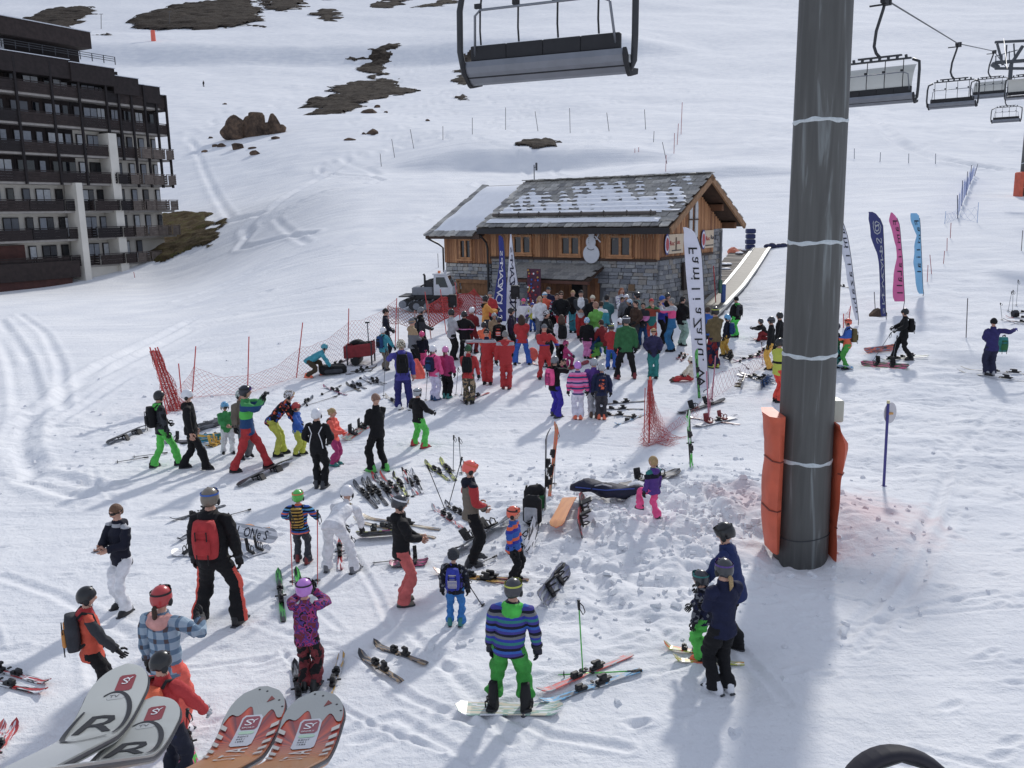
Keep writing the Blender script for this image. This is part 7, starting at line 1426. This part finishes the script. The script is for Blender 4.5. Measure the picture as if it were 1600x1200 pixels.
p_(926, 462, None, 1.72, 200, 'black', 'black', ('beanie', 'cream', 'cream'), 'person in black with a cream beanie between the white shirt and lime jacket', '', ('pocket', 'pocket'))
p_(931, 472, 556, None, 330, (96, 170, 56), 'blue', ('hair',), 'bald man in lime green jacket and blue trousers', '', ('front', 'front'), hair=(160, 116, 94), bulk=1.05)
p_(939, 471, None, 1.68, 20, ('bands', [(0, 'aqua'), (.76, 'white')]), 'grey', ('hair', 'hair_b'), 'person in turquoise and white jacket beside the lime green one', '', ('down', 'down'))
p_(948, 461, None, 1.8, 30, (46, 104, 110), 'grey', ('hair', 'hair_k'), 'man in dark teal jacket seen from behind', '', ('down', 'front'), hair='hair_k')
p_(971, 450, None, 1.76, 160, ('blobs', 6, ['white', 'purple', 'white', 'lgrey']), 'white', ('long', 'hair_o'), 'red haired woman in white and purple jacket against the stone wall', '', ('down', 'front'), hair='hair_o')
p_(972, 464, None, 1.55, 150, ('bands', [(0, 'lgrey'), (.55, 'dred'), (.7, 'white')]), 'dgrey', ('hair', 'hair_b'), 'child with brown hair in front of the red haired woman', '', ('front', 'front'))
p_(979, 461, None, 1.66, 190, 'grey', 'dgrey', ('helmet', 'white'), 'person with a plain white helmet behind the white and blue one', '', ('down', 'down'))
p_(984, 468, None, 1.62, 250, 'black', 'black', ('helmet', ('blobs', 6, ['white', 'sky', 'white'])), 'person in black with a white and pale blue helmet', '', ('down', 'front'))
p_(997, 458, None, 1.78, 280, (112, 138, 136), 'dgrey', ('helmet', 'black'), 'person in grey green jacket with black helmet by the stone wall', '', ('down', 'down'), goggles=('gup', 'black', 'navy'))
p_(994, 470, None, 1.74, 240, (74, 52, 40), 'dgrey', ('hair', 'hair_k'), 'man in brown jacket over a white shirt', '', ('pocket', 'down'), hair='hair_k')
p_(1005, 473, None, 1.62, 190, ('bands', [(0, 'dgrey'), (.6, 'lpink'), (.7, 'dgrey')]), 'dblue', ('hair', 'hair_k'), 'dark haired person with pink scarf between the brown and red jackets', '', ('front', 'front'), hair='hair_k')
p_(1017, 467, 541, None, 185, ('bands', [(0, 'teal'), (.64, (170, 70, 50)), (.8, 'dgreen')]), (196, 62, 52), ('cap', 'red', 'black', 'hair'), 'man in red cap with brown and green jacket and red trousers', '', ('photo', 'down'), gl='skin')
p_(1034, 463, None, 1.76, 110, 'rblue', 'black', ('beanie', 'blue', 'blue'), 'person in blue jacket with a blue beanie', '', ('down', 'front'), hair='hair_b')
p_(1043, 459, None, 1.8, 150, 'black', 'black', ('helmet', 'black'), 'person in black helmet behind the pink and blue jacket', '', ('down', 'down'))
p_(1049, 466, 549, None, 290, ('bands', [(0, (30, 110, 160)), (.63, 'pink'), (.78, 'lgrey')]), (30, 110, 160), ('hair', 'hair_g'), 'person in pink and blue jacket taking a picture', 'narrow', ('photo', 'photo'), hair='hair_g', hood='lgrey', gl='skin')
p_(1065, 463, 540, None, 60, 'black', 'mint', ('tail', 'hair_k'), 'woman in black jacket and pale green trousers left of the white flag', 'narrow', ('down', 'front'), hair='hair_k')
p_(853, 486, None, 1.78, 120, 'black', 'black', ('helmet', ('blobs', 5, ['black', 'white', 'black'])), 'person in black with a black and white helmet before the orange and teal jacket', '', ('front', 'front'))
p_(851, 507, 592, None, 165, ('bands', [(0, 'red'), (.3, 'red'), (.62, 'rblue'), (.66, 'red')]), 'red', ('beanie', 'grey', 'grey'), 'ski instructor in red suit with grey beanie carrying a long white pole', 'shift', ('poles', 'phone'), hair='hair_g')
p_(878, 492, 572, None, 355, 'white', 'black', ('long', 'hair_b'), 'woman with brown hair in white jumper with a black backpack', 'narrow', ('front', 'front'), pack=('black', 'black'), hair=(84, 60, 48))
p_(917, 498, 560, None, 20, 'black', 'lpink', ('helmet', ('blobs', 6, ['sky', 'white', 'sky'])), 'girl in black jacket and pink trousers with a pale blue helmet', 'narrow', ('down', 'down'))
p_(931, 515, 558, 1.35, 60, 'dblue', (96, 176, 52), ('helmet', 'white'), 'child in lime green trousers crouching beside a red jacket', 'kneel', ('knee', 'knee'), crouch=.75, boots='orange', lean=20)
p_(941, 506, 560, 1.66, 320, 'dred', 'dgreen', ('hair', 'hair_b'), 'person in red jacket with brown hair crouching in the crowd', 'kneel', ('low', 'low'), crouch=.55, lean=18)
p_(955, 507, 577, None, 10, 'red', 'blue', ('helmet', 'dgrey'), 'child in red jacket and blue trousers with yellow goggles', '', ('front', 'front'), goggles=('gup', 'lime', 'gold'))
p_(978, 486, 592, None, 355, (40, 104, 58), 'black', ('helmet', 'dgrey'), 'man in green jacket and black trousers standing with legs apart', 'wide', ('down', 'down'), goggles=('gup', 'white', 'white'), bulk=1.08, ski=True, boots='dred', hood=(40, 104, 58))
p_(969, 498, None, 1.52, 300, (142, 176, 196), 'coral', ('helmet', 'white'), 'child in pale blue jacket with a white helmet left of the green jacket', '', ('front', 'front'))
p_(1020, 513, 591, None, 180, (48, 46, 84), 'teal', ('hair', 'hair_y'), 'blond woman in navy jacket and teal trousers facing the camera', 'narrow', ('pocket', 'pocket'), hair='hair_y', goggles=('gon', 'black', 'black'), hood=(48, 46, 84))
p_(867, 558, 651, None, 45, 'black', (54, 40, 160), ('helmet', 'grey', 'black', 'tail'), 'woman in black jacket and blue trousers with a pink rucksack holding a camera', 'shift', ('photo', 'photo'), pack=('pink', 'mag'), boots='dgrey', ski=True, gl='skin')
p_(903, 566, 655, None, 2, ('stripes', .3, ['pink', 'lpink', 'dblue', 'lpink', 'pink', 'dblue']), (222, 218, 232), ('helmet', 'lilac'), 'girl in pink and blue striped jacket and white trousers', 'narrow', ('down', 'down'), boots='orange', ski=True)
p_(928, 561, 652, None, 10, 'purple', 'lgrey', ('helmet', 'silver'), 'person in purple jacket and pale trousers with a silver helmet', 'narrow', ('down', 'down'), boots='brown', ski=True)
p_(940, 570, 655, None, 3, (30, 40, 74), (62, 60, 66), ('helmet', 'silver'), 'child in navy jacket with orange patterned backpack and silver helmet', 'narrow', ('down', 'down'), pack=('navy', ('blobs', 9, ['orange', 'navy', 'orange'])), boots='orange', ski=True)
p_(887, 548, 574, 1.05, 90, 'mag', 'mag', ('helmet', 'mag'), 'small child in magenta crouching behind the woman in the white jumper', 'kneel', ('knee', 'knee'), crouch=.6)
p_(1149, 464, 527, None, 330, 'black', (40, 206, 60), ('beanie', 'black', 'black'), 'person in black jacket and neon green trousers with a rucksack below the conveyor', 'narrow', ('down', 'down'), pack=('dgrey', 'black'), hood=(40, 200, 60))
p_(1116, 480, 575, None, 340, (104, 88, 54), ('blobs', 5, ['dgrey', 'navy', 'dred']), ('helmet', 'black'), 'man in olive brown jacket right of the white flag', 'narrow', ('front', 'front'), goggles=('gup', 'lime', 'black'), boots='lime', bulk=1.05)
p_(1106, 480, None, 1.76, 20, 'blue', 'dgrey', ('hair', 'hair_b'), 'person in blue jacket half hidden by the white flag', '', ('front', 'front'))
p_(1135, 493, 556, None, 300, 'dnavy', (206, 160, 34), ('helmet', 'sky'), 'child in yellow trousers and navy jacket with a sky blue helmet and backpack', 'shift', ('down', 'down'), pack=('dblue', 'dblue'))
p_(1203, 496, 578, None, 290, 'black', (232, 172, 30), ('helmet', 'dgrey'), 'child in yellow trousers and black jacket left of the lift tower', 'narrow', ('down', 'down'), goggles=('gon', 'black', 'blue'))
p_(1216, 489, 567, None, 300, 'black', 'black', ('helmet', 'black'), 'adult in black with a black helmet beside the child in yellow trousers', 'narrow', ('down', 'down'))
p_(1190, 508, 533, 1.15, 270, 'black', 'dred', ('helmet', 'dgrey'), 'child crouching on a red ski left of the two in black', 'kneel', ('fwd', 'fwd'), crouch=.9, lean=30)
p_(1214, 530, 628, None, 70, ('bands', [(0, 'lime'), (.62, 'black'), (.66, 'lime')]), (232, 60, 36), ('helmet', 'black'), 'person in yellow green jacket and red trousers half hidden by the lift tower', 'narrow', ('front', 'front'))
p_(1322, 499, 577, None, 280, ('bands', [(0, (226, 100, 50)), (.63, 'blue')]), (60, 156, 50), ('helmet', (246, 90, 40)), 'person in blue and orange jacket with green trousers and orange helmet', 'narrow', ('front', 'front'), goggles=('gup', 'black', 'orange'), pack=('olive', 'olive'))
p_(1304, 507, 575, None, 90, ('bands', [(0, 'dgreen'), (.68, 'black')]), ('blobs', 6, ['dgrey', 'teal', 'black']), ('helmet', 'dgrey'), 'person in black and green half hidden behind the lift tower', 'narrow', ('front', 'front'))
p_(1410, 483, 562, None, 285, 'black', 'black', ('helmet', 'black'), 'skier all in black leaning on poles right of the flags', 'step', ('poles', 'poles'), pack=('black', 'black'), ski=True, goggles=('gon', 'black', 'black'))
p_(1546, 498, 586, None, 5, (46, 42, 100), (38, 42, 70), ('beanie', 'black', 'black'), 'man in purple jacket with a teal backpack hanging from his arm', 'narrow', ('front', 'out'), gl='violet', ski=True, boots='lgrey', bulk=1.05)
p_(496, 553, 588, 1.62, 75, 'aqua', (70, 58, 40), ('helmet', 'aqua'), 'person in teal jacket and brown trousers bent double over a black bag', 'kneel', ('low', 'low'), crouch=.55, lean=62, boots='orange', ski=True, look=(30, 0))
p_(1072, 570, 596, 1.2, 270, 'cream', 'red', ('helmet', 'cream'), 'child in cream jacket and red trousers sitting on the snow behind the white flag', 'sit', ('knee', 'knee'), crouch=1.3, boots='brown')
p_(312, 55, None, 1.8, 200, 'black', 'black', ('helmet', 'black'), 'tiny lone figure far up on the slope under the large dark patch', '', ('down', 'down'), vox=.06)
p_(870, 459, None, 1.7, 180, ('blobs', 6, ['red', 'white', 'dblue', 'red']), 'black', ('hair', 'hair_b'), 'person in red patterned top in the back row before the hut door', '', ('down', 'down'))
build_people()
def held(px, name, label, cat, dims, col, up=0.0):
    s = min(QUEUE, key=lambda q: abs(q['px']-px)); rz = -rad(s['face']); m_ = (s['hv'][0][0]+s['hv'][1][0])/2+(s['hv'][0][1]+s['hv'][1][1]).normalized()*.07*s['H']
    p = s['g']+Matrix.Rotation(rz, 3, 'Z') @ m_+Vector((0, 0, up)); t = empty(name, p, rz, label, cat); MB().bbox((0, 0, 0), dims, min(dims)*.2).obj('body', mat(col, .4), t)
    if name == 'camera_held': MB().tube([(0, dims[1]*.4, 0), (0, dims[1]*1.4, 0)], dims[2]*.4, 14).obj('lens', mat('dgrey', .3), t)
    else: MB().box((0, 0, dims[2]*.52), (dims[0]*.85, dims[1]*.85, .002)).obj('screen', glass('phone_screen', (40, 44, 52)), t)
held(198, 'phone', 'pale phone in the hands of the man in white trousers', 'phone', (.08, .15, .012), 'lgrey', .02)
for px, lb in ((391, 'small dark camera held up by the man in red trousers'), (1049, 'small dark camera held up by the person in pink and blue'), (867, 'small dark camera held up by the woman with the pink rucksack')): held(px, 'camera_held', lb, 'camera', (.12, .06, .08), 'black', .03)
# bag on the arm of the man in purple
g = gp(1560, 575); t = empty('backpack', (g.x, g.y-.05, g.z+.78), 0, 'teal backpack hanging from the arm of the man in purple', 'bag'); inst('shell', ACC['pack'], [mat('teal', .8, 0, .2, 8), mat('dgreen', .8), BK], t)
# wall of party decorations by the entrance
g = yp(834, 500, 41.5); t = empty('decorated_panel', (g.x, 41.5, H1(g.x, 41.5)), -PHI, 'panel of red, white and blue dots beside the hut entrance', 'panel'); m = MB().box((0, .06, .95), (.75, .05, 1.9)).obj('board', mat((84, 40, 62), .8), t); R_ = random.Random(8)
for k in range(46):
    z = R_.uniform(.1, 1.85); x = R_.uniform(-.34, .34); c_ = R_.choice(('red', 'white', 'blue', 'red', 'gold')); MB().tube([(0, .03, 0), (0, .0, 0)], .045, 8).obj('dot', mat(c_, .7), m).location = (x, 0, z)
# ------------------------------------------------------------------ skis of the riders on our own chair
def big_ski(tip, back, wid, kind, label, ld=1.7):
    A = Vector(CAM+ray(tip[0], tip[1])*tip[2]); B0 = Vector(CAM+ray(back[0], back[1])*back[2]); d = (A-B0).normalized()
    for _ in range(3): z = (Vector((0, 0, 1))-d*d.z).normalized(); d = (A-z*.10-B0).normalized()
    L = ld; m = MB(); rings = []; n = 44
    tz = lambda y: .10*max(0, (y+.32)/.32)**1.7
    def half(y):
        q = -y/L; wd = wid/2*(1-.34*math.sin(min(1, q*1.02)*math.pi)**.8*.9)
        if y > -.11: e = (y+.11)/.11; wd *= math.sqrt(max(0, 1-e**2.2))+.01
        return wd
    ys = [-L*(1-k/n)**2.2 for k in range(n+1)]; ys[-1] = -.0005
    for y in ys: h = half(y); rings.append([Vector((h*x, y, tz(y)+z)) for x, z in ((-1, 0), (-.5, 0), (0, 0), (.5, 0), (1, 0), (1, .012), (.5, .014), (0, .014), (-.5, .014), (-1, .012))])
    m.loft(rings); t = empty('foreground_ski', A, 0, label, 'ski', 'skis of the chairlift riders in front')
    y = d; z = (Vector((0, 0, 1))-y*y.z).normalized(); x = y.cross(z); A = A-z*.10; t.matrix_world = Matrix.Translation(A) @ Matrix((x, y, z)).transposed().to_4x4()
    if kind == 'white': mt = mat((190, 192, 184), .3, 0, .05, 5, 0, 40, .5, .2)
    else:
        mt, N, Lk, b = mnew('sunburst_print'); b.inputs['Roughness'].default_value = .3
        tc_ = N.new('ShaderNodeTexCoord'); sp = N.new('ShaderNodeSeparateXYZ'); Lk.new(tc_.outputs['Object'], sp.inputs[0])
        ad = N.new('ShaderNodeMath'); ad.operation = 'ADD'; ad.inputs[1].default_value = .24; Lk.new(sp.outputs[1], ad.inputs[0]); at = N.new('ShaderNodeMath'); at.operation = 'ARCTAN2'; Lk.new(sp.outputs[0], at.inputs[0]); Lk.new(ad.outputs[0], at.inputs[1])
        mu = N.new('ShaderNodeMath'); mu.operation = 'MULTIPLY'; mu.inputs[1].default_value = 4.2; Lk.new(at.outputs[0], mu.inputs[0]); fr = N.new('ShaderNodeMath'); fr.operation = 'FRACT'; Lk.new(mu.outputs[0], fr.inputs[0])
        r = N.new('ShaderNodeValToRGB'); e = r.color_ramp.elements; e[0].color = lin((150, 42, 34))+(1,); e[1].color = lin((196, 74, 40))+(1,); e[0].position = .2; e[1].position = .6; k = e.new(.9); k.color = lin((112, 38, 44))+(1,); Lk.new(fr.outputs[0], r.inputs[0])
        r2 = N.new('ShaderNodeMapRange'); r2.inputs[1].default_value = -.2; r2.inputs[2].default_value = -.36; Lk.new(sp.outputs[1], r2.inputs[0]); mx = N.new('ShaderNodeMix'); mx.data_type = 'RGBA'; Lk.new(r2.outputs[0], mx.inputs[0]); Lk.new(r.outputs[0], mx.inputs[6]); mx.inputs[7].default_value = lin((206, 130, 40))+(1,); Lk.new(mx.outputs[2], b.inputs['Base Color'])
    body = m.obj('ski_body', mt, t); smooth_by_angle(body, 40)
    edge = MB().tube([Vector((half(y_)*1.004, y_, tz(y_)+.006)) for y_ in ys]+[Vector((-half(y_)*1.004, y_, tz(y_)+.006)) for y_ in ys[::-1]], .0035, 6).obj('edge', mat((40, 42, 50), .4), t)
    def flat(pts, mt_, name, lift=.0005, th=.0005):
        q = MB(); q.loft([[Vector((px_, py_, tz(py_)+.014+lift+h)) for px_, py_ in pts] for h in (0, th)]); return q.obj(name, mt_, t)
    def grid(x0, x1, y0, y1, mt_, name, lift=.0008, ny=10, ang=0, shape=None):
        q = MB(); c = ((x0+x1)/2, (y0+y1)/2); V = []
        for j in range(ny+1):
            for i in (0, 1, 2, 3):
                px_ = x0+(x1-x0)*i/3; py_ = y0+(y1-y0)*j/ny
                e = abs(2*j/ny-1); 
                if e > .85: px_ = c[0]+(px_-c[0])*(1-.25*(e-.85)/.15)
                V.append(Vector((px_, py_, tz(py_)+.014+lift)))
        q.add(V, [(j*4+i, j*4+i+1, j*4+i+5, j*4+i+4) for j in range(ny) for i in range(3)]); return q.obj(name, mt_, t)
    mp = lambda lift: (lambda co: Vector((co.x, co.y, tz(co.y)+.014+lift+co.z)))
    DKG = (36, 37, 42)
    if kind == 'white':
        # oval outline round the big letter
        def oval(cy, ry, rx, a0, a1, wd=.009):
            q = MB(); V = []; n_ = 40
            for k in range(n_+1):
                a = rad(a0+(a1-a0)*k/n_); w_ = wd*(.35+.65*math.sin(math.pi*min(1, max(0, k/n_*.9+.05)))); 
                for s in (-1, 1): X, Y = (rx+s*w_/2)*math.sin(a), cy+(ry+s*w_/2)*math.cos(a); V.append(Vector((X, Y, tz(Y)+.0152)))
            q.add(V, [(2*k, 2*k+1, 2*k+3, 2*k+2) for k in range(n_)]); q.obj('oval_line', mat(DKG, .5), t)
        oval(-.235, .135, .043, -25, 120); oval(-.235, .135, .043, 130, 300)
        lettering(t, 'R', .135, Matrix.Translation((-.036, -.285, 0)) @ Matrix.Diagonal((.85, 1, 1, 1)) @ Matrix.Shear('XZ', 4, (0, 0)) if False else Matrix.Translation((-.038, -.285, 0)) @ Matrix(((.85, .12, 0, 0), (0, 1, 0, 0), (0, 0, 1, 0), (0, 0, 0, 1))), DKG, 'letter', .0002, mp(.0012))
        st = (-.004, .026, -.098, -.042)
        grid(*st, mat((150, 34, 44), .4), 'sticker'); lettering(t, 'S', .03, Matrix.Translation((.003, -.075, 0)), 'white', 'letter', .0001, mp(.0018)); lettering(t, 'Y', .02, Matrix.Translation((.01, -.066, 0)), 'white', 'letter', .0001, mp(.0019))
        grid(-.012, .02, -.128, -.104, mat((186, 188, 184), .4), 'sticker', .0006, 4); lettering(t, 'TV', .014, Matrix.Translation((-.008, -.121, 0)), (110, 112, 116), 'letter', .0001, mp(.0012))
    else:
        GY = mat((156, 160, 158), .35, 0, .05, 9); q = MB(); V = []; n_ = 26
        for k in range(n_+1):
            u = -1+2*k/n_; y0 = -.085-.03*math.sin(u*4.5+.8)-.022*math.sin(u*9)-.05*abs(u); 
            for j in range(8):
                yy = y0+(-.0008-y0)*j/7; h = half(yy)*.985; V.append(Vector((u*h, yy, tz(yy)+.0148)))
        q.add(V, [(k*8+j, k*8+j+1, k*8+8+j+1, k*8+8+j)[::-1] for k in range(n_) for j in range(7)]); q.obj('tip_print', GY, t)
        for (X, Y) in ((.3, -.02), (-.2, -.012), (.78, -.055), (.9, -.08)): flat([(half(Y)*X+.0022*math.cos(a), Y+.0022*math.sin(a)) for a in np.linspace(0, 2*math.pi, 8, endpoint=False)], mat(DKG), 'rivet', .0012)
        flat([(.016, -.06), (.022, -.038), (.03, -.05)], mat((130, 50, 46)), 'small_mark', .0014)
        for k in range(5):
            for s in (-1, 1): Y = -.135-.038*k; h = half(Y); flat([(s*h*.98, Y), (s*h*.98, Y-.016), (s*h*.74, Y-.03), (s*h*.74, Y-.014)][::s], mat((196, 192, 184), .4), 'white_fleck', .0012)
        grid(-.019, .019, -.245, -.105, mat((192, 194, 202), .35), 'sticker', .0014, 14); grid(-.0155, .0155, -.166, -.112, mat((142, 36, 58), .35), 'sticker', .0020, 6)
        lettering(t, 'S', .034, Matrix.Translation((-.011, -.148, 0)), 'white', 'letter', .0001, mp(.0026)); lettering(t, 'Y', .022, Matrix.Translation((-.001, -.139, 0)), 'white', 'letter', .0001, mp(.0027)); lettering(t, 'SPORT', .0075, Matrix.Translation((-.012, -.161, 0)), 'white', 'letter', .0001, mp(.0026))
        grid(-.014, .014, -.186, -.172, mat((170, 206, 176), .4), 'sticker', .0020, 3)
        for k in range(3): lettering(t, ('RENT', '0431', '1585')[k], .008, Matrix.Translation((-.012, -.2-.012*k, 0)), (70, 70, 80), 'letter', .0001, mp(.0022))
        for k, ch in enumerate('ATS'): lettering(t, ch, .05, Matrix.Translation((.018, -.288-.046*k, 0)) @ Matrix.Rotation(rad(90), 4, 'Z'), (210, 206, 200), 'letter', .0001, mp(.0016))
big_ski((199, 1048, 1.98), (65, 1203, 1.46), .112, 'white', 'white ski tip with a big dark letter and red sticker, upper of the white pair')
big_ski((243, 1100, 1.86), (172, 1203, 1.5), .118, 'white', 'white ski tip with a big dark letter and red sticker, lower of the white pair')
big_ski((412, 1084, 1.95), (345, 1205, 1.58), .118, 'red', 'red and orange sunburst ski tip with grey nose, left of the pair')
big_ski((498, 1092, 1.83), (452, 1205, 1.46), .118, 'red', 'red and orange sunburst ski tip with grey nose, right of the pair')
c = CAM+ray(1407, 1277)*1.55; o = MB(); n = 40
up = Vector((0, .35, .94)).normalized(); rx = Vector((1, 0, 0)); rings = []
for k in range(n):
    a = 2*math.pi*k/n; dirv = rx*math.cos(a)*1.1+up*math.sin(a)*1.15; r = .078; ce = dirv*r; rings.append([ce+dirv*(.009*math.cos(b))+Vector((0, .94, -.35))*(.03*math.sin(b)) for b in np.linspace(0, 2*math.pi, 10, endpoint=False)])
for k in range(n): o.add(rings[k]+rings[(k+1) % n], [(i, (i+1) % 10, 10+(i+1) % 10, 10+i) for i in range(10)])
t = empty('curved_rim', Vector(c), 0, 'dark curved rim sticking up at the bottom edge right of centre', 'rim'); o.obj('rim', mat((32, 28, 40), .6, 0, .2, 20), t, True); MB().box((-.03, .03, .035), (.006, .02, .06)).obj('spoke', mat((36, 34, 42), .5), t); MB().tube([(-.08, .01, .06), (0, .01, .088), (.08, .01, .06)], .005, 6).obj('inner_lip', mat((20, 20, 26), .4), t)
